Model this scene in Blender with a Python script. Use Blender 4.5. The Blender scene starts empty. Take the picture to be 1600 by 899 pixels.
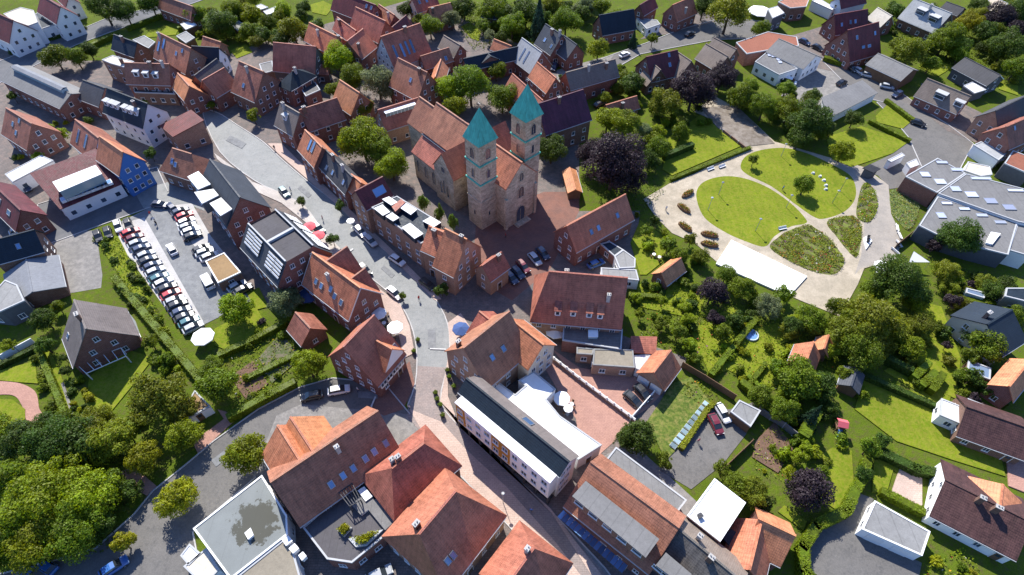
import bpy, math, random
import numpy as np
from mathutils import Matrix, Vector

sc = bpy.context.scene
COL = sc.collection
R = math.radians

# ---------------- camera ----------------
cam_d = bpy.data.cameras.new("camera")
cam_d.sensor_width = 36.0
cam_d.lens = 36.0 * 920.0 / 1600.0
cam_d.clip_start = 1.0
cam_d.clip_end = 6000.0
cam = bpy.data.objects.new("camera", cam_d)
COL.objects.link(cam)
_th, _ro = R(50.0), R(-1.0)
_F = Vector((0, math.cos(_th), -math.sin(_th)))
_U = Vector((0, math.sin(_th), math.cos(_th)))
_X = Vector((1, 0, 0))
_r = _X * math.cos(_ro) - _U * math.sin(_ro)
_u = _X * math.sin(_ro) + _U * math.cos(_ro)
cam.matrix_world = Matrix(((_r.x, _u.x, -_F.x, 0), (_r.y, _u.y, -_F.y, 0), (_r.z, _u.z, -_F.z, 100.0), (0, 0, 0, 1)))
sc.camera = cam

# ---------------- sky, sun, exposure ----------------
SUN_EL = 45.0
SUN_AZ = -21.0          # degrees from +Y towards +X (sun stands beyond the town, slightly left)
world = bpy.data.worlds.new("World")
sc.world = world
world.use_nodes = True
wn = world.node_tree
wn.nodes.clear()
sky = wn.nodes.new("ShaderNodeTexSky")
sky.sky_type = 'NISHITA'
sky.sun_disc = False
sky.sun_elevation = R(SUN_EL)
sky.sun_rotation = R(SUN_AZ)
sky.air_density = 1.0
sky.dust_density = 0.6
sky.ozone_density = 3.0
bg = wn.nodes.new("ShaderNodeBackground")
bg.inputs['Strength'].default_value = 0.105
wo = wn.nodes.new("ShaderNodeOutputWorld")
blue = wn.nodes.new("ShaderNodeMix")          # deeper blue of a clear, dry sky
blue.data_type = 'RGBA'
blue.blend_type = 'MULTIPLY'
blue.inputs[0].default_value = 1.0
blue.inputs[7].default_value = (.80, .96, 1.3, 1)
wn.links.new(sky.outputs[0], blue.inputs[6])
wn.links.new(blue.outputs[2], bg.inputs[0])
wn.links.new(bg.outputs[0], wo.inputs[0])
sd = bpy.data.lights.new("sun", 'SUN')
sd.energy = 5.0
sd.angle = R(0.53)
sd.color = (1.0, 0.95, 0.86)
sun = bpy.data.objects.new("sun", sd)
COL.objects.link(sun)
_to = Vector((math.sin(R(SUN_AZ)) * math.cos(R(SUN_EL)), math.cos(R(SUN_AZ)) * math.cos(R(SUN_EL)), math.sin(R(SUN_EL))))
sun.rotation_euler = (-_to).to_track_quat('-Z', 'Y').to_euler()
sun.location = _to * 400
sc.view_settings.view_transform = 'Standard'
sc.view_settings.look = 'None'
sc.view_settings.exposure = 0.78
sc.view_settings.gamma = 1.0
sc.view_settings.use_curve_mapping = False
sc.render.engine = 'CYCLES'
sc.cycles.max_bounces = 5
sc.cycles.transparent_max_bounces = 4
sc.cycles.use_denoising = True

# ---------------- materials ----------------
MATS = {}
class NT:
	def __init__(s, name):
		s.m = bpy.data.materials.new(name)
		s.m.use_nodes = True
		s.t = s.m.node_tree
		s.t.nodes.clear()
		s.out = s.n("ShaderNodeOutputMaterial")
		s.b = s.n("ShaderNodeBsdfPrincipled")
		s.l(s.b.outputs[0], s.out.inputs[0])
	def n(s, ty, **k):
		x = s.t.nodes.new(ty)
		for a, v in k.items():
			setattr(x, a, v)
		return x
	def l(s, a, b):
		s.t.links.new(a, b)
	def noise(s, vec, scale, detail=3, rough=.55):
		x = s.n("ShaderNodeTexNoise")
		x.inputs['Scale'].default_value = scale
		x.inputs['Detail'].default_value = detail
		x.inputs['Roughness'].default_value = rough
		if vec is not None:
			s.l(vec, x.inputs['Vector'])
		return x.outputs[0]
	def math(s, op, a, b=None, clamp=False):
		x = s.n("ShaderNodeMath", operation=op, use_clamp=clamp)
		for i, v in enumerate((a, b)):
			if v is None:
				continue
			if isinstance(v, (int, float)):
				x.inputs[i].default_value = v
			else:
				s.l(v, x.inputs[i])
		return x.outputs[0]
	def rng(s, v, a, b, c, d):
		x = s.n("ShaderNodeMapRange")
		s.l(v, x.inputs[0])
		for i, q in enumerate((a, b, c, d)):
			x.inputs[i + 1].default_value = q
		return x.outputs[0]
	def mix(s, f, a, b, mode='MIX'):
		x = s.n("ShaderNodeMix", data_type='RGBA', blend_type=mode)
		for i, v in ((0, f), (6, a), (7, b)):
			if isinstance(v, (int, float)):
				x.inputs[i].default_value = v
			elif isinstance(v, tuple):
				x.inputs[i].default_value = (*v, 1) if len(v) == 3 else v
			else:
				s.l(v, x.inputs[i])
		return x.outputs[2]
	def hsv(s, col, v=None, sat=None, hue=None):
		x = s.n("ShaderNodeHueSaturation")
		s.l(col, x.inputs['Color']) if not isinstance(col, tuple) else setattr(x.inputs['Color'], 'default_value', (*col, 1))
		for k, q in (('Value', v), ('Saturation', sat), ('Hue', hue)):
			if q is None:
				continue
			if isinstance(q, (int, float)):
				x.inputs[k].default_value = q
			else:
				s.l(q, x.inputs[k])
		return x.outputs[0]
	def bump(s, h, dist, strength=1.0):
		x = s.n("ShaderNodeBump")
		x.inputs['Distance'].default_value = dist
		x.inputs['Strength'].default_value = strength
		s.l(h, x.inputs['Height'])
		s.l(x.outputs[0], s.b.inputs['Normal'])
	def fin(s, col, rough=.8, spec=.3, metal=0.0):
		if isinstance(col, tuple):
			s.b.inputs['Base Color'].default_value = (*col, 1)
		else:
			s.l(col, s.b.inputs['Base Color'])
		if isinstance(rough, (int, float)):
			s.b.inputs['Roughness'].default_value = rough
		else:
			s.l(rough, s.b.inputs['Roughness'])
		s.b.inputs['Specular IOR Level'].default_value = spec
		s.b.inputs['Metallic'].default_value = metal
		return s.m

def uvvec(N, k=None):
	tc = N.n("ShaderNodeTexCoord")
	v = tc.outputs['UV']
	oi = N.n("ShaderNodeObjectInfo")
	add = N.n("ShaderNodeVectorMath", operation='ADD')
	sc_ = N.n("ShaderNodeVectorMath", operation='SCALE')
	cb = N.n("ShaderNodeCombineXYZ")
	N.l(oi.outputs['Random'], cb.inputs[2])
	N.l(cb.outputs[0], sc_.inputs[0])
	sc_.inputs['Scale'].default_value = 50.0
	N.l(v, add.inputs[0])
	N.l(sc_.outputs[0], add.inputs[1])
	return v, add.outputs[0], oi.outputs['Random']

def stretch(N, vec, sx, sy, sz=1):
	m = N.n("ShaderNodeMapping")
	m.inputs['Scale'].default_value = (sx, sy, sz)
	N.l(vec, m.inputs['Vector'])
	return m.outputs[0]

def tile_mat(name, base, var=.46, rough=.62, spec=.35, row=.42, moss=.25):
	N = NT("tiles_" + name)
	uv, v3, rnd = uvvec(N)
	big = N.noise(v3, .35, 4, .6)
	mid = N.noise(v3, 1.6, 3, .6)
	fine = N.noise(v3, 6.0, 2, .6)
	streak = N.noise(stretch(N, v3, 1.8, .16), 1.0, 3, .6)
	val = N.math('ADD', N.rng(big, .3, .7, -var * .5, var * .5), N.rng(mid, .3, .7, -var * .4, var * .4))
	val = N.math('ADD', val, N.rng(fine, .3, .7, -var * .45, var * .45))
	val = N.math('ADD', val, N.rng(streak, .3, .7, -var * .45, var * .35))
	sep = N.n("ShaderNodeSeparateXYZ")
	N.l(uv, sep.inputs[0])
	saw = N.math('FRACT', N.math('MULTIPLY', sep.outputs[1], 1 / row))
	sawx = N.math('FRACT', N.math('MULTIPLY', sep.outputs[0], 1 / .3))
	tx = N.math('ABSOLUTE', N.math('SUBTRACT', sawx, .5))
	val = N.math('ADD', val, N.rng(saw, 0, .22, -.34, .04))
	val = N.math('ADD', val, N.rng(tx, .40, .5, .0, -.12))
	val = N.math('ADD', val, N.rng(rnd, 0, 1, .88, 1.14))
	col = N.hsv(base, v=val, hue=N.rng(rnd, 0, 1, .492, .508))
	mm = N.math('MULTIPLY', N.rng(N.noise(v3, .8, 5, .7), .55, .75, 0, moss), 1.0)
	col = N.mix(mm, col, (base[0] * .35 + .03, base[1] * .5 + .035, base[2] * .5 + .02))
	N.bump(N.math('ADD', N.math('MULTIPLY', saw, -.5), N.math('MULTIPLY', tx, .5)), .06, .7)
	MATS[name] = N.fin(col, N.rng(mid, .3, .7, rough - .1, rough + .12), spec)

def flat_mat(name, base, var=.25, rough=.85, spec=.25, scale=1.0, stains=.3, stain_col=(.06, .06, .05), seams=0):
	N = NT("surface_" + name)
	uv, v3, rnd = uvvec(N)
	a = N.noise(v3, .25 * scale, 5, .65)
	b = N.noise(v3, 1.6 * scale, 4, .65)
	c = N.noise(v3, 9 * scale, 2, .6)
	val = N.math('ADD', N.rng(a, .3, .7, -var * .5, var * .5), N.rng(b, .3, .7, -var * .4, var * .4))
	val = N.math('ADD', val, N.rng(c, .3, .7, -var * .4, var * .4))
	val = N.math('ADD', val, N.rng(rnd, 0, 1, .93, 1.07))
	if seams:
		sep = N.n("ShaderNodeSeparateXYZ")
		N.l(uv, sep.inputs[0])
		fx = N.math('ABSOLUTE', N.math('SUBTRACT', N.math('FRACT', N.math('MULTIPLY', sep.outputs[0], 1 / seams)), .5))
		val = N.math('ADD', val, N.rng(fx, .44, .5, 0, -.22))
	col = N.hsv(base, v=val)
	st = N.rng(N.noise(v3, .5 * scale, 6, .7), .56, .72, 0, stains)
	col = N.mix(st, col, stain_col)
	N.bump(c, .02, .5)
	MATS[name] = N.fin(col, rough, spec)

def brick_mat(name, c1, c2, mortar, bw=.5, bh=.16, var=.25, rough=.85):
	N = NT("masonry_" + name)
	uv, v3, rnd = uvvec(N)
	br = N.n("ShaderNodeTexBrick")
	N.l(uv, br.inputs['Vector'])
	br.inputs['Color1'].default_value = (*c1, 1)
	br.inputs['Color2'].default_value = (*c2, 1)
	br.inputs['Mortar'].default_value = (*mortar, 1)
	br.inputs['Scale'].default_value = 1.0
	br.inputs['Mortar Size'].default_value = .015
	br.inputs['Brick Width'].default_value = bw
	br.inputs['Row Height'].default_value = bh
	val = N.math('ADD', N.rng(N.noise(v3, .4, 5, .65), .3, .7, -var * .6, var * .6), N.rng(N.noise(v3, 2.5, 3), .3, .7, -var * .5, var * .5))
	val = N.math('ADD', val, N.rng(rnd, 0, 1, .88, 1.12))
	col = N.hsv(br.outputs[0], v=val)
	N.bump(br.outputs[1], .02, -.4)
	MATS[name] = N.fin(col, rough, .2)

for k, c in dict(red=(.345, .12, .076), orange=(.46, .18, .088), brown=(.30, .123, .076), darkred=(.125, .029, .031), purple=(.085, .022, .042), peach=(.52, .20, .10), umber=(.085, .042, .036), charcoaltile=(.115, .105, .095)).items():
	tile_mat(k, c, moss=.1 if k in ('darkred', 'purple', 'umber') else .3)
for k, c in dict(slate=(.018, .028, .042), slategrey=(.055, .062, .075), darkgrey=(.06, .06, .066), greybrown=(.19, .15, .125), taupe=(.17, .145, .135)).items():
	tile_mat(k, c, var=.25, rough=.6, spec=.22, moss=.1)
for k, c, s in (('grey', (.185, .182, .178), 1.1), ('lightgrey', (.23, .23, .225), 2.4), ('palegreyroof', (.34, .35, .36), .9), ('silver', (.36, .37, .37), .6), ('tin', (.19, .20, .22), .7), ('greygravel', (.165, .162, .16), 2.0),
				('cream', (.56, .51, .42), 0), ('beige', (.44, .37, .29), 0), ('gravel', (.25, .22, .17), 0), ('moss', (.26, .17, .085), 0), ('terrace', (.085, .08, .085), 1.2), ('redflat', (.25, .095, .06), .8), ('puddleflat', (.3, .31, .31), 3.0)):
	flat_mat(k, c, seams=s, stains=.35)
flat_mat('white', (.78, .78, .77), var=.08, stains=.1, stain_col=(.4, .38, .34))
flat_mat('whitecanvas', (.84, .84, .82), var=.03, stains=.03, stain_col=(.6, .6, .58))
flat_mat('whitevents', (.74, .74, .72), var=.12, stains=.25, stain_col=(.42, .33, .3))
flat_mat('palegrey', (.60, .61, .63), var=.08, stains=.1, stain_col=(.3, .3, .3))
flat_mat('wall_cream', (.58, .50, .39), var=.1, stains=.1)
flat_mat('blue', (.055, .16, .42), var=.1, stains=.05)
flat_mat('paleblue', (.5, .57, .65), var=.08, stains=.05)
flat_mat('slatewall', (.10, .105, .12), var=.2, seams=.4)
flat_mat('timberbrown', (.16, .095, .055), var=.3, seams=.3)
flat_mat('ochre', (.45, .22, .04), var=.1, stains=.05)
flat_mat('pinkfabric', (.62, .12, .14), var=.05, stains=0)
flat_mat('navyfabric', (.05, .09, .22), var=.05, stains=0)
flat_mat('trim_white', (.75, .75, .74), var=.05, stains=.05)
flat_mat('trim_grey', (.42, .43, .44), var=.1, stains=.1)
flat_mat('chimneycap', (.40, .385, .365), var=.25, stains=.3)
brick_mat('brick_red', (.23, .083, .060), (.17, .06, .046), (.27, .22, .19))
brick_mat('brick_brown', (.19, .095, .065), (.14, .07, .05), (.25, .21, .18))
brick_mat('brick_tan', (.33, .20, .135), (.27, .145, .095), (.34, .29, .24))
brick_mat('timber', (.52, .52, .52), (.46, .46, .47), (.07, .055, .05), bw=1.5, bh=1.1)
brick_mat('stone', (.47, .395, .29), (.32, .27, .195), (.40, .35, .28), bw=.95, bh=.42, var=.5)
MATS['puddle'] = None

def puddle():
	N = NT("surface_puddled_roof")
	uv, v3, rnd = uvvec(N)
	a = N.noise(v3, .25, 5, .65)
	c = N.noise(v3, 7, 2)
	val = N.math('ADD', N.rng(a, .3, .7, -.1, .1), N.rng(c, .3, .7, .93, 1.07))
	sep = N.n("ShaderNodeSeparateXYZ")
	N.l(uv, sep.inputs[0])
	fx = N.math('ABSOLUTE', N.math('SUBTRACT', N.math('FRACT', N.math('MULTIPLY', sep.outputs[0], 1 / 3.2)), .5))
	val = N.math('ADD', val, N.rng(fx, .47, .5, 0, -.12))
	col = N.hsv((.175, .19, .185), v=val)
	d = N.n("ShaderNodeVectorMath", operation='DISTANCE')
	N.l(uv, d.inputs[0])
	d.inputs[1].default_value = (.6, .6, 0)
	wob = N.math('ADD', d.outputs['Value'], N.rng(N.noise(v3, .7, 5, .7), .3, .7, -1.8, 1.8))
	pf = N.rng(wob, 3.0, 3.5, .85, 0)
	col = N.mix(pf, col, (.045, .043, .028))
	MATS['puddle'] = N.fin(col, .7, .3)
puddle()

def glass_mat(name, col, rough=.12, spec=.8, metal=0):
	N = NT(name)
	oi = N.n("ShaderNodeObjectInfo")
	c = N.hsv(col, v=N.rng(oi.outputs['Random'], 0, 1, .6, 1.6))
	MATS[name] = N.fin(c, rough, spec, metal)
glass_mat('glass', (.035, .05, .075))
glass_mat('roofglass', (.10, .19, .36), .15)  # blue in the pane colour stands for reflected sky
glass_mat('domeglass', (.42, .46, .6), .3)
glass_mat('glassgrey', (.22, .30, .33), .2)
glass_mat('solar', (.14, .19, .27), .25)
glass_mat('carglass', (.02, .025, .03), .08)
glass_mat('tyre', (.02, .02, .02), .8, .2)
glass_mat('lamp', (.7, .7, .65), .2)
glass_mat('taillight', (.35, .02, .02), .25)
glass_mat('metal', (.35, .36, .37), .4, .5, .6)
glass_mat('pipe_grey', (.25, .26, .27), .5, .4)

def slats():
	N = NT("slatted_glass")
	uv, v3, rnd = uvvec(N)
	sep = N.n("ShaderNodeSeparateXYZ")
	N.l(uv, sep.inputs[0])
	f = N.math('FRACT', N.math('MULTIPLY', sep.outputs[1], 1 / .9))
	m = N.rng(f, .7, .72, 0, 1)
	MATS['slats'] = N.fin(N.mix(m, (.5, .56, .55), (.8, .8, .8)), .3, .5)
slats()

def copper():
	N = NT("green_copper")
	uv, v3, rnd = uvvec(N)
	v = N.math('ADD', N.rng(N.noise(v3, .6, 5, .7), .3, .7, .75, 1.2), N.rng(N.noise(stretch(N, v3, 3, .3), 1.0, 3), .3, .7, -.2, .2))
	sep = N.n("ShaderNodeSeparateXYZ")
	N.l(uv, sep.inputs[0])
	fx = N.math('ABSOLUTE', N.math('SUBTRACT', N.math('FRACT', N.math('MULTIPLY', sep.outputs[0], 1 / .55)), .5))
	v = N.math('ADD', v, N.rng(fx, .42, .5, 0, -.2))
	MATS['copper'] = N.fin(N.hsv((.075, .42, .34), v=v), .6, .3)
copper()

def obj_color_mat(name, rough, spec, coat=0):
	N = NT(name)
	oi = N.n("ShaderNodeObjectInfo")
	MATS[name] = N.fin(oi.outputs['Color'], rough, spec)
	N.b.inputs['Coat Weight'].default_value = coat
obj_color_mat('carpaint', .35, .5, .6)
obj_color_mat('cloth', .85, .2)

def foliage(name, trans=.35):
	N = NT(name)
	oi = N.n("ShaderNodeObjectInfo")
	geo = N.n("ShaderNodeNewGeometry")
	tc = N.n("ShaderNodeTexCoord")
	a = N.noise(tc.outputs['Object'], 2.2, 3)
	b = N.noise(geo.outputs['Position'], .9, 4, .7)
	v = N.math('ADD', N.rng(a, .3, .7, .72, 1.2), N.rng(b, .3, .7, -.3, .3))
	v = N.math('ADD', v, N.rng(geo.outputs['Random Per Island'], 0, 1, -.2, .2))
	v = N.math('MULTIPLY', v, N.rng(oi.outputs['Random'], 0, 1, .85, 1.15))
	hue = N.math('ADD', N.rng(oi.outputs['Random'], 0, 1, .49, .51), N.rng(geo.outputs['Random Per Island'], 0, 1, -.012, .012))
	col = N.hsv(oi.outputs['Color'], v=v, hue=hue)
	N.fin(col, .55, .25)
	tr = N.n("ShaderNodeBsdfTranslucent")
	N.l(N.hsv(col, v=1.45, sat=1.05, hue=.485), tr.inputs['Color'])
	mx = N.n("ShaderNodeMixShader")
	mx.inputs[0].default_value = trans
	N.l(N.b.outputs[0], mx.inputs[1])
	N.l(tr.outputs[0], mx.inputs[2])
	N.l(mx.outputs[0], N.out.inputs[0])
	MATS[name] = N.m
foliage('leaf', .38)
foliage('hedge_leaf', .28)
NB = NT('bark')
MATS['bark'] = NB.fin(NB.hsv((.10, .075, .055), v=NB.rng(NB.noise(NB.n("ShaderNodeTexCoord").outputs['Object'], 14, 3), .3, .7, .6, 1.3)), .9, .1)

def ground_mat(name, cols, scales, rough=.9, bump=.02, pave=None, spec=.2):
	"""layers of world-space noise between earth colours; pave = (w, h, strength) adds a faint paver grid"""
	N = NT("ground_" + name)
	geo = N.n("ShaderNodeNewGeometry")
	p = geo.outputs['Position']
	col = cols[0]
	for i, c in enumerate(cols[1:]):
		f = N.rng(N.noise(p, scales[i], 6, .68), .40, .60, 0, 1)
		col = N.mix(f, col, c)
	v = N.math('ADD', N.rng(N.noise(p, 4.5, 3, .7), .3, .7, -.14, .14), N.rng(N.noise(p, .12, 4, .6), .3, .7, .9, 1.1))
	if pave:
		br = N.n("ShaderNodeTexBrick")
		N.l(p, br.inputs['Vector'])
		br.inputs['Scale'].default_value = 1
		br.inputs['Brick Width'].default_value = pave[0]
		br.inputs['Row Height'].default_value = pave[1]
		br.inputs['Mortar Size'].default_value = .04
		br.inputs['Color1'].default_value = (1, 1, 1, 1)
		br.inputs['Color2'].default_value = (.78, .78, .78, 1)
		br.inputs['Mortar'].default_value = (.55, .55, .55, 1)
		v = N.math('MULTIPLY', v, N.rng(br.outputs[0], .5, 1, 1 - pave[2], 1))
	col = N.hsv(col, v=v)
	N.bump(N.noise(p, 3.0, 4, .7), bump, 1.0)
	MATS[name] = N.fin(col, rough, .06 if name in ('lawn', 'garden', 'meadow') else spec)
ground_mat('garden', [(.07, .108, .009), (.115, .155, .012), (.09, .08, .03), (.08, .12, .010)], [.22, .6, 1.4], bump=.15)
ground_mat('lawn', [(.135, .185, .010), (.17, .21, .012), (.105, .16, .009), (.185, .195, .025)], [.12, .5, 1.8], bump=.06)
def mow():
	N = bpy.data.materials['ground_lawn'].node_tree
	hs = [n for n in N.nodes if n.type == 'HUE_SAT'][0]
	geo = [n for n in N.nodes if n.type == 'NEW_GEOMETRY'][0]
	w = N.nodes.new('ShaderNodeTexWave')
	w.inputs['Scale'].default_value = .16
	w.inputs['Distortion'].default_value = 1.5
	w.inputs['Detail'].default_value = 2
	mr = N.nodes.new('ShaderNodeMapRange')
	mr.inputs[3].default_value = .965
	mr.inputs[4].default_value = 1.03
	mu = N.nodes.new('ShaderNodeMath')
	mu.operation = 'MULTIPLY'
	N.links.new(geo.outputs['Position'], w.inputs['Vector'])
	N.links.new(w.outputs['Fac'], mr.inputs[0])
	src = hs.inputs['Value'].links[0].from_socket
	N.links.new(src, mu.inputs[0])
	N.links.new(mr.outputs[0], mu.inputs[1])
	N.links.new(mu.outputs[0], hs.inputs['Value'])
mow()
ground_mat('meadow', [(.13, .17, .03), (.21, .19, .06), (.07, .11, .02)], [.7, 1.6], bump=.1)
ground_mat('bedsoil', [(.12, .16, .03), (.16, .20, .03), (.10, .08, .045)], [.5, .9], bump=.1)
ground_mat('pathgrey', [(.27, .245, .215), (.32, .285, .245)], [.3])
ground_mat('soil', [(.16, .095, .065), (.11, .07, .05)], [1.0], bump=.1)
ground_mat('soil2', [(.15, .13, .09), (.07, .1, .03)], [1.4], bump=.1)
ground_mat('dirt', [(.23, .20, .17), (.15, .125, .1)], [.5], bump=.05)
ground_mat('asphalt', [(.13, .124, .118), (.165, .156, .146), (.108, .105, .102), (.145, .138, .13)], [.15, .6, 1.8])
ground_mat('asphalt_dark', [(.105, .11, .12), (.14, .14, .145)], [.2])
ground_mat('asphalt_pale', [(.20, .21, .208), (.245, .248, .243), (.165, .175, .176), (.22, .225, .22)], [.14, .5, 1.6], rough=.7, spec=.3)
ground_mat('asphalt_car', [(.20, .205, .21), (.235, .24, .24), (.17, .175, .18)], [.2, .6])
ground_mat('concrete', [(.215, .205, .19), (.26, .245, .23), (.175, .168, .16)], [.2, .9])
ground_mat('concrete_pale', [(.40, .39, .38), (.46, .445, .43)], [.3])
ground_mat('paver', [(.23, .18, .158), (.18, .15, .138), (.15, .135, .125)], [.2, .8], pave=(.8, .4, .35))
ground_mat('brickpave', [(.25, .125, .095), (.20, .11, .09)], [.3], pave=(.6, .3, .3))
ground_mat('brickpave_pale', [(.44, .25, .195), (.39, .22, .175)], [.3], pave=(.6, .3, .25))
ground_mat('pinkpave', [(.52, .39, .33), (.47, .36, .305)], [.3], pave=(.7, .35, .25))
ground_mat('paleplaza', [(.50, .46, .42), (.44, .40, .37)], [.3], pave=(.8, .4, .25))
ground_mat('sand', [(.38, .325, .245), (.43, .37, .285), (.33, .285, .215)], [.12, .5])
ground_mat('streetpave', [(.27, .225, .21), (.235, .205, .195), (.30, .245, .225)], [.3, 1.2], pave=(.7, .35, .25))
ground_mat('marking', [(.62, .62, .60), (.5, .5, .49)], [2.0])
MATS['g_white'] = MATS['whitecanvas']
WALLMAP = {'cream': 'wall_cream', 'red': 'brick_red'}

# ---------------- mesh helpers ----------------
class MB:
	def __init__(s):
		s.v, s.f, s.m, s.uv = [], [], [], []
	def poly(s, pts, mi=0):
		pts = [Vector(p) for p in pts]
		nrm = Vector((0, 0, 0))
		for i in range(len(pts)):
			a, b = pts[i], pts[(i + 1) % len(pts)]
			nrm += Vector(((a.y - b.y) * (a.z + b.z), (a.z - b.z) * (a.x + b.x), (a.x - b.x) * (a.y + b.y)))
		if nrm.length < 1e-9:
			return
		nrm.normalize()
		if abs(nrm.z) > .995:
			u, w = Vector((1, 0, 0)), Vector((0, 1, 0))
		else:
			u = Vector((0, 0, 1)).cross(nrm).normalized()
			w = nrm.cross(u)
		i0 = len(s.v)
		s.v += [tuple(p) for p in pts]
		s.f.append(tuple(range(i0, i0 + len(pts))))
		s.m.append(mi)
		s.uv += [(p.dot(u), p.dot(w)) for p in pts]
	def prism(s, ring, z0, z1, mi=0, top=True, bottom=False, mtop=None):
		n = len(ring)
		for i in range(n):
			a, b = ring[i], ring[(i + 1) % n]
			s.poly([(a[0], a[1], z0), (b[0], b[1], z0), (b[0], b[1], z1), (a[0], a[1], z1)], mi)
		if top:
			s.poly([(a[0], a[1], z1) for a in ring], mi if mtop is None else mtop)
		if bottom:
			s.poly([(a[0], a[1], z0) for a in reversed(ring)], mi)
	def box(s, x0, x1, y0, y1, z0, z1, mi=0):
		s.prism([(x0, y0), (x1, y0), (x1, y1), (x0, y1)], z0, z1, mi, True, True)
	def solid(s, polys, t, mi=0, mside=None):
		"""top polygons (sharing corner coordinates) made into a slab of vertical thickness t"""
		ed = {}
		key = lambda p: (round(p[0], 4), round(p[1], 4), round(p[2], 4))
		for po in polys:
			s.poly(po, mi)
			s.poly([(p[0], p[1], p[2] - t) for p in reversed(po)], mi)
			for i in range(len(po)):
				a, b = po[i], po[(i + 1) % len(po)]
				ka, kb = key(a), key(b)
				if (kb, ka) in ed:
					del ed[(kb, ka)]
				else:
					ed[(ka, kb)] = (a, b)
		for a, b in ed.values():
			s.poly([a, (a[0], a[1], a[2] - t), (b[0], b[1], b[2] - t), b], mi if mside is None else mside)
	def tube(s, a, b, r0, r1, n=6, mi=0):
		a, b = Vector(a), Vector(b)
		d = (b - a).normalized()
		u = d.orthogonal().normalized()
		w = d.cross(u)
		ra = [a + (u * math.cos(2 * math.pi * i / n) + w * math.sin(2 * math.pi * i / n)) * r0 for i in range(n)]
		rb = [b + (u * math.cos(2 * math.pi * i / n) + w * math.sin(2 * math.pi * i / n)) * r1 for i in range(n)]
		for i in range(n):
			j = (i + 1) % n
			s.poly([ra[i], ra[j], rb[j], rb[i]], mi)
		s.poly(list(reversed(ra)), mi)
		s.poly(rb, mi)
	def mesh(s, name, mats):
		me = bpy.data.meshes.new(name)
		me.from_pydata(s.v, [], s.f)
		ul = me.uv_layers.new(name="UVMap")
		ul.data.foreach_set("uv", np.array(s.uv, dtype=np.float32).ravel())
		for m in mats:
			me.materials.append(MATS[WALLMAP.get(m, m)] if m not in MATS else MATS[m])
		me.polygons.foreach_set("material_index", np.array(s.m, dtype=np.int32))
		me.update()
		return me

def add(name, data, parent=None, loc=(0, 0, 0), rz=0.0, **props):
	o = bpy.data.objects.new(name, data)
	COL.objects.link(o)
	o.location = loc
	if rz:
		o.rotation_euler = (0, 0, rz)
	if parent is not None:
		o.parent = parent
	for k, v in props.items():
		o[k] = v
	return o
def thing(name, label, cat, loc, rz=0.0, group=None):
	o = add(name, None, None, loc, rz, label=label, category=cat)
	o.empty_display_size = .5
	if group:
		o['group'] = group
	return o

def wm(m):
	return WALLMAP.get(m, m)

# ---------------- shared small parts ----------------
_cache = {}
def window_meshes(w, h, near):
	k = (round(w, 1), round(h, 1), near)
	if k in _cache:
		return _cache[k]
	w, h = k[0], k[1]
	fr = MB()
	t = .075
	for (x0, x1, z0, z1) in ((-w / 2, w / 2, 0, t), (-w / 2, w / 2, h - t, h), (-w / 2, -w / 2 + t, t, h - t), (w / 2 - t, w / 2, t, h - t)):
		fr.box(x0, x1, -.07, .05, z0, z1)
	if near and w > .8:
		fr.box(-.035, .035, -.05, .05, t, h - t)
	fr.box(-w / 2 - .08, w / 2 + .08, -.16, .05, -.07, -.002)
	pn = MB()
	if near:
		pn.box(-w / 2 + t + .001, w / 2 - t - .001, -.02, .04, t + .001, h - t - .001)
		r = (fr.mesh('window', ['trim_white']), pn.mesh('pane', ['glass']))
	else:
		fr.box(-w / 2 + t + .001, w / 2 - t - .001, -.02, .04, t + .001, h - t - .001, 1)
		r = (fr.mesh('window', ['trim_white', 'glass']), None)
	_cache[k] = r
	return r
def put_window(parent, x, y, z, ang, w, h, near):
	"""ang: direction (local) of the outward normal; meshes face -y"""
	a, b = window_meshes(w, h, near)
	o = add('window', a, parent, (x, y, z), ang + math.pi / 2)
	if b is not None:
		add('pane', b, o)
def door_mesh():
	if 'door' not in _cache:
		m = MB()
		m.box(-.55, .55, -.06, .05, 0, 2.1, 0)
		m.box(-.65, -.551, -.09, .05, 0, 2.2, 1)
		m.box(.551, .65, -.09, .05, 0, 2.2, 1)
		m.box(-.65, .65, -.09, .05, 2.201, 2.3, 1)
		m.box(-.3, .3, -.08, -.061, 1.2, 1.9, 2)
		_cache['door'] = m.mesh('door', ['timberbrown', 'trim_white', 'glass'])
	return _cache['door']
def garage_door_mesh():
	if 'gdoor' not in _cache:
		m = MB()
		for i in range(5):
			m.box(-1.2, 1.2, -.06 - .01 * (i % 2), .04, .42 * i, .42 * i + .405)
		_cache['gdoor'] = m.mesh('garage_door', ['trim_white'])
	return _cache['gdoor']
def skylight_mesh(w, h, dome):
	k = ('sky', round(w, 1), round(h, 1), dome)
	if k not in _cache:
		fr = MB()
		t = .09
		for (x0, x1, y0, y1) in ((-w / 2, w / 2, -h / 2, -h / 2 + t), (-w / 2, w / 2, h / 2 - t, h / 2), (-w / 2, -w / 2 + t, -h / 2 + t, h / 2 - t), (w / 2 - t, w / 2, -h / 2 + t, h / 2 - t)):
			fr.box(x0, x1, y0, y1, -.1, .12)
		pn = MB()
		pn.box(-w / 2 + t + .001, w / 2 - t - .001, -h / 2 + t + .001, h / 2 - t - .001, -.1, .08)
		_cache[k] = (fr.mesh('skylight', ['pipe_grey']), pn.mesh('pane', ['domeglass' if dome else 'roofglass']))
	return _cache[k]
def put_skylight(parent, x, y, z, slope, w, h):
	a, b = skylight_mesh(w, h, slope == 0)
	o = add('skylight', a, parent, (x, y, z))
	o.rotation_euler = (slope, 0, 0)
	add('pane', b, o)
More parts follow.
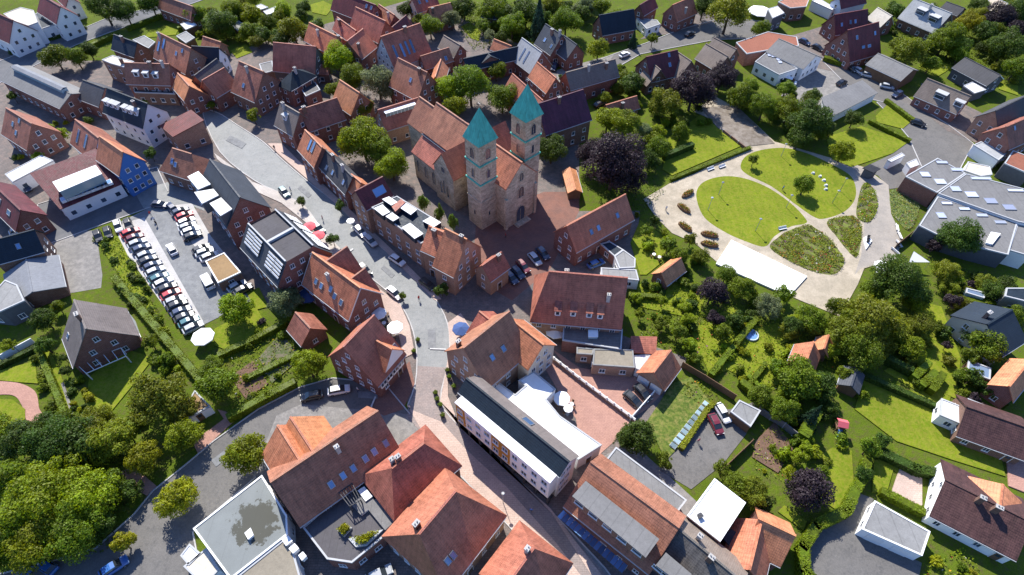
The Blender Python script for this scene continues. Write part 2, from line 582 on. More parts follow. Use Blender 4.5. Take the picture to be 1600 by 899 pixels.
def chimney_mesh(i):
	k = ('chim', i)
	if k not in _cache:
		m = MB()
		w = .34 + .07 * i
		m.box(-w, w, -.3, .3, -1.6, 1.1, 0)
		m.box(-w - .07, w + .07, -.37, .37, 1.101, 1.25, 1)
		for dx in (-.22, .22):
			m.tube((dx, 0, 1.25), (dx, 0, 1.5), .11, .09, 6, 2)
		_cache[k] = m.mesh('chimney', ['brick_brown' if i else 'chimneycap', 'chimneycap', 'pipe_grey'])
	return _cache[k]
def vnoise(seed):
	return random.Random(seed)

def far_from_cam(x, y):
	return math.sqrt(x * x + y * y + 10000) > 165

# ---------------- gable / hip / mansard buildings ----------------
def roof_polys(L, W, WF, he, hr, hA, hB, top, oe, ov):
	tp = (hr - he) / max(W - top, .1)
	tf = tp
	x0, x1 = -L / 2, L / 2
	y0, z0 = -(W + oe), he - oe * tp
	y1, z1 = (WF + oe), hr - (WF + oe - top) * tf
	out = []
	xa = x0 - (hA if hA else ov)
	xb = x1 + (hB if hB else ov)
	ra = x0 if hA else x0 - ov
	rb = x1 if hB else x1 + ov
	n0, n1 = (xa, y0, z0), (xb, y0, z0)
	f0, f1 = (xa, y1, z1), (xb, y1, z1)
	r0, r1 = (ra, -top, hr), (rb, -top, hr)
	if top > 0:
		s0, s1 = (ra, top, hr), (rb, top, hr)
	else:
		s0, s1 = r0, r1
	out.append([n0, n1, r1, r0])
	out.append([f1, f0, s0, s1])
	endA = [f0, n0, r0] if top == 0 else [f0, n0, r0, s0]
	endB = [n1, f1, r1] if top == 0 else [n1, f1, s1, r1]
	return out, (endA if hA else None), (endB if hB else None)

def gable_shell(root, L, W, WF, he, hr, hA, hB, top, roof, wall, roof2=None, pre='', loc=(0, 0, 0), rz=0, t=.22):
	tp = (hr - he) / max(W - top, .1)
	oe, ov = .38, .28
	polys, eA, eB = roof_polys(L, W, WF, he, hr, hA, hB, top, oe, ov)
	heF = hr - (WF - top) * tp
	m = MB()
	top_polys = [polys[0], polys[1]] + [e for e in (eA, eB) if e]
	m.solid(top_polys, t, 0, 0)
	if roof2:
		# far slope gets its own material; charcoal terrace's is lightened to paint sunlight
		k = MB()
		k.solid([polys[0]] + [e for e in (eA, eB) if e], t, 0)
		add(pre + 'roof', k.mesh('roof', [roof]), root, loc, rz)
		k = MB()
		k.solid([polys[1]], t, 0)
		add(pre + 'far_roof_slope', k.mesh('far_roof_slope', [roof2]), root, loc, rz)
	else:
		add(pre + 'roof', m.mesh('roof', [roof]), root, loc, rz)
	xa = -L / 2 - (hA or 0) + (oe if hA else 0)
	xb = L / 2 + (hB or 0) - (oe if hB else 0)
	w = MB()
	d = t + .03
	zn, zf, zr = he - d, heF - d, hr - d
	w.poly([(xa, -W, 0), (xb, -W, 0), (xb, -W, zn), (xa, -W, zn)])
	w.poly([(xb, WF, 0), (xa, WF, 0), (xa, WF, zf), (xb, WF, zf)])
	for x, s, hip in ((xa, -1, hA), (xb, 1, hB)):
		if hip:
			ring = [(x, WF, 0), (x, -W, 0), (x, -W, zn), (x, WF, zf)]
		elif top > 0:
			ring = [(x, WF, 0), (x, -W, 0), (x, -W, zn), (x, -top, zr), (x, top, zr), (x, WF, zf)]
		else:
			ring = [(x, WF, 0), (x, -W, 0), (x, -W, zn), (x, 0, zr), (x, WF, zf)]
		w.poly(ring if s < 0 else list(reversed(ring)))
	add(pre + 'wall', w.mesh('wall', [wall]), root, loc, rz)
	if top > 0:
		k = MB()
		k.box(-L / 2 + .2, L / 2 - .2, -top + .15, top - .15, hr - .9, hr - .6)
		add(pre + 'terrace_deck', k.mesh('terrace_deck', ['terrace']), root, loc, rz)
		k = MB()
		k.box(-.3, .3, -top + .16, top - .16, hr - .599, hr - .05)
		add(pre + 'terrace_divider', k.mesh('terrace_divider', ['trim_grey']), root, loc, rz)
		for i in (-1, 1):
			k = MB()
			k.box(-L / 2, L / 2, i * top - .15, i * top + .15, hr - .1, hr + .12)
			add(pre + 'ridge_cap', k.mesh('ridge_cap', ['trim_grey']), root, loc, rz)
	else:
		ra = -L / 2 - (0 if hA else ov)
		rb = L / 2 + (0 if hB else ov)
		k = MB()
		k.prism([(ra, -.16), (rb, -.16), (rb, .16), (ra, .16)], hr - .14, hr + .07, 0, True, True)
		add(pre + 'ridge_cap', k.mesh('ridge_cap', [roof]), root, loc, rz)
	# gutter on the near eave
	k = MB()
	ze = he - oe * tp - t
	gx0, gx1 = xa - (.0 if hA else ov), xb + (0 if hB else ov)
	k.box(gx0, gx1, -W - oe - .13, -W - oe - .004, ze - .02, ze + .13)
	add(pre + 'gutter', k.mesh('gutter', ['trim_grey']), root, loc, rz)
	return dict(xa=xa, xb=xb, zn=zn, zf=zf, zr=zr, tp=tp)

def build_gable(d):
	x, y, rz = d['c']
	root = thing(d['name'], d['label'], d['cat'], (x, y, 0), rz)
	L, W, WF, he, hr = d['L'], d['W'], d['WF'], d['he'], d['hr']
	hA, hB, top = d.get('hipA', 0), d.get('hipB', 0), d.get('top', 0)
	wall = wm(d['wall'])
	q = gable_shell(root, L, W, WF, he, hr, hA, hB, top, d['roof'], wall, d.get('roof2'))
	near = not far_from_cam(x, y)
	rr = vnoise(d['label'])
	# camera in local coordinates
	cl = Matrix.Rotation(-rz, 2) @ Vector((-x, -y))
	tp = q['tp']
	slope = math.atan(tp)
	sides = [(-W, -math.pi / 2, cl.y < -W, q['zn']), (WF, math.pi / 2, cl.y > WF, q['zf'])]
	if d.get('win', 1):
		ww, wh = (1.0, 1.25)
		st = max(1, int((he - .3) / 2.7))
		for yy, ang, vis, zt in sides:
			if not vis or zt < 2.2:
				continue
			Lw = q['xb'] - q['xa']
			n = max(1, int(Lw / 2.9))
			dcol = rr.randrange(n)
			for s_ in range(max(1, int((zt - .3) / 2.7))):
				z = .95 + s_ * 2.75
				if z + wh > zt - .15:
					continue
				for i in range(n):
					px = q['xa'] + (i + .5) * Lw / n
					if s_ == 0 and i == dcol and near:
						add('door', door_mesh(), root, (px, yy + (-.02 if ang < 0 else .02), .02), ang + math.pi / 2)
						continue
					put_window(root, px, yy, z, ang, ww, wh, near)
		for xx, ang, hip in ((q['xa'], math.pi, hA), (q['xb'], 0.0, hB)):
			vis = (cl.x < xx) if ang else (cl.x > xx)
			if not vis:
				continue
			nrow = d.get('wrow', 0)
			zmax = q['zr'] if not hip else q['zn']
			s_ = 0
			while True:
				z = .95 + s_ * 2.75
				if z + wh > zmax - .5:
					break
				# width available at window head
				zh = z + wh + .25
				yl = -W if zh <= q['zn'] else -(hr - .25 - zh) / tp - 0
				yr = WF if zh <= q['zf'] else (hr - .25 - zh) / tp
				if top > 0 and zh > q['zn']:
					yl -= top
					yr += top
				wd = yr - yl - .8
				if wd < 1.2:
					break
				n = min(max(1, int(wd / d.get('wsp', 2.3))), nrow or 99)
				for i in range(n):
					py = yl + .4 + (i + .5) * wd / n
					put_window(root, xx, py, z, ang, ww, wh, near)
				s_ += 1
	for sk in d.get('sky', []):
		lx, ly, w, h = sk
		z = he + (W - abs(ly)) * tp if ly < 0 else hr - (ly - top) * tp
		put_skylight(root, lx, ly, z + .02, slope if ly < 0 else -slope, w, h)
	for i, (lx, ly) in enumerate(d.get('chim', [])):
		z = hr - (abs(ly) - top) * tp if abs(ly) > top else hr
		add('chimney', chimney_mesh((i + len(d['label'])) % 3), root, (lx, ly, z + .55))
	for (lx, ly, w) in d.get('dorm', []):
		z = he + (W + ly) * tp
		dh = 1.5 if w < 2.5 else 1.9
		rise = .5 if d.get('lift') else .04
		if d.get('lift'):
			w = 1.15
		dep = dh / (tp - rise) + .25
		m = MB()
		m.box(-w / 2, w / 2, 0, dep, -1.2, dh - .15, 0)
		o = add('dormer', m.mesh('dormer', ['trim_white' if w < 2.5 else 'slatewall']), root, (lx, ly, z))
		m = MB()
		m.solid([[(-w / 2 - .15, -.2, dh + .02), (w / 2 + .15, -.2, dh + .02), (w / 2 + .15, dep, dh + .05 + rise * dep), (-w / 2 - .15, dep, dh + .05 + rise * dep)]], .16)
		add('dormer_roof', m.mesh('dormer_roof', [d['roof'] if d.get('lift') else 'trim_grey']), o)
		a, b = window_meshes(max(.7, w - .35), 1.1, False)
		add('window', a, o, (0, 0, .12))
	for wg in d.get('wings', []):
		gable_shell(root, wg['L'], wg['W'], wg['WF'], wg['he'], wg['hr'], 0, 0, 0, wg['roof'], wm(wg['wall']), None, 'wing_', (wg['c'][0], wg['c'][1], 0), wg['c'][2])
		wx, wy, wr = wg['c']
		for e, ang in ((-wg['L'] / 2, wr + math.pi), (wg['L'] / 2, wr)):
			ex, ey = wx + math.cos(wr) * e, wy + math.sin(wr) * e
			nx, ny = math.cos(ang), math.sin(ang)
			inside = (-L / 2 < ex < L / 2 and -W < ey < WF)
			if not inside and (cl.x - ex) * nx + (cl.y - ey) * ny > 0:
				for s_ in range(4):
					z = .95 + s_ * 2.75
					zh = z + 1.6
					hw = wg['W'] if zh < wg['he'] else (wg['hr'] - .25 - zh) * wg['W'] / max(.1, (wg['hr'] - wg['he']))
					n = int((2 * hw - .6) / 1.7)
					for i in range(n):
						o_ = -hw + .3 + (i + .5) * (2 * hw - .6) / n
						put_window(root, ex - ny * o_, ey + nx * o_, z, ang, 1.15, 1.35, near)
	for (pts, zt) in d.get('gboxes', []):
		m = MB()
		m.prism(pts, zt - 3.2, zt - .2, 1)
		o = add('box_dormer', m.mesh('box_dormer', ['white', 'slatewall']), root)
		m = MB()
		cx = sum(p[0] for p in pts) / len(pts)
		cy = sum(p[1] for p in pts) / len(pts)
		m.prism([(cx + (p[0] - cx) * 1.04, cy + (p[1] - cy) * 1.04) for p in pts], zt - .199, zt, 0, True, True)
		add('dormer_roof', m.mesh('dormer_roof', [d.get('boxroof', 'white')]), o)
		# windows on the outward side
		for i in range(len(pts)):
			a, b = Vector(pts[i]), Vector(pts[(i + 1) % len(pts)])
			e = b - a
			nrm = Vector((e.y, -e.x)).normalized()
			mid = (a + b) / 2
			if nrm.y < -.7 and e.length > 2:
				n = max(1, int(e.length / 2.6))
				for j in range(n):
					p = a + e * ((j + .5) / n)
					wa, wb = window_meshes(1.5, 1.0, False)
					add('window', wa, o, (p.x, p.y, zt - 1.5), math.atan2(nrm.y, nrm.x) + math.pi / 2)
	for (lx, ly) in d.get('stripes', []) + d.get('nstripes', []):
		z = hr - (abs(ly) - top) * tp
		m = MB()
		m.box(-1.5, 1.5, -1.9, 1.9, .02, .14, 0)
		o = add('balcony_screen', m.mesh('balcony_screen', ['slate']), root, (lx, ly, z + .1))
		o.rotation_euler = (-slope if ly > 0 else slope, 0, 0)
		for j in range(5):
			m = MB()
			m.box(-1.5, 1.5, -1.75 + j * .78, -1.35 + j * .78, .141, .24)
			add('slat', m.mesh('slat', ['trim_white']), o)
	if d.get('lantern'):
		m = MB()
		m.box(-L * .42, L * .42, -.8, .8, hr - .4, hr + .7)
		o = add('ridge_lantern', m.mesh('ridge_lantern', ['glassgrey']), root)
		m = MB()
		m.solid([[(-L * .42, -1, hr + .8), (L * .42, -1, hr + .8), (L * .42, 0, hr + 1.15), (-L * .42, 0, hr + 1.15)], [(-L * .42, 0, hr + 1.15), (L * .42, 0, hr + 1.15), (L * .42, 1, hr + .8), (-L * .42, 1, hr + .8)]], .1)
		add('lantern_roof', m.mesh('lantern_roof', ['tin']), o)
	if d.get('strip_d'):
		ly = -W * .45
		z = he + (W + ly) * tp
		m = MB()
		m.box(-L * .38, L * .38, 0, 1.6, -1, 1.0)
		o = add('dormer', m.mesh('dormer', ['glassgrey']), root, (0, ly, z))
		m = MB()
		m.box(-L * .4, L * .4, -.2, 1.8, 1.01, 1.18)
		add('dormer_roof', m.mesh('dormer_roof', ['white']), o)
		for i in range(9):
			m = MB()
			xx = -L * .38 + i * L * .76 / 8
			m.box(xx - .06, xx + .06, -.08, -.002, -.3, .95)
			add('mullion', m.mesh('mullion', ['trim_white']), o)
	if d.get('trim'):
		for xx, hip in ((q['xa'] - .31, hA), (q['xb'] + .31, hB)):
			for sg, ww_ in ((-1, W), (1, WF)):
				m = MB()
				ye = sg * (ww_ + .38)
				zE = hr - (ww_ + .38) * tp
				m.solid([[(xx - .06, ye, zE + .07), (xx + .06, ye, zE + .07), (xx + .06, 0, hr + .07), (xx - .06, 0, hr + .07)] if sg < 0 else [(xx - .06, 0, hr + .07), (xx + .06, 0, hr + .07), (xx + .06, ye, zE + .07), (xx - .06, ye, zE + .07)]], .34)
				add('verge_board', m.mesh('verge_board', ['trim_grey']), root)
	if d.get('doors'):
		xx = q['xa'] if cl.x < q['xa'] else q['xb']
		ang = math.pi if cl.x < q['xa'] else 0
		for yy in (-W * .5, WF * .5):
			add('garage_door', garage_door_mesh(), root, (xx + (-.02 if ang else .02), yy, .02), ang + math.pi / 2)
	if d.get('panels'):
		# white timber-framed panels under the near eave
		Lw = q['xb'] - q['xa']
		for i in range(4):
			m = MB()
			a = q['xa'] + .5 + i * (Lw - 1) / 4
			b = a + (Lw - 1) / 4 - .25
			m.box(a, b, -W - .33, -W - .005, he - 2.5, he - .75)
			o = add('timber_panel', m.mesh('timber_panel', ['white']), root)
			for j in range(2):
				m = MB()
				xx = a + (j + .5) * (b - a) / 2
				m.box(xx - .28, xx + .28, -W - .38, -W - .331, he - 1.9, he - 1.0)
				add('pane', m.mesh('pane', ['glass']), o)
	if d.get('front'):
		white_front(root, d, q)
	if d.get('boxdorm'):
		pts, zt = d['boxdorm']
		m = MB()
		m.prism(pts, zt - 2.6, zt - .25, 0)
		o = add('box_dormer', m.mesh('box_dormer', ['brick_brown']), root)
		m = MB()
		cx = sum(p[0] for p in pts) / 4
		cy = sum(p[1] for p in pts) / 4
		m.prism([(cx + (p[0] - cx) * 1.01, cy + (p[1] - cy) * 1.06) for p in pts], zt - .249, zt, 0, True, True)
		add('dormer_roof', m.mesh('dormer_roof', ['greygravel', ]), o)
		lo = sorted(pts, key=lambda p: p[1])[:2]
		lo.sort()
		for i in range(5):
			a = (i + .5) / 5
			px = lo[0][0] + a * (lo[1][0] - lo[0][0])
			py = lo[0][1] + a * (lo[1][1] - lo[0][1])
			wa, wb = window_meshes(1.6, 1.1, False)
			add('window', wa, o, (px, py - .01, zt - 1.5), 0)
	return root

def white_front(root, d, q):
	pts = d['front']       # local ring of the projecting facade volume, top height
	zt = d['front_z']
	x0 = min(p[0] for p in pts)
	x1 = max(p[0] for p in pts)
	y0 = min(p[1] for p in pts)
	W = d['W']
	m = MB()
	m.box(x0, x1, y0 + .6, -W + .2, 0, 2.7)
	add('ground_floor_glazing', m.mesh('ground_floor_glazing', ['glass']), root)
	m = MB()
	m.box(x0, x1, y0, -W - .01, 2.7, zt)
	f_ = add('facade', m.mesh('facade', ['white']), root)
	m = MB()
	m.box(x0 - .1, x1 + .1, y0 - .15, -W - .02, zt + .002, zt + .3)
	add('cornice', m.mesh('cornice', ['white']), root)
	Lw = x1 - x0
	n = 10
	for i in range(n):
		cx = x0 + (i + .5) * Lw / n
		och = i in d['ochre']
		if och:
			m = MB()
			m.box(cx - Lw / n / 2 + .02, cx + Lw / n / 2 - .02, y0 - .08, y0 - .003, 3.15, zt - .3)
			add('ochre_panel', m.mesh('ochre_panel', ['ochre']), f_)
		for r, z in enumerate((3.9, 6.9)):
			a, b = window_meshes(1.2, 1.4, True)
			o = add('window', a, f_, (cx, y0 - (.1 if och else .0), z))
			add('pane', b, o)
	for i in range(9):
		m = MB()
		cx = x0 + i * Lw / 8
		m.box(cx - .2, cx + .2, y0 + .1, y0 + .55, 0, 2.698)
		add('pillar', m.mesh('pillar', ['darkgrey']), root)
	# gable end windows
	for s_ in range(3):
		for yy in (-W * .45, 0.6):
			put_window(root, q['xb'] if d['endx'] > 0 else q['xa'], yy, 1.2 + s_ * 3, 0 if d['endx'] > 0 else math.pi, 1.2, 1.5, True)

# ---------------- flat and mono-pitch buildings ----------------
def inset(pts, w):
	n = len(pts)
	out = []
	for i in range(n):
		a, b, c = Vector(pts[i - 1]), Vector(pts[i]), Vector(pts[(i + 1) % n])
		e1, e2 = (b - a).normalized(), (c - b).normalized()
		n1, n2 = Vector((-e1.y, e1.x)), Vector((-e2.y, e2.x))
		k = n1 + n2
		dd = max(.35, k.dot(n1))
		out.append(tuple(b + k * (w / dd)))
	return out

def build_flat(d):
	x, y = d['c']
	root = thing(d['name'], d['label'], d['cat'], (x, y, 0))
	pts = d['pts']                       # counter-clockwise, local
	h = d['h']
	wall, roof = wm(d['wall']), d['roof']
	near = not far_from_cam(x, y)
	rr = vnoise(d['label'])
	zs = d.get('zs')
	n = len(pts)
	if zs:
		w = MB()
		for i in range(n):
			j = (i + 1) % n
			a, b = pts[i], pts[j]
			w.poly([(a[0], a[1], 0), (b[0], b[1], 0), (b[0], b[1], zs[j] - .2), (a[0], a[1], zs[i] - .2)])
		add('wall', w.mesh('wall', [wall]), root)
		m = MB()
		o_ = inset(pts, -.3)
		m.solid([[(p[0], p[1], zs[i]) for i, p in enumerate(o_)]], .199)
		add('roof', m.mesh('roof', [roof]), root)
	else:
		w = MB()
		w.prism(pts, 0, h - .32, 0, False)
		add('wall', w.mesh('wall', [wall]), root)
		m = MB()
		ins = inset(pts, .22)
		m.poly([(p[0], p[1], h - .12) for p in ins])
		add('roof', m.mesh('roof', [roof]), root)
		r_ = MB()
		ou = inset(pts, -.06)
		for i in range(n):
			j = (i + 1) % n
			a, b, c, e = ou[i], ou[j], ins[j], ins[i]
			r_.poly([(a[0], a[1], h), (b[0], b[1], h), (c[0], c[1], h), (e[0], e[1], h)])
			r_.poly([(a[0], a[1], h - .32), (b[0], b[1], h - .32), (b[0], b[1], h), (a[0], a[1], h)])
			r_.poly([(c[0], c[1], h - .32), (e[0], e[1], h - .32), (e[0], e[1], h), (c[0], c[1], h)])
		add('roof_edge', r_.mesh('roof_edge', [d.get('rim', 'trim_grey')]), root)
	for i in range(n):
		a, b = Vector(pts[i]), Vector(pts[(i + 1) % n])
		e = b - a
		nrm = Vector((e.y, -e.x)).normalized()
		mid = (a + b) / 2
		view = Vector((-x, -y)) - mid
		if nrm.dot(view) < 0 or e.length < 2.2:
			continue
		ang = math.atan2(nrm.y, nrm.x)
		if d.get('doors') and e.length > 8:
			for t_ in (.28, .72):
				p = a + e * t_
				add('garage_door', garage_door_mesh(), root, (p.x + nrm.x * .02, p.y + nrm.y * .02, .02), ang + math.pi / 2)
			continue
		if not d.get('win', 1):
			if near and e.length > 4 and rr.random() < .6:
				p = a + e * .5
				add('door', door_mesh(), root, (p.x + nrm.x * .02, p.y + nrm.y * .02, .02), ang + math.pi / 2)
			continue
		k = max(1, int(e.length / 2.8))
		zt = h if not zs else min(zs[i], zs[(i + 1) % n])
		for s_ in range(max(1, int((zt - .2) / 2.8))):
			z = .95 + s_ * 2.8
			if z + 1.35 > zt - .35:
				continue
			for j in range(k):
				p = a + e * ((j + .5) / k)
				put_window(root, p.x, p.y, z, ang, 1.2, 1.3, near)
	for sk in d.get('sky', []):
		lx, ly, w_, h_ = sk
		put_skylight(root, lx, ly, h - .02, 0, w_, h_)
	for (lx, ly) in d.get('chim', []):
		add('chimney', chimney_mesh(1), root, (lx, ly, h + .3))
	for (bp, z0, bh, rt, ws) in d.get('boxes', []):
		m = MB()
		m.prism(bp, z0 - 1.6 if zs else z0 - .6, z0 + bh - .1, 0)
		o = add('roof_box', m.mesh('roof_box', [wm(ws)]), root)
		m = MB()
		m.prism(inset(bp, -.08), z0 + bh - .099, z0 + bh, 0, True, True)
		add('box_top', m.mesh('box_top', [rt]), o)
	if d.get('strip'):
		pa, pb, z0, z1 = Vector(d['strip_a']), Vector(d['strip_b']), d['strip_z'], d['strip_z'] + .9
		for i in range(11):
			p = pa + (pb - pa) * ((i + .5) / 11)
			m = MB()
			m.box(-.9, .9, -.8, .9, -.5, .16)
			o = add('roof_window', m.mesh('roof_window', ['trim_white']), root, (p.x, p.y, z0), math.atan2((pb - pa).y, (pb - pa).x))
			m = MB()
			m.box(-.75, .75, -.65, .75, .161, .2)
			add('pane', m.mesh('pane', ['roofglass']), o)
	return root

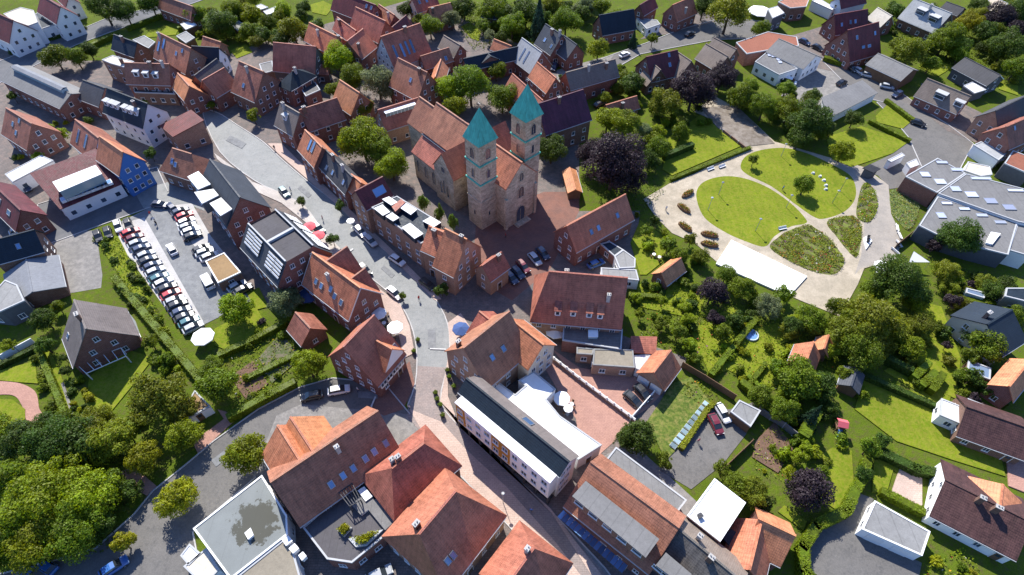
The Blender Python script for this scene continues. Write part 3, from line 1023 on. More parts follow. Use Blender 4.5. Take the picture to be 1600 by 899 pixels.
BUILDINGS = [
{'name':'white_gabled_hall','label':'white gabled hall with five tall ground-floor windows, left edge','cat':'building','roof':'darkred','wall':'white','k':'g','c':(-166.59,186.03,-0.5329),'L':18.99,'W':4.4,'WF':4.4,'he':5.5,'hr':10.56,'wrow':5},
{'name':'white_link_building','label':'low white link building between two white gabled halls','cat':'building','roof':'slate','wall':'white','k':'f','c':(-159,194.57),'pts':[(2.1,-7.15),(5.69,-2.9),(-2.43,6.97),(-5.35,3.08)],'h':4.5},
{'name':'white_gabled_hall','label':'taller white gabled hall with small scattered windows at the tree-lined road','cat':'building','roof':'darkred','wall':'white','k':'g','c':(-153.79,195.17,-0.6588),'L':13.07,'W':3.44,'WF':3.44,'he':6.5,'hr':10.46},
{'name':'curved_roof_store','label':'pale curved-roof store behind the left white gabled hall','cat':'store','roof':'cream','wall':'white','k':'f','c':(-162.93,191.08),'pts':[(-2.36,-2.39),(5.29,-6.18),(7.05,-3.8),(1.27,4.39),(-4.1,6.36),(-7.16,1.62)],'h':7,'win':0},
{'name':'white_rear_hall','label':'white gabled hall cut by the top edge','cat':'building','roof':'darkred','wall':'white','k':'g','c':(-156.41,206.61,-0.7777),'L':8.2,'W':2.17,'WF':2.17,'he':5.5,'hr':7.99},
{'name':'long_grey_hall','label':'long grey-roofed brick hall with glazed ridge lantern','cat':'building','roof':'grey','wall':'brick_red','k':'g','c':(-137.14,153.27,-0.5145),'L':27.99,'W':4.33,'WF':4.33,'he':5,'hr':6.93,'lantern':1},
{'name':'brown_roof_house','label':'brown-roofed house with paired skylights at the left edge','cat':'house','roof':'brown','wall':'brick_red','k':'g','c':(-129.04,130.96,-0.5761),'L':12,'W':4.37,'WF':4.37,'he':5,'hr':10.03,'sky':[(-1.84,-1.93,0.9,1.3),(0.69,-0.78,0.9,1.3),(0.3,-3.01,0.9,1.3)]},
{'name':'slate_roof_cottage','label':'small cottage with near-black slate roof behind cream flat-roofed house','cat':'house','roof':'slate','wall':'brick_brown','k':'g','c':(-122.48,176.61,-0.4798),'L':10.09,'W':2.67,'WF':2.67,'he':4.5,'hr':7.58,'chim':[(-0.48,-0.72)]},
{'name':'grey_flat_store','label':'light grey flat-roofed store between slate cottage and brown gabled house','cat':'store','roof':'lightgrey','wall':'brick_brown','k':'f','c':(-120.06,181.81),'pts':[(2.84,-4.4),(3.37,-0.28),(-1.82,3.76),(-4.38,0.91)],'h':4},
{'name':'brown_gable_house','label':'brown-tiled house with two long dark roof lights','cat':'house','roof':'brown','wall':'brick_tan','k':'g','c':(-102.75,169.28,-0.6051),'L':15.75,'W':4.42,'WF':4.42,'he':5.5,'hr':11.16,'sky':[(2.16,-2.09,0.9,1.3),(4.63,-1.13,0.9,1.3),(-6.58,-2.38,1,3),(-4.42,-1.53,1,3)],'chim':[(-6.51,-0.83)]},
{'name':'navy_roof_house','label':'navy-roofed house with white gable end','cat':'house','roof':'slate','wall':'white','k':'g','c':(-94.5,169.72,-0.0856),'L':8.06,'W':3.09,'WF':3.09,'he':5,'hr':8.95},
{'name':'cream_roof_house','label':'brick house with cream flat roof and dark vents','cat':'house','roof':'cream','wall':'brick_tan','k':'f','c':(-120.49,164.86),'pts':[(-1.23,-1.19),(3.47,-3.14),(5.27,0.05),(-2.74,3.45),(-4.76,0.83)],'h':6.5,'chim':[(2.32,-1.07)]},
{'name':'dormered_red_house','label':'red-brown house with three small white dormers above a windowed lean-to','cat':'house','roof':'brown','wall':'brick_red','k':'g','c':(-106.13,156.73,-0.0228),'L':12.55,'W':3.33,'WF':3.33,'he':6.5,'hr':10.61,'chim':[(1.31,-0.67),(4.81,-0.47)],'dorm':[(-3.12,-2.32,1.5),(-0.34,-2.49,1.5),(2.45,-2.55,1.5)]},
{'name':'lean_to_block','label':'dark lean-to block with a row of white roof lights','cat':'building','roof':'darkgrey','wall':'brick_brown','k':'f','c':(-106.62,154.47),'pts':[(-4.29,-2.07),(7.56,-2.54),(3.81,2.92),(-7.08,1.7)],'h':4,'sky':[(-5.65,0.01,1.1,1.4),(-3.26,-0.08,1.1,1.4),(-1.03,-0.35,1.1,1.4),(0.96,-0.63,1.1,1.4),(2.65,-0.75,1.1,1.4),(4.41,-0.69,1.1,1.4)]},
{'name':'orange_ridge_house','label':'narrow brick house with its gable to the street and orange-lit roof','cat':'house','roof':'orange','wall':'brick_red','k':'g','c':(-94.14,151.2,-0.8515),'L':8.39,'W':2.66,'WF':4,'he':6,'hr':9.06},
{'name':'dark_roof_row_house','label':'dark-roofed row house behind the white-trimmed gable house','cat':'house','roof':'darkgrey','wall':'brick_red','k':'g','c':(-90.29,158.19,1.2437),'L':9.67,'W':2.6,'WF':2.6,'he':6,'hr':8.99},
{'name':'white_trim_gable_house','label':'red-roofed house with white-trimmed gable facing the square','cat':'house','roof':'red','wall':'brick_red','k':'g','c':(-86.39,153.68,1.0552),'L':7.54,'W':3.08,'WF':3.08,'he':5.5,'hr':9.45},
{'name':'broad_brown_house','label':'broad brown-roofed house with a shaded slate gable end','cat':'house','roof':'brown','wall':'brick_brown','k':'g','c':(-74.92,154.06,-0.5616),'L':9.56,'W':5.5,'WF':5.5,'he':5.5,'hr':11.83,'sky':[(-0.83,-3.85,0.9,1.3)],'chim':[(-0.55,-1.25)]},
{'name':'white_dormer_hotel','label':'long white building with dark roof and white dormers','cat':'building','roof':'slate','wall':'palegrey','k':'g','c':(-103.43,138.51,-0.4724),'L':15.07,'W':4.05,'WF':4.05,'he':7,'hr':11.66,'chim':[(3.91,-1.27)],'dorm':[(-6.54,-3,1.5),(-4.49,-2.94,1.5),(-2.61,-2.92,1.5),(0.47,-2.84,1.5),(2.61,-2.78,1.5),(4.7,-2.68,1.5)]},
{'name':'slate_annex','label':'dark slate annex joining the long grey hall and the white dormer building','cat':'building','roof':'darkgrey','wall':'brick_red','k':'g','c':(-119.14,149.38,-0.456),'L':8.52,'W':3.9,'WF':3.9,'he':5,'hr':8.28},
{'name':'red_monopitch_house','label':'tan brick house with dark red sloping roof at the square','cat':'house','roof':'darkred','wall':'brick_tan','k':'f','c':(-89.23,134),'pts':[(-0.98,-4.47),(5.84,0.04),(1.18,4.38),(-6.04,0.05)],'h':6.5,'zs':[5.5,7.5,7.5,5.5]},
{'name':'skylight_strip_house','label':'red-brown house with grey roof-light strips behind blue-fronted house','cat':'house','roof':'brown','wall':'white','k':'g','c':(-109.32,126.31,-0.6765),'L':11.9,'W':3.84,'WF':3.84,'he':5,'hr':9.74,'sky':[(-3.09,-2.14,1,3.6),(0.93,-1.97,1,3.6)]},
{'name':'blue_gabled_house','label':'tall blue-fronted gabled house with white-framed windows','cat':'house','roof':'orange','wall':'blue','k':'g','c':(-97.8,117.11,-0.629),'L':9.99,'W':3.26,'WF':3.26,'he':7.5,'hr':11.99,'wrow':4,'wsp':1.75},
{'name':'dark_red_shop','label':'broad dark red shop roof with white glazed monitor, beside blue-fronted house','cat':'building','roof':'darkred','wall':'white','k':'f','c':(-106.62,111.59),'pts':[(-0.6,-8.95),(9.43,0.29),(1.08,9.26),(-9.92,-0.61)],'h':5,'zs':[4,4,7.5,7.5],'boxes':[([(0.49,-7.37),(7.21,-0.66),(4.26,2.48),(-2.85,-3.96)],6.2,1.6,'white','glassgrey')],'strip':1,'strip_a':(-0.48,-7.11),'strip_b':(7.7,-0.34),'strip_z':5.05},
{'name':'plain_red_house','label':'plain red-roofed house with dark slate gable end','cat':'house','roof':'red','wall':'slatewall','k':'g','c':(-66.4,168.29,-0.1502),'L':13.02,'W':4.68,'WF':4.68,'he':5,'hr':10.99},
{'name':'small_red_shed','label':'small red-roofed shed against the plain red house','cat':'shed','roof':'red','wall':'brick_brown','k':'f','c':(-59.52,166.46),'pts':[(-2.15,-1.19),(2.09,-1.4),(2.2,1.24),(-2.13,1.35)],'h':3.2,'zs':[3.32,3.2,4.88,4.95]},
{'name':'navy_hip_house','label':'brick house with navy hipped roof','cat':'house','roof':'slate','wall':'brick_red','k':'g','c':(-64.44,157.53,0.9792),'L':1.52,'W':2.61,'WF':2.61,'he':6,'hr':8.8,'hipA':4.5,'hipB':4.5,'chim':[(-0.06,-0.6)]},
{'name':'patio_flat_roof','label':'dark flat roof with patio furniture beside navy hipped house','cat':'building','roof':'darkgrey','wall':'brick_red','k':'f','c':(-60.69,156.05),'pts':[(-0.25,-4.18),(3.16,-0.69),(0.09,4.46),(-3,0.41)],'h':4},
{'name':'orange_cross_house','label':'orange-lit gabled house beside the flat patio roof','cat':'house','roof':'orange','wall':'brick_brown','k':'g','c':(-46.34,148.02,-0.7617),'L':8.83,'W':3.74,'WF':3.74,'he':5,'hr':9.79},
{'name':'long_maroon_house','label':'maroon-roofed long house with a brick dormer, behind the plane trees','cat':'house','roof':'brown','wall':'brick_red','k':'g','c':(-52.73,138.39,0.607),'L':10.17,'W':3.33,'WF':3.33,'he':6,'hr':10.26,'chim':[(-4.16,-0.62)]},
{'name':'grey_street_house','label':'grey-roofed house with one dormer on the old square','cat':'house','roof':'greybrown','wall':'brick_red','k':'g','c':(-59.58,135.76,-0.6613),'L':7.58,'W':3.51,'WF':3.51,'he':6,'hr':10.65,'chim':[(-1.92,-0.55)],'dorm':[(-0.54,-2.2,1.5)]},
{'name':'orange_street_house','label':'orange-roofed street house with two pale roof lights','cat':'house','roof':'orange','wall':'brick_red','k':'g','c':(-50.33,122.6,-0.8813),'L':8.91,'W':3.09,'WF':3.09,'he':6.5,'hr':10.6,'sky':[(-0.43,-1.25,1,3),(1.3,-1.05,1,3)]},
{'name':'peach_roof_house','label':'peach-tiled house beyond the bright linden tree','cat':'house','roof':'orange','wall':'brick_red','k':'g','c':(-59.94,179.77,-0.674),'L':15.56,'W':3.28,'WF':3.28,'he':5.5,'hr':9.69,'chim':[(7.08,-0.62),(-2.34,-1.4)]},
{'name':'red_back_house','label':'red-roofed back house behind the peach-tiled house','cat':'house','roof':'red','wall':'brick_red','k':'g','c':(-55.29,187.89,-0.8492),'L':11.52,'W':2.32,'WF':2.32,'he':5,'hr':7.97,'chim':[(-2.99,-0.92)]},
{'name':'steep_red_house','label':'steep red-roofed house among the crowded old-town roofs','cat':'house','roof':'red','wall':'brick_red','k':'g','c':(-47.03,188.29,-0.694),'L':14.01,'W':3.87,'WF':3.87,'he':6,'hr':11.14},
{'name':'maroon_top_house','label':'dark maroon roof with blue roof lights at the top edge','cat':'house','roof':'darkred','wall':'brick_red','k':'g','c':(-54.54,201.98,-0.595),'L':18.27,'W':3.64,'WF':3.64,'he':5.5,'hr':10.15,'sky':[(5.71,-0.88,0.9,1.3),(7.88,-0.85,0.9,1.3)]},
{'name':'chimney_row_house','label':'small brown house with white chimney among old-town roofs','cat':'house','roof':'brown','wall':'brick_red','k':'g','c':(-43.62,197.38,-0.8655),'L':9.44,'W':2.66,'WF':2.66,'he':5,'hr':8.41,'chim':[(2.68,-1.08)]},
{'name':'courtyard_house','label':'brick courtyard house with crossing orange ridges','cat':'house','roof':'red','wall':'brick_red','k':'g','c':(-50,176.61,1.1538),'L':8.22,'W':3.94,'WF':3.94,'he':5.5,'hr':10.03,'chim':[(-2.35,-2.47)]},
{'name':'timbered_barn_house','label':'large red-roofed house with pale timbered end and dark roof slots','cat':'barn','roof':'red','wall':'timber','k':'g','c':(-35.2,174.65,0.6928),'L':13.49,'W':5.35,'WF':5.35,'he':5.5,'hr':12.87,'sky':[(-4.52,-3.13,0.8,4),(-2.09,-3.28,0.8,4),(-0.28,-3.18,0.8,4),(1.44,-3.2,0.8,4)],'chim':[(1.16,-0.61)]},
{'name':'dark_red_rear_house','label':'dark red roof behind the large timbered house','cat':'house','roof':'darkred','wall':'brick_red','k':'g','c':(-39.38,190.41,1.1844),'L':11.96,'W':1.75,'WF':1.75,'he':5,'hr':7.24},
{'name':'cream_side_house','label':'cream-walled red-roofed house at the top edge beside the alley','cat':'house','roof':'brown','wall':'cream','k':'g','c':(-32.46,207.67,0.6486),'L':8.65,'W':2.88,'WF':2.88,'he':5.5,'hr':8.81,'sky':[(-2.37,-1.22,0.9,1.3),(0.43,-1.34,0.9,1.3)]},
{'name':'salmon_roof_house','label':'salmon-tiled house beside dark round trees near the top','cat':'house','roof':'orange','wall':'brick_red','k':'g','c':(-26.42,202.6,0.5172),'L':7.77,'W':2.83,'WF':2.83,'he':4.5,'hr':7.76,'chim':[(-3.18,-1.26)]},
{'name':'navy_roof_cottage','label':'small navy-roofed cottage at the top between gardens','cat':'house','roof':'slate','wall':'brick_brown','k':'g','c':(-8.79,205.43,-0.2899),'L':5.25,'W':2.51,'WF':2.51,'he':4,'hr':6.89},
{'name':'maroon_low_house','label':'low maroon house in front of the timbered barn house','cat':'house','roof':'brown','wall':'brick_red','k':'g','c':(-25.13,172.38,0.5941),'L':9.52,'W':2.36,'WF':2.36,'he':4.5,'hr':7.22,'sky':[(2.71,-1.83,0.9,1.3)]},
{'name':'tan_roof_cottage','label':'tan-roofed cottage beside dark trees','cat':'house','roof':'greybrown','wall':'brick_red','k':'g','c':(-20.51,180.7,-0.8187),'L':7.91,'W':2.42,'WF':2.42,'he':4,'hr':6.78},
{'name':'stepped_gable_house','label':'brown-roofed house with tall red brick gable facing the church','cat':'house','roof':'brown','wall':'brick_red','k':'g','c':(-29.23,154.69,-0.6879),'L':11.39,'W':4.51,'WF':4.51,'he':6.5,'hr':12.7,'sky':[(1.15,-2.32,0.9,1.3)],'chim':[(3.6,-0.75)]},
{'name':'dormer_strip_house','label':'red parish house with a long white dormer strip by the church trees','cat':'house','roof':'red','wall':'brick_tan','k':'g','c':(-31.77,140.36,0.551),'L':11.28,'W':3.65,'WF':3.65,'he':5.5,'hr':9.42,'strip_d':1},
{'name':'little_orange_roof','label':'little orange-roofed lean house beside round church trees','cat':'building','roof':'orange','wall':'brick_red','k':'g','c':(-23.2,162.64,1.4919),'L':9.67,'W':1.9,'WF':1.9,'he':5,'hr':7.43},
{'name':'navy_long_house','label':'long navy-roofed house with brick cross gable','cat':'house','roof':'slate','wall':'brick_red','k':'g','c':(-6.94,171.67,0.4459),'L':19.33,'W':2.04,'WF':2.04,'he':5.5,'hr':7.85,'wings':[{'c':(-1.83,-0.84,1.5708),'L':1.67,'W':2.6,'WF':2.6,'he':6.4,'hr':7.8,'roof':'slate','wall':'brick_red'}]},
{'name':'striped_grey_house','label':'grey-roofed house with pale roof-light stripes','cat':'house','roof':'palegreyroof','wall':'brick_red','k':'g','c':(4.77,172.26,-0.9603),'L':10.11,'W':3.94,'WF':3.94,'he':5,'hr':10.04,'sky':[(-1.64,-2.34,0.5,4),(0.55,-2.34,0.5,4)]},
{'name':'slate_cross_house','label':'grey slate house with brick cross gable and white window','cat':'house','roof':'slategrey','wall':'brick_red','k':'g','c':(11.88,183.42,-0.9618),'L':8.51,'W':3.91,'WF':3.91,'he':4.5,'hr':9.51,'sky':[(-1.08,-2.55,0.9,1.3),(2.79,-2.83,0.9,1.3)],'chim':[(0.35,-0.97),(3.56,-0.35)]},
{'name':'slate_front_house','label':'slate-roofed brick gable house with white upper window, attached to slate cross house','cat':'house','roof':'slategrey','wall':'brick_red','k':'g','c':(16.98,179.46,-0.9876),'L':6.57,'W':3.42,'WF':3.42,'he':4.5,'hr':8.17},
{'name':'black_roof_bungalow','label':'brick bungalow with black pitched roof beside a blue spruce','cat':'house','roof':'slate','wall':'brick_red','k':'g','c':(33.34,197.49,0.3842),'L':12.53,'W':3.59,'WF':3.59,'he':4.2,'hr':8.8},
{'name':'pale_garage','label':'pale flat-roofed garage right of black-roofed bungalow','cat':'garage','roof':'lightgrey','wall':'white','k':'f','c':(46.36,202.67),'pts':[(-1.82,-4.5),(3.39,-0.87),(2.7,2.04),(-4.26,3.33)],'h':3},
{'name':'brick_villa','label':'red brick villa with gabled dormer at the top edge','cat':'house','roof':'darkred','wall':'brick_red','k':'g','c':(45.34,209.28,0.8504),'L':8.5,'W':1.98,'WF':1.98,'he':5,'hr':7.53},
{'name':'red_corner_house','label':'red-roofed corner house with chimney beside the bending road','cat':'house','roof':'red','wall':'brick_red','k':'g','c':(57.23,207.42,0.6911),'L':10.06,'W':3.17,'WF':3.17,'he':4.5,'hr':8.56,'chim':[(-0.45,-2.41)]},
{'name':'terrace_row','label':'terraced row with alternating red and grey roof panels','cat':'building','roof':'greybrown','wall':'brick_red','k':'g','c':(22.18,162.56,0.4912),'L':16.78,'W':3.06,'WF':3.06,'he':5.5,'hr':9.02,'chim':[(-1.17,-0.75),(4.77,-1.25)]},
{'name':'rose_tile_house','label':'rose-tiled house with two small gables behind right church tower','cat':'house','roof':'orange','wall':'brick_red','k':'g','c':(8.92,158.8,-1.0222),'L':9.63,'W':2.79,'WF':2.79,'he':6,'hr':9.57},
{'name':'tall_brown_house','label':'tall brown-roofed house partly behind right church tower','cat':'house','roof':'red','wall':'brick_red','k':'g','c':(3.3,149.62,-1.0089),'L':15.54,'W':2.72,'WF':2.72,'he':6,'hr':9.61},
{'name':'purple_roof_house','label':'large aubergine-roofed house behind the church','cat':'house','roof':'purple','wall':'brick_brown','k':'g','c':(11.85,138.93,0.5319),'L':14.24,'W':5.04,'WF':5.04,'he':7.5,'hr':13.29,'chim':[(-0.86,-0.9)]},
{'name':'low_red_cottage','label':'low red-roofed cottage behind bright shrubs','cat':'house','roof':'red','wall':'brick_brown','k':'g','c':(30.38,149.71,0.4878),'L':10.17,'W':2.09,'WF':2.09,'he':3.5,'hr':5.74,'chim':[(-0.5,-1.43)]},
{'name':'corner_hip_house','label':'red-brown house with striped cross gable and white garage door','cat':'house','roof':'darkred','wall':'brick_red','k':'g','c':(44.1,169.18,0.4245),'L':10.72,'W':4.54,'WF':4.54,'he':4.5,'hr':9.72,'sky':[(2.24,-0.64,0.9,1.3),(1.86,-2.47,0.9,1.3)],'wings':[{'c':(-3.25,-2.4,1.5708),'L':4.79,'W':3.6,'WF':3.6,'he':3.5,'hr':7.64,'roof':'greybrown','wall':'brick_brown'}]},
{'name':'striped_tan_house','label':'tan-striped roof half hidden by purple trees','cat':'house','roof':'greybrown','wall':'brick_red','k':'g','c':(50.97,169.89,-1.022),'L':6.77,'W':3.89,'WF':3.89,'he':4.5,'hr':8.67},
{'name':'grey_gable_house','label':'grey-brown gabled house at the right of the dark purple trees','cat':'house','roof':'greybrown','wall':'brick_red','k':'g','c':(62.41,175.12,-0.9679),'L':8.75,'W':3.24,'WF':3.24,'he':4.5,'hr':7.98},
{'name':'grey_rear_house','label':'grey-brown roof directly behind its front twin near the road','cat':'house','roof':'greybrown','wall':'brick_red','k':'g','c':(66.4,180.72,-0.9155),'L':8.65,'W':2.63,'WF':2.63,'he':4.5,'hr':7.32},
{'name':'low_red_hall','label':'long low red-roofed hall with blue parasols in front','cat':'building','roof':'redflat','wall':'brick_red','k':'f','c':(83,186.72),'pts':[(-9.11,-7),(-1.49,-4.4),(9.3,-1.24),(10.43,4.65),(1.67,7.84),(-10.79,0.15)],'h':4.5,'win':0},
{'name':'grey_workshop','label':'white-walled workshop with grey gabled roof','cat':'building','roof':'grey','wall':'white','k':'g','c':(89.29,179.92,-0.8605),'L':13.2,'W':5.21,'WF':5.21,'he':4.5,'hr':6.93},
{'name':'workshop_wing','label':'flat-roofed white workshop wing with three roof domes','cat':'building','roof':'greygravel','wall':'white','k':'f','c':(81.71,174.66),'pts':[(-0.04,7.99),(-5.94,1.09),(-0.42,-6.44),(6.4,-2.64)],'h':4,'wrow':5,'sky':[(0.59,4.57,1.1,1.4),(1.69,2.62,1.1,1.4),(-0.36,5.24,1.1,1.4),(1.92,1.06,1.1,1.4)]},
{'name':'twin_red_house','label':'front one of twin red houses with white balconies','cat':'house','roof':'darkred','wall':'brick_red','k':'g','c':(110.67,186.19,0.4521),'L':13.16,'W':5.37,'WF':5.37,'he':3.6,'hr':10.99,'sky':[(-3.13,-1.72,0.9,1.3),(4.74,-1.82,0.9,1.3),(-0.7,-3.73,1.4,1),(1.88,-3.82,1.4,1)]},
{'name':'twin_red_house','label':'rear one of twin red houses with white balconies','cat':'house','roof':'darkred','wall':'brick_red','k':'g','c':(113.5,201.58,0.3425),'L':13.23,'W':3.47,'WF':3.47,'he':3.6,'hr':8.38,'sky':[(-4.14,-2.07,0.9,1.3),(-0.49,-1.91,0.9,1.3),(1.5,-1.92,0.9,1.3)]},
{'name':'blue_white_house','label':'pale blue-white house with dark red roof at top edge','cat':'house','roof':'darkred','wall':'paleblue','k':'g','c':(119.57,217.1,0.4388),'L':11.55,'W':2.52,'WF':2.52,'he':5,'hr':7.71},
{'name':'brown_block','label':'brown flat block at the top edge behind white-roofed house','cat':'building','roof':'brown','wall':'brick_brown','k':'f','c':(100.4,216.2),'pts':[(-3.51,-4.94),(2.62,-3.47),(5.07,1.67),(2.24,6.77),(-6.41,-0.04)],'h':5},
{'name':'white_carport','label':'white-roofed carport beside the pale blue-white house','cat':'carport','roof':'white','wall':'white','k':'f','c':(111.85,218.1),'pts':[(1.24,-4.43),(2.92,-2.87),(-0.42,4.7),(-3.73,2.61)],'h':3.5,'win':0},
{'name':'white_roof_villa','label':'villa with bright white roof beside low red hall','cat':'house','roof':'white','wall':'slatewall','k':'f','c':(90.42,207.38),'pts':[(-2.35,-4.96),(2.74,-0.98),(1.8,4.09),(-2.19,1.85)],'h':5.5},
{'name':'cream_gable_cottage','label':'cream-roofed brick cottage beside twin red houses','cat':'house','roof':'cream','wall':'brick_red','k':'g','c':(127.02,205.32,-1.1915),'L':6.31,'W':2.6,'WF':2.6,'he':4,'hr':6.99},
{'name':'silver_roof_house','label':'big silver-roofed house with two dark dormers','cat':'house','roof':'silver','wall':'brick_brown','k':'g','c':(142.82,205.93,-0.9394),'L':13.01,'W':5.35,'WF':5.35,'he':4,'hr':8.99,'chim':[(-0.1,-1.09)],'dorm':[(-1.65,-3.25,3),(3.31,-3.61,3)]},
{'name':'charcoal_roof_house','label':'charcoal-roofed house at the top right among trees','cat':'house','roof':'darkgrey','wall':'brick_brown','k':'g','c':(156.03,213.71,-0.8764),'L':5.97,'W':3.2,'WF':3.2,'he':4.5,'hr':5.99},
{'name':'beige_roof_house','label':'beige-roofed house cut by top edge at the right','cat':'house','roof':'beige','wall':'cream','k':'f','c':(172.85,217.52),'pts':[(-2.98,-7.31),(5.77,1.73),(2.53,6.8),(-5.32,-1.23)],'h':4.5},
{'name':'open_barn','label':'open-fronted grey-roofed barn beside parked cars','cat':'barn','roof':'grey','wall':'timberbrown','k':'g','c':(118.75,174.29,-0.9117),'L':11.55,'W':4.77,'WF':4.77,'he':3.8,'hr':5.73,'win':0},
{'name':'carport_row','label':'long grey carport roof with white front edge','cat':'carport','roof':'grey','wall':'white','k':'f','c':(98.78,157.05),'pts':[(-8.61,-9.75),(10.09,3.47),(6.97,8.05),(-8.45,-1.78)],'h':3.6,'zs':[3,3,4.2,4.2],'win':0},
{'name':'brown_long_bungalow','label':'long brown-grey bungalow with brick dormers and white gable trim','cat':'house','roof':'greybrown','wall':'brick_red','k':'g','c':(126.32,156.88,-0.83),'L':12.03,'W':3.43,'WF':3.43,'he':3.6,'hr':7.54,'dorm':[(-0.29,-2.7,3),(5.02,-2.57,2.4)]},
{'name':'solar_roof_house','label':'dark modern house with white solar-covered roof slope','cat':'house','roof':'darkgrey','wall':'slatewall','k':'g','c':(144.26,171.39,-1.0661),'L':11.44,'W':3.83,'WF':3.83,'he':4,'hr':6.21,'roof2':'white'},
{'name':'white_patio_roof','label':'small white patio roof in front of dark modern house','cat':'building','roof':'white','wall':'slatewall','k':'f','c':(140.29,164.48),'pts':[(-1.49,-3.19),(3.05,-1.1),(1.23,3.35),(-2.8,0.94)],'h':3,'win':0},
{'name':'right_edge_dark_house','label':'dark-roofed tan house at the right edge','cat':'house','roof':'darkgrey','wall':'brick_tan','k':'g','c':(138.7,146.75,0.5504),'L':16.73,'W':3.28,'WF':3.28,'he':5.5,'hr':9.27},
{'name':'right_edge_brown_house','label':'brown-roofed brick house at right edge above the sheds','cat':'house','roof':'brown','wall':'brick_red','k':'g','c':(136.18,137.67,0.5003),'L':14.62,'W':3.72,'WF':3.72,'he':5.5,'hr':9.78,'sky':[(-4.16,-0.84,0.9,1.3)]},
{'name':'red_edge_house','label':'red-brown roof at the top edge among dark trees','cat':'house','roof':'brown','wall':'brick_red','k':'g','c':(-116.58,203.04,-0.5163),'L':16.07,'W':2.37,'WF':2.37,'he':4.5,'hr':7.54},
{'name':'low_maroon_cottage','label':'low maroon-roofed cottage behind navy-roofed house','cat':'house','roof':'brown','wall':'brick_brown','k':'g','c':(-97.73,181.28,-0.4686),'L':7.32,'W':1.76,'WF':1.76,'he':3.5,'hr':5.39},
{'name':'white_garden_shed','label':'white-roofed garden shed among trees at the top left','cat':'shed','roof':'white','wall':'timberbrown','k':'f','c':(-111.66,195.83),'pts':[(0.41,-3.44),(2.83,0.03),(-0.33,3.02),(-2.92,0.39)],'h':2.8,'win':0},
{'name':'pale_garden_shed','label':'pale flat garden shed below the white-roofed one','cat':'shed','roof':'lightgrey','wall':'timberbrown','k':'f','c':(-109.5,187.47),'pts':[(1.52,-3.93),(3.12,-0.37),(-1.35,3.83),(-3.3,0.48)],'h':2.8,'win':0},
{'name':'small_grey_shed','label':'small grey shed roof beside big dark garden tree','cat':'shed','roof':'lightgrey','wall':'timberbrown','k':'f','c':(-94.89,196.1),'pts':[(0.87,-3.64),(2.52,-0.21),(-0.7,3.12),(-2.69,0.74)],'h':2.8,'win':0},
{'name':'long_white_greenhouse','label':'long white greenhouse roof at the top edge','cat':'greenhouse','roof':'white','wall':'glassgrey','k':'f','c':(-86.04,207.79),'pts':[(-0.98,-4.14),(2.85,1.46),(1.35,3.89),(-3.21,-1.22)],'h':2.8,'win':0},
{'name':'white_top_shed','label':'white flat shed at the top left edge of gardens','cat':'shed','roof':'white','wall':'timberbrown','k':'f','c':(-91.11,209.83),'pts':[(0.18,-2.34),(2.68,-0.15),(-0.57,2.22),(-2.29,0.28)],'h':2.8,'win':0},
{'name':'brown_barn','label':'brown-roofed barn at the top between maroon roof and alley','cat':'barn','roof':'brown','wall':'brick_red','k':'g','c':(-58.55,213.83,-0.7319),'L':7.35,'W':1.79,'WF':1.79,'he':4.5,'hr':6.79},
{'name':'grey_yard_roof','label':'grey shed roof left of plain red house','cat':'building','roof':'grey','wall':'brick_brown','k':'f','c':(-77.38,169.08),'pts':[(-0.29,-3.78),(2.61,-1.83),(0.56,3.83),(-2.88,1.78)],'h':3,'win':0},
{'name':'pink_garden_house','label':'pinkish-tiled house right of the bright garden lawn','cat':'house','roof':'orange','wall':'brick_red','k':'g','c':(-4.35,180.93,-0.6457),'L':6.53,'W':1.91,'WF':1.91,'he':4,'hr':6.2},
{'name':'white_flat_shed','label':'white flat-roofed shed behind dark red shop','cat':'shed','roof':'white','wall':'white','k':'f','c':(-122.96,117.4),'pts':[(-0.88,-5.52),(4.75,3.09),(0.53,5.09),(-4.4,-2.66)],'h':4},
{'name':'tan_hip_house','label':'tan-roofed hipped house with three skylights','cat':'house','roof':'brown','wall':'brick_brown','k':'g','c':(-82.1,118.2,-0.3782),'L':6,'W':3.85,'WF':3.85,'he':5,'hr':9.42,'hipA':3,'hipB':4,'sky':[(-2.4,-2.03,0.9,1.3),(-2.4,-2.21,0.9,1.3),(-1.26,-2.49,0.9,1.3)]},
{'name':'slate_modern_block','label':'slate-roofed brick block with white box dormers and gabled end','cat':'building','roof':'slategrey','wall':'brick_red','k':'g','c':(-65.14,103.27,-0.8685),'L':16.64,'W':4.95,'WF':4.95,'he':8,'hr':13.69,'gboxes':[([(-3.28,-5.74),(-3.31,-2.92),(-9.39,-3.36),(-9.02,-5.97)],11.2),([(1.97,-6.78),(1.58,-3),(-1.16,-3.09),(-2.67,-6.73)],11.2),([(8.3,-5.18),(7.79,-2.45),(2.87,-2.85),(3.13,-5.5)],11.2)]},
{'name':'maroon_edge_house','label':'maroon-roofed house with skylights cut by the left edge','cat':'house','roof':'darkred','wall':'brick_red','k':'g','c':(-117.27,101.97,-0.6587),'L':16.22,'W':3.18,'WF':3.18,'he':5,'hr':8.65,'sky':[(-1.05,-1.51,0.9,1.3),(3.79,-1.87,1.6,1.2)]},
{'name':'white_garage','label':'white flat garage behind maroon house at left edge','cat':'garage','roof':'white','wall':'white','k':'f','c':(-122.02,108.86),'pts':[(1.12,-2.39),(2.91,-0.82),(-1.23,2.41),(-2.79,0.8)],'h':3,'win':0},
{'name':'white_side_garage','label':'white garage with window facing the shaded street','cat':'garage','roof':'white','wall':'white','k':'f','c':(-115.37,99.18),'pts':[(1.02,-2.4),(2.23,0.31),(-0.88,2.43),(-2.36,-0.34)],'h':3.2},
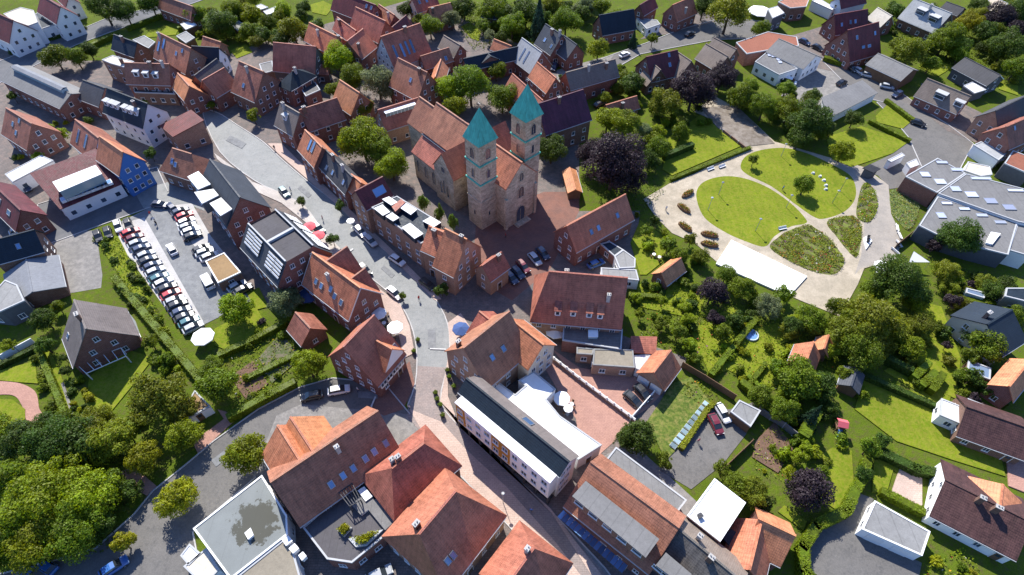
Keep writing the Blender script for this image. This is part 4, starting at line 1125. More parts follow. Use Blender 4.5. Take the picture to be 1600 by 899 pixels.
{'name':'navy_edge_house','label':'navy-roofed long house at left edge by the grey yard','cat':'house','roof':'slate','wall':'brick_brown','k':'g','c':(-108.27,88.44,0.4654),'L':8.87,'W':2.94,'WF':2.94,'he':5.5,'hr':8.89,'sky':[(0.69,-1.67,0.9,1.3)]},
{'name':'grey_tin_shed','label':'grey tin-roofed shed beside the concrete yard','cat':'shed','roof':'tin','wall':'brick_brown','k':'g','c':(-102.75,81.16,2.1687),'L':10.56,'W':4.99,'WF':4.99,'he':3,'hr':4.62,'win':0},
{'name':'kiosk','label':'square car-park kiosk with moss-brown roof and white rim','cat':'kiosk','roof':'moss','wall':'brick_brown','k':'f','c':(-63.72,85.7),'pts':[(-4.21,1.61),(0.61,-4.52),(4.52,-1.4),(-0.92,4.32)],'h':3.2,'rim':'white'},
{'name':'slate_twin_ridge_block','label':'slate block with recessed roof terrace and pale balcony stripes','cat':'building','roof':'slategrey','wall':'brick_red','k':'g','c':(-48.9,87.43,-0.7832),'L':15.23,'W':6.4,'WF':6.4,'he':7.5,'hr':11.9,'top':3.2,'stripes':[(-5.4,5.4),(-1.56,5.4),(2.17,5.4),(5.49,5.4)],'nstripes':[(3.57,-4.83),(6.01,-4.8),(-2.35,-4.68),(-5.1,-4.64)]},
{'name':'slate_row_house','label':'long dark slate row house along the main street','cat':'house','roof':'darkgrey','wall':'brick_red','k':'g','c':(-43.2,115.3,-0.8741),'L':14.89,'W':2.58,'WF':2.58,'he':6,'hr':9.43,'sky':[(-2.7,-2.06,0.9,1.3),(0.2,-1.91,0.9,1.3),(5.35,-1.72,0.9,1.3)],'chim':[(-1.22,-0.28),(3.66,-0.36)]},
{'name':'tiny_orange_house','label':'tiny orange-roofed house between slate row and maroon-roofed house','cat':'house','roof':'orange','wall':'brick_tan','k':'g','c':(-37.51,109.53,-0.8167),'L':3.95,'W':2.1,'WF':2.1,'he':6.5,'hr':8.92},
{'name':'maroon_gable_house','label':'three-storey house with maroon roof and glazed dormer box','cat':'house','roof':'darkred','wall':'brick_tan','k':'g','c':(-33.11,104.35,0.7728),'L':7.03,'W':2.97,'WF':2.97,'he':8.5,'hr':11.69,'sky':[(1.26,-1.72,3,2)]},
{'name':'modern_box_row','label':'modern street block with navy roof and white box roof-lights','cat':'building','roof':'slate','wall':'brick_tan','k':'f','c':(-22.66,95.76),'pts':[(2.84,-6.92),(4.91,-5.17),(6.39,-0.36),(-4.46,8.22),(-9.68,4.24)],'h':8.5,'boxes':[([(-6.39,0.53),(-5.06,1.67),(-7.07,4),(-8.69,2.79)],8.5,1,'white','slate'),([(-3.86,-1.2),(-2.74,-0.1),(-4.45,1.42),(-5.64,0.24)],8.5,1,'white','slate'),([(1.52,-6.49),(3.14,-4.99),(-0.03,-1.82),(-1.61,-3.22)],8.5,1,'white','slate'),([(-0.24,1),(0.86,2.61),(-1.74,4.63),(-2.9,3.2)],8.5,1,'white','slate'),([(5.29,-2.8),(6.64,-1.4),(4.34,0.34),(2.75,-1.09)],8.5,1,'white','slate'),([(-5,3.95),(-3.87,5.01),(-5.96,6.76),(-7.29,5.9)],8.5,1,'white','slate'),([(-3.75,1.74),(-1.99,4.72),(-3.04,5.78),(-4.68,3.2)],8.5,1.2,'red','red')]},
{'name':'peach_street_house','label':'bright peach-roofed street house beside the modern block','cat':'house','roof':'peach','wall':'brick_tan','k':'g','c':(-16.06,89.82,-0.5095),'L':4,'W':3.48,'WF':3.48,'he':8,'hr':11.73,'chim':[(-0.21,-0.97)]},
{'name':'orange_gable_house','label':'orange-roofed brick house with broad gable facing the church square','cat':'house','roof':'orange','wall':'brick_tan','k':'g','c':(-11.85,86.89,-0.5714),'L':5.19,'W':4.9,'WF':4.9,'he':7,'hr':13.5,'wrow':4,'chim':[(1.89,-0.54)]},
{'name':'brick_cube_house','label':'small tan brick house with red gable roof beside orange gable house','cat':'house','roof':'red','wall':'brick_tan','k':'g','c':(-4.36,85.07,0.794),'L':5.39,'W':2.28,'WF':2.28,'he':5.5,'hr':8.12,'chim':[(1.24,-0.77)]},
{'name':'inn_with_cross_gables','label':'orange-brown inn with two cross gables and white-trimmed brick end','cat':'building','roof':'orange','wall':'brick_red','k':'g','c':(-35.35,78.07,-0.677),'L':14.37,'W':4.23,'WF':4.23,'he':6,'hr':11.62,'trim':1,'sky':[(-3.91,-2.98,0.9,1.3),(-2.22,-3.04,0.9,1.3),(0.46,-2.58,0.9,1.3),(2,-3.03,0.9,1.3),(4.1,-3.2,0.9,1.3)],'chim':[(-0.87,-1.69)],'wings':[{'c':(-4.26,3,-1.5708),'L':6.01,'W':3.4,'WF':3.4,'he':6,'hr':10.51,'roof':'brown','wall':'brick_red'},{'c':(2.82,2.3,-1.5708),'L':4.59,'W':3,'WF':3,'he':6,'hr':9.98,'roof':'brown','wall':'brick_red'}]},
{'name':'brick_parish_house','label':'red-roofed brick parish house below the copper beech','cat':'house','roof':'red','wall':'brick_red','k':'g','c':(18.77,98.81,0.6577),'L':17.45,'W':3.69,'WF':3.69,'he':5.5,'hr':10.05,'sky':[(-3.43,-2.49,0.9,1.3),(-1.25,-2.49,0.9,1.3),(4.78,-2.24,0.9,1.3)]},
{'name':'garden_kiosk','label':'timber garden kiosk with orange awning under the copper beech','cat':'kiosk','roof':'orange','wall':'timberbrown','k':'g','c':(14.86,117.62,1.6922),'L':8.21,'W':1.52,'WF':1.52,'he':2.6,'hr':3.47,'win':0},
{'name':'navy_flat_annex','label':'navy flat annex behind brick parish house','cat':'building','roof':'slate','wall':'brick_red','k':'f','c':(22.65,93.66),'pts':[(0.33,-2.63),(2.53,-0.59),(-0.33,1.99),(-2.53,1.22)],'h':3.2},
{'name':'grey_stepped_roof','label':'light grey stepped flat roof with white edging','cat':'building','roof':'lightgrey','wall':'white','k':'f','c':(25.27,89.74),'pts':[(-1.64,-2.51),(1.87,-2.19),(2.26,0.47),(-0.14,3.14),(-2.35,1.1)],'h':3.4},
{'name':'grey_flat_garage','label':'grey flat garage roof behind big four-dormer house','cat':'garage','roof':'lightgrey','wall':'white','k':'f','c':(23.54,85.85),'pts':[(-3.97,-0.9),(4.04,-1.87),(3.82,1.16),(-3.9,1.6)],'h':3.2},
{'name':'orange_garden_garage','label':'small orange-roofed garden garage in the parish garden','cat':'garage','roof':'orange','wall':'brick_red','k':'g','c':(34.8,87.25,0.7264),'L':6.3,'W':1.9,'WF':1.9,'he':2.6,'hr':4.64},
{'name':'four_dormer_house','label':'big red-roofed house with four narrow dormers and chimney','cat':'house','roof':'red','wall':'brick_tan','k':'g','c':(14.68,75.77,-0.0872),'L':15.03,'W':5.87,'WF':5.87,'he':6,'hr':14.07,'hipA':3,'lift':1,'chim':[(4.44,-2.81),(-3.93,3.52)],'dorm':[(-5.13,-5.17,1.5),(-2.09,-5.09,1.5),(1.07,-5.08,1.5),(3.23,-5.12,1.5)]},
{'name':'grey_shed_hall','label':'grey shed hall with red end wall beside the park','cat':'shed','roof':'greygravel','wall':'brick_red','k':'f','c':(107.42,119.65),'pts':[(-2.94,-6.85),(7.72,0.84),(3.41,6.87),(-8.19,-0.86)],'h':5,'win':0,'sky':[(-2.93,0.04,2.4,2),(-0.31,-2.71,2.6,2),(3.64,5.08,3,1.2),(6.24,2.21,3,1.2)]},
{'name':'middle_shed_hall','label':'middle grey shed hall with row of blue roof lights','cat':'shed','roof':'greygravel','wall':'white','k':'f','c':(117.49,110.11),'pts':[(1.25,-7.43),(3.84,-8.34),(10.55,3.8),(-2.56,9.87),(-13.08,2.1)],'h':5.2,'win':0,'sky':[(-8.05,3.91,2.4,2),(-5.07,1.89,2.8,2),(-1.49,-0.36,2.8,2),(1.82,-2.57,2.8,2),(0.4,8.12,5,1),(6.72,3.69,4,1)]},
{'name':'mossy_shed_hall','label':'stained grey shed hall behind large garden tree','cat':'shed','roof':'greygravel','wall':'slatewall','k':'f','c':(105.64,100.23),'pts':[(-7.55,-1.62),(-0.21,-5.56),(5.83,-7.91),(13.48,2.54),(-1.27,11.47),(-10.29,1.08)],'h':4.6,'win':0,'sky':[(-3.56,4.7,2,2),(-0.22,9.04,2.6,1),(3.15,7.12,2.6,1),(6.32,4.95,2.6,1),(9.53,2.66,2.6,1)],'boxes':[([(2.27,-4.62),(3.41,-5.1),(7.02,-1.66),(5.23,-1.18)],4.6,0.4,'white','white')]},
{'name':'edge_shed_hall','label':'small grey shed at the right edge beyond the stained hall','cat':'shed','roof':'greygravel','wall':'white','k':'f','c':(118.01,98.37),'pts':[(-5.32,-4.33),(-1.46,-6.23),(5.27,5.93),(1.51,4.63)],'h':4.4,'win':0},
{'name':'orange_flat_house','label':'orange-roofed building at the right edge above the sheds','cat':'house','roof':'redflat','wall':'slatewall','k':'f','c':(132.75,126.36),'pts':[(-0.26,-5.29),(4.29,1.41),(0.57,4.73),(-4.59,-0.85)],'h':4.5,'win':0},
{'name':'green_edge_garage','label':'long garage with green roof edge and white rim','cat':'garage','roof':'palegreyroof','wall':'white','k':'f','c':(128.54,132.59),'pts':[(0.04,-4.44),(3.94,-1.24),(-0.63,3.6),(-3.35,2.08)],'h':3.5,'win':0},
{'name':'white_trailer','label':'long white trailer on the storage yard beside the park','cat':'building','roof':'white','wall':'white','k':'f','c':(102.52,129.64),'pts':[(-2.16,-1.93),(2.66,0.95),(2.28,2.12),(-2.78,-1.13)],'h':2.6,'win':0},
{'name':'white_container','label':'white container box on the storage yard','cat':'building','roof':'white','wall':'palegrey','k':'f','c':(105.94,127.16),'pts':[(-1.49,-1.89),(1.44,-0.47),(1.7,2.11),(-1.65,0.25)],'h':2.6,'win':0},
{'name':'grey_site_hut','label':'dark grey site hut at park edge','cat':'building','roof':'darkgrey','wall':'slatewall','k':'f','c':(93.61,124.24),'pts':[(0.18,-0.92),(1.77,-0.07),(-0.18,0.91),(-1.77,0.07)],'h':2.6,'zs':[2.6,3.01,3.5,3.08],'win':0},
{'name':'cream_tarp_store','label':'cream tarpaulin store between sheds and green-edged garage','cat':'store','roof':'cream','wall':'white','k':'f','c':(122.65,125.31),'pts':[(-0.78,-2.6),(2.53,-1.86),(3.59,1.48),(-1.23,3.38),(-4.11,-0.4)],'h':2.4,'win':0},
{'name':'grey_edge_house','label':'grey flat-roofed house with dark front at left edge','cat':'house','roof':'lightgrey','wall':'slatewall','k':'f','c':(-104.11,74.89),'pts':[(1.14,-3.71),(4.42,-0.86),(0.67,3.26),(-2.55,4.51),(-3.68,-3.2)],'h':5},
{'name':'grey_villa','label':'grey-roofed villa with red brick gable and white terrace frame','cat':'house','roof':'taupe','wall':'brick_red','k':'g','c':(-81.49,66.57,-0.8874),'L':8.29,'W':5.76,'WF':5.76,'he':3.6,'hr':10.71,'wrow':2,'sky':[(-2.03,-4.49,0.9,1.3)],'chim':[(1.11,-0.26)]},
{'name':'white_villa_annex','label':'white flat annex on the right of grey-roofed villa','cat':'house','roof':'palegreyroof','wall':'white','k':'f','c':(-78.15,69.58),'pts':[(0.77,-2.88),(2.86,-1.66),(-0.64,3.32),(-2.99,1.21)],'h':3.2,'win':0},
{'name':'tan_carport','label':'carport with flat tan roof beside the brick drive','cat':'carport','roof':'moss','wall':'white','k':'f','c':(-58.15,51.66),'pts':[(-1.72,-1.54),(-0.56,-2.47),(3.14,0.41),(-0.87,3.61)],'h':2.6,'win':0},
{'name':'brick_garden_house','label':'small brick garden house behind the half-timbered house','cat':'house','roof':'brown','wall':'brick_red','k':'g','c':(-41.32,69.48,-0.7903),'L':5.07,'W':2.65,'WF':2.65,'he':3.2,'hr':6.05},
{'name':'half_timbered_house','label':'red-roofed corner house with white half-timbered dormer','cat':'house','roof':'red','wall':'brick_red','k':'g','c':(-27.59,62.26,1.036),'L':7.94,'W':5.85,'WF':5.85,'he':5.2,'hr':12.96,'panels':1,'sky':[(3.37,-4.52,0.9,1.3)],'wings':[{'c':(1.28,-2.89,1.5708),'L':5.79,'W':2.6,'WF':2.6,'he':6.5,'hr':10.08,'roof':'orange','wall':'white'}]},
{'name':'corner_brick_house','label':'brown-roofed brick corner house with cream rear wing at the bend','cat':'house','roof':'brown','wall':'brick_tan','k':'g','c':(-4.41,62.47,0.8097),'L':11.04,'W':5.49,'WF':5.49,'he':7,'hr':13.78,'sky':[(-1.81,-3.18,0.9,1.3),(1.02,-3.23,0.9,1.3)],'chim':[(-4.82,2.43)],'wings':[{'c':(6.31,-4.05,1.5708),'L':8.1,'W':3.6,'WF':3.6,'he':7,'hr':10.86,'roof':'orange','wall':'cream'},{'c':(4.22,3.17,-1.5708),'L':6.34,'W':3.4,'WF':3.4,'he':6,'hr':9.17,'roof':'red','wall':'brick_tan'}]},
{'name':'grey_rear_annex','label':'grey flat rear annex with pyramid skylight','cat':'building','roof':'taupe','wall':'brick_red','k':'f','c':(16.21,68.32),'pts':[(-5.99,-1.09),(5.43,-3.03),(6.2,1.79),(-5.65,2.33)],'h':4,'win':0,'boxes':[([(-0.89,-0.71),(0.92,-0.67),(1.05,1.01),(-0.77,0.98)],4,0.7,'white','glassgrey')]},
{'name':'brick_step_annex','label':'small beige-topped brick annex with one window','cat':'building','roof':'gravel','wall':'brick_tan','k':'f','c':(14.59,65.14),'pts':[(-1.64,-0.61),(1.39,-0.81),(1.81,0.59),(-1.56,0.83)],'h':3.4,'rim':'lightgrey'},
{'name':'beige_gravel_annex','label':'beige gravel-topped brick annex with shop windows','cat':'building','roof':'gravel','wall':'brick_tan','k':'f','c':(20.03,63.57),'pts':[(-4.17,-1.69),(3.84,-2.18),(3.99,1.92),(-3.67,1.95)],'h':3.6,'rim':'lightgrey'},
{'name':'red_shed','label':'small red-roofed shed behind beige gravel annex','cat':'shed','roof':'red','wall':'brick_red','k':'f','c':(26.33,66.71),'pts':[(-2.32,-1.28),(2.04,-1.48),(2.45,1.36),(-2.17,1.4)],'h':3,'zs':[3.08,3,4.08,4.1],'win':0},
{'name':'canvas_canopy','label':'white canvas canopy between gravel annex and orange garage','cat':'canopy','roof':'white','wall':'white','k':'f','c':(25.25,63.18),'pts':[(-1.01,-1.42),(-0.19,-1.84),(2.36,1.8),(-1.16,1.46)],'h':2.8,'win':0},
{'name':'double_garage','label':'orange-roofed double garage with white doors','cat':'garage','roof':'orange','wall':'brick_tan','k':'g','c':(28.72,61.42,0.9015),'L':6.04,'W':2.75,'WF':2.75,'he':3,'hr':5.95,'doors':2},
{'name':'grey_yard_shed','label':'grey flat-roofed yard shed beside white parked car','cat':'shed','roof':'lightgrey','wall':'timberbrown','k':'f','c':(43.37,52.71),'pts':[(-2.67,0.04),(0.26,-2.89),(2.91,0.38),(-0.5,2.47)],'h':2.7,'win':0},
{'name':'orange_summer_house','label':'orange-tiled garden house, larger of the two among hedges','cat':'house','roof':'orange','wall':'brick_brown','k':'g','c':(58.19,65,-2.1296),'L':4.46,'W':2.22,'WF':2.22,'he':2.6,'hr':5.15,'win':0},
{'name':'orange_summer_house','label':'orange-tiled garden house, smaller of the two among hedges','cat':'house','roof':'orange','wall':'brick_brown','k':'g','c':(62.74,67.87,-2.1149),'L':3.52,'W':1.26,'WF':1.26,'he':2.6,'hr':4.05,'win':0},
{'name':'grey_garden_shed','label':'small grey-roofed garden shed on the lawn corner','cat':'shed','roof':'slategrey','wall':'timberbrown','k':'g','c':(65.92,60.39,-2.1356),'L':4.52,'W':1.64,'WF':1.64,'he':2.3,'hr':3.33,'win':0},
{'name':'slate_edge_house','label':'large slate-roofed house at the right edge with beige gable','cat':'house','roof':'slate','wall':'cream','k':'g','c':(96.77,71.83,0.5077),'L':7.41,'W':5.37,'WF':5.37,'he':4.5,'hr':7.99,'chim':[(-1.61,1.52)]},
{'name':'dark_upper_house','label':'dark flat house at the right edge above slate-roofed house','cat':'house','roof':'slate','wall':'grey','k':'f','c':(107.66,80.96),'pts':[(-3.2,-0.75),(1.33,-2.38),(3.54,1.62),(-1.67,1.5)],'h':4.5},
{'name':'blue_greenhouse','label':'blue-glazed greenhouse beside slate-roofed house','cat':'greenhouse','roof':'solar','wall':'glassgrey','k':'f','c':(97.73,77.21),'pts':[(-2.71,-1.22),(0.38,-2.57),(2.68,0.95),(-0.35,2.84)],'h':2.6,'win':0},
{'name':'small_greenhouse','label':'small glass greenhouse near the right edge above the blue one','cat':'greenhouse','roof':'solar','wall':'glassgrey','k':'f','c':(100.8,82.74),'pts':[(-2.05,0.04),(1.12,-1.41),(2.28,0.05),(-1.35,1.33)],'h':2.4,'win':0},
{'name':'solar_shed','label':'garden shed with grey-blue roof panels','cat':'shed','roof':'solar','wall':'timberbrown','k':'f','c':(91.58,62.89),'pts':[(-2.57,-0.49),(1.02,-2.14),(2.49,0.42),(-0.95,2.21)],'h':2.6,'win':0},
{'name':'red_edge_house','label':'bright red-roofed house cut by right edge','cat':'house','roof':'peach','wall':'brick_red','k':'g','c':(95.69,60.09,0.6857),'L':9.07,'W':2.02,'WF':2.02,'he':4,'hr':6.17},
{'name':'white_flat_extension','label':'white flat extension beside dark-roofed garden house','cat':'building','roof':'white','wall':'white','k':'f','c':(81.76,53.22),'pts':[(-2.83,-0.65),(0.63,-2.63),(3.2,0.51),(-1,2.77)],'h':3.2},
{'name':'dark_garden_house','label':'dark-brown-roofed house beside big lawn at right edge','cat':'house','roof':'umber','wall':'brick_brown','k':'g','c':(87.23,50.65,-0.4276),'L':10.37,'W':4.33,'WF':4.33,'he':3,'hr':5.92},
{'name':'glass_veranda','label':'white glass veranda behind dark-brown-roofed house','cat':'building','roof':'white','wall':'glassgrey','k':'f','c':(88.25,54.13),'pts':[(-2.8,0.79),(2.16,-1.97),(2.97,-0.89),(-2.33,2.07)],'h':3,'win':0},
{'name':'white_bus_shelter','label':'small white-roofed shelter box beside flat grey hall','cat':'shelter','roof':'white','wall':'white','k':'f','c':(-49.19,26.3),'pts':[(0.41,-1.53),(1.58,0.16),(-0.62,1.55),(-1.37,-0.17)],'h':3,'win':0},
{'name':'cream_flat_store','label':'cream flat-roofed store beside the grey puddled roof','cat':'store','roof':'cream','wall':'white','k':'f','c':(-46.5,24.49),'pts':[(0.96,-2.54),(2.52,-0.28),(-0.49,2.74),(-2.99,0.09)],'h':3,'win':0},
{'name':'puddled_flat_hall','label':'large grey flat-roofed hall with dark puddle stains','cat':'building','roof':'puddle','wall':'white','k':'f','c':(-40,30.19),'pts':[(-0.94,-7.76),(5.81,-1.24),(4.98,1.58),(-0.83,8.05),(-9.02,-0.62)],'h':5,'rim':'white','boxes':[([(0.23,-2.19),(0.75,-1.61),(0.07,-0.66),(-0.52,-1.34)],5,0.6,'white','white')]},
{'name':'gravel_flat_roof','label':'beige gravel flat roof with white roof vents','cat':'building','roof':'gravel','wall':'white','k':'f','c':(-34.48,23.36),'pts':[(1.81,-3.76),(3.86,-0.72),(0.47,5.46),(-6.14,-0.97)],'h':4.8,'win':0,'boxes':[([(0.65,3.86),(1.36,4.53),(0.61,5.18),(-0.15,4.69)],4.8,0.6,'white','white'),([(2,2.77),(2.62,3.43),(1.87,4.07),(1.26,3.4)],4.8,0.6,'white','white'),([(3.6,1.79),(4.05,2.34),(3.43,2.88),(2.96,2.42)],4.8,0.6,'white','white')]},
{'name':'long_brown_hall','label':'long brown-tiled hall with six blue skylights','cat':'building','roof':'brown','wall':'brick_red','k':'g','c':(-28.94,40.45,0.7093),'L':18.45,'W':5.46,'WF':5.46,'he':6,'hr':12.28,'sky':[(-2.46,-3.97,0.9,1.3),(-0.29,-3.91,0.9,1.3),(1.6,-3.89,0.9,1.3),(3.95,-3.78,0.9,1.3),(5.7,-3.7,0.9,1.3),(7.94,-3.67,0.9,1.3)],'chim':[(1.05,-1.35)],'wings':[{'c':(-4.42,4.56,-1.5708),'L':9.11,'W':4.2,'WF':4.2,'he':5.5,'hr':10.33,'roof':'orange','wall':'brick_tan'},{'c':(-2.11,4.5,-1.5708),'L':9.01,'W':4.4,'WF':4.4,'he':5.5,'hr':10.56,'roof':'orange','wall':'brick_tan'}]},
{'name':'red_hip_house','label':'red hipped-roof house beside the long brown hall','cat':'house','roof':'red','wall':'brick_red','k':'g','c':(-16.06,39.43,0.7532),'L':6.22,'W':4.7,'WF':4.7,'he':6,'hr':11.04,'hipA':4,'hipB':3.5,'chim':[(-2.3,1.01),(-1.46,0.5)]},
{'name':'maroon_hip_house','label':'larger red hipped-roof house at the bottom street corner','cat':'house','roof':'red','wall':'brick_tan','k':'g','c':(-10.18,29.71,0.928),'L':7.76,'W':6.27,'WF':6.27,'he':6.5,'hr':13.71,'hipA':2.6,'hipB':4,'sky':[(-3.28,-4.36,0.9,1.3),(-2.2,-4.44,0.9,1.3)],'chim':[(-3.04,1.39)]},
{'name':'roof_terrace_block','label':'dark flat roof-terrace block with planters and roof boxes','cat':'building','roof':'terrace','wall':'brick_red','k':'f','c':(-23.97,30.39),'pts':[(-3.56,-4.7),(0.33,-5.17),(4.51,-1.31),(7.18,2.44),(-0.15,8.87),(-8.32,-0.13)],'h':4.2,'win':1,'boxes':[([(1,3.96),(1.91,4.73),(0.31,6.21),(-0.48,5.59)],4.2,0.8,'white','white'),([(0.58,1.86),(1.6,2.75),(4.73,-0.35),(6.11,1.09),(3.68,4.57),(2.24,4.24),(0.79,5.73),(-1.19,3.44)],4.2,0.5,'greygravel','white'),([(1.89,5.84),(2.43,6.21),(1.86,6.97),(1.31,6.65)],4.2,0.9,'white','white')]},
{'name':'white_modern_building','label':'long white modern building with dark roof and ochre facade panels','cat':'building','roof':'slate','wall':'white','k':'g','c':(0.91,46.03,-0.7153),'L':22.2,'W':1.82,'WF':2.6,'he':10,'hr':11.7,'win':0,'roof2':'taupe','trim':0,'sky':[(1.57,1.46,2,1.6)],'front':[(-10.3,-3.83),(10.73,-3.83)],'front_z':9.3,'endx':1,'ochre':[0,4,5]},
{'name':'white_flat_annex','label':'white flat-roofed annex behind the long white modern building','cat':'building','roof':'white','wall':'white','k':'f','c':(5.09,53.62),'pts':[(-0.66,6.15),(-3.56,4.04),(-2.28,2.96),(-4.18,1.05),(-7.24,3.59),(-8.48,2.62),(6.75,-11.3),(10.95,-8.55),(3.86,-3.08),(1.54,0.17),(3.3,2.35)],'h':4.2,'win':0},
{'name':'grey_strip_roof','label':'grey flat roof strip behind brown terraced roof','cat':'building','roof':'grey','wall':'brick_red','k':'f','c':(22.77,38.93),'pts':[(-6.41,3.1),(4.23,-5.61),(6.4,-3.25),(-4.23,5.76)],'h':4.2},
{'name':'brown_terrace_house','label':'long brown-tiled terrace with grey box dormer along the street','cat':'house','roof':'brown','wall':'brick_red','k':'g','c':(19.14,34.02,-0.677),'L':15.36,'W':6.19,'WF':3.2,'he':5.6,'hr':10.98,'boxdorm':([(-7.05,-5.94),(6.23,-6.39),(6.41,-3.07),(-6.83,-2.81)],10.08)},
{'name':'charcoal_terrace_house','label':'dark grey-roofed house next to brown terrace at bottom','cat':'house','roof':'charcoaltile','wall':'brick_red','k':'g','c':(29.46,25.78,-0.7361),'L':10.76,'W':3.82,'WF':3.82,'he':6,'hr':9.56,'roof2':'greybrown','chim':[(-2.36,1.15),(0.41,-0.59)],'boxdorm':([(-4.87,-6.21),(-0.46,-5.88),(-0.42,-3.82),(-4.77,-3.85)],8.66)},  # paler far slope: sunlight put into the tile colour
{'name':'white_roof_block','label':'block with bright white flat roof and vents beside the terrace','cat':'building','roof':'whitevents','wall':'brick_red','k':'f','c':(32.87,33.3),'pts':[(-4.84,-1.1),(-0.54,-4.87),(4.74,1.07),(0.64,4.9)],'h':7,'rim':'white','boxes':[([(-3.17,-1.63),(-2.53,-1.3),(-2.81,-0.82),(-3.36,-1.07)],7,0.5,'darkgrey','darkgrey')]},
{'name':'navy_lean_to','label':'navy lean-to roof beside the white flat block','cat':'building','roof':'slate','wall':'brick_red','k':'f','c':(35.39,29.39),'pts':[(0.05,-1.44),(1.41,-0.07),(-0.11,1.18),(-1.35,0.33)],'h':4,'zs':[4,4.45,4.87,4.58],'win':0},
{'name':'salmon_corner_house','label':'salmon hipped roof house at the bottom edge of the street','cat':'house','roof':'red','wall':'cream','k':'g','c':(1.89,23.16,0.9199),'L':6.2,'W':4.76,'WF':4.76,'he':6,'hr':11.47,'hipB':3.5,'chim':[(2.3,0.56)]},
{'name':'orange_gable_pair','label':'orange-roofed house with crossing gables near bottom right','cat':'building','roof':'peach','wall':'brick_red','k':'g','c':(41.11,30.34,-0.4687),'L':5.09,'W':3.4,'WF':3.4,'he':4.2,'hr':8.11,'wings':[{'c':(-2.2,-3.84,1.5708),'L':7.68,'W':3,'WF':3,'he':4.2,'hr':7.65,'roof':'peach','wall':'brick_red'}]},
{'name':'white_front_garage','label':'grey flat-roofed garage with long white front','cat':'garage','roof':'lightgrey','wall':'white','k':'f','c':(62.86,32.12),'pts':[(-5.67,-0.12),(2.3,-4.04),(5.2,-0.34),(-1.83,4.5)],'h':2.8,'rim':'white','doors':2},
{'name':'white_long_house','label':'white house with long umber roof and pink terrace','cat':'house','roof':'umber','wall':'white','k':'g','c':(77.32,35.73,-0.5673),'L':12.03,'W':5.52,'WF':5.52,'he':3.3,'hr':6.11,'chim':[(-1.26,-0.85),(1.12,-1.06)],'wings':[{'c':(1.78,2.08,-1.5708),'L':4.16,'W':3.6,'WF':3.6,'he':4.2,'hr':6.06,'roof':'peach','wall':'brick_red'}]},
{'name':'slatted_pergola','label':'white slatted glass pergola behind white long house','cat':'pergola','roof':'slats','wall':'white','k':'f','c':(77.54,40.81),'pts':[(-2.23,-0.33),(0.86,-1.5),(2.05,0.25),(-0.68,1.57)],'h':2.8,'win':0}]
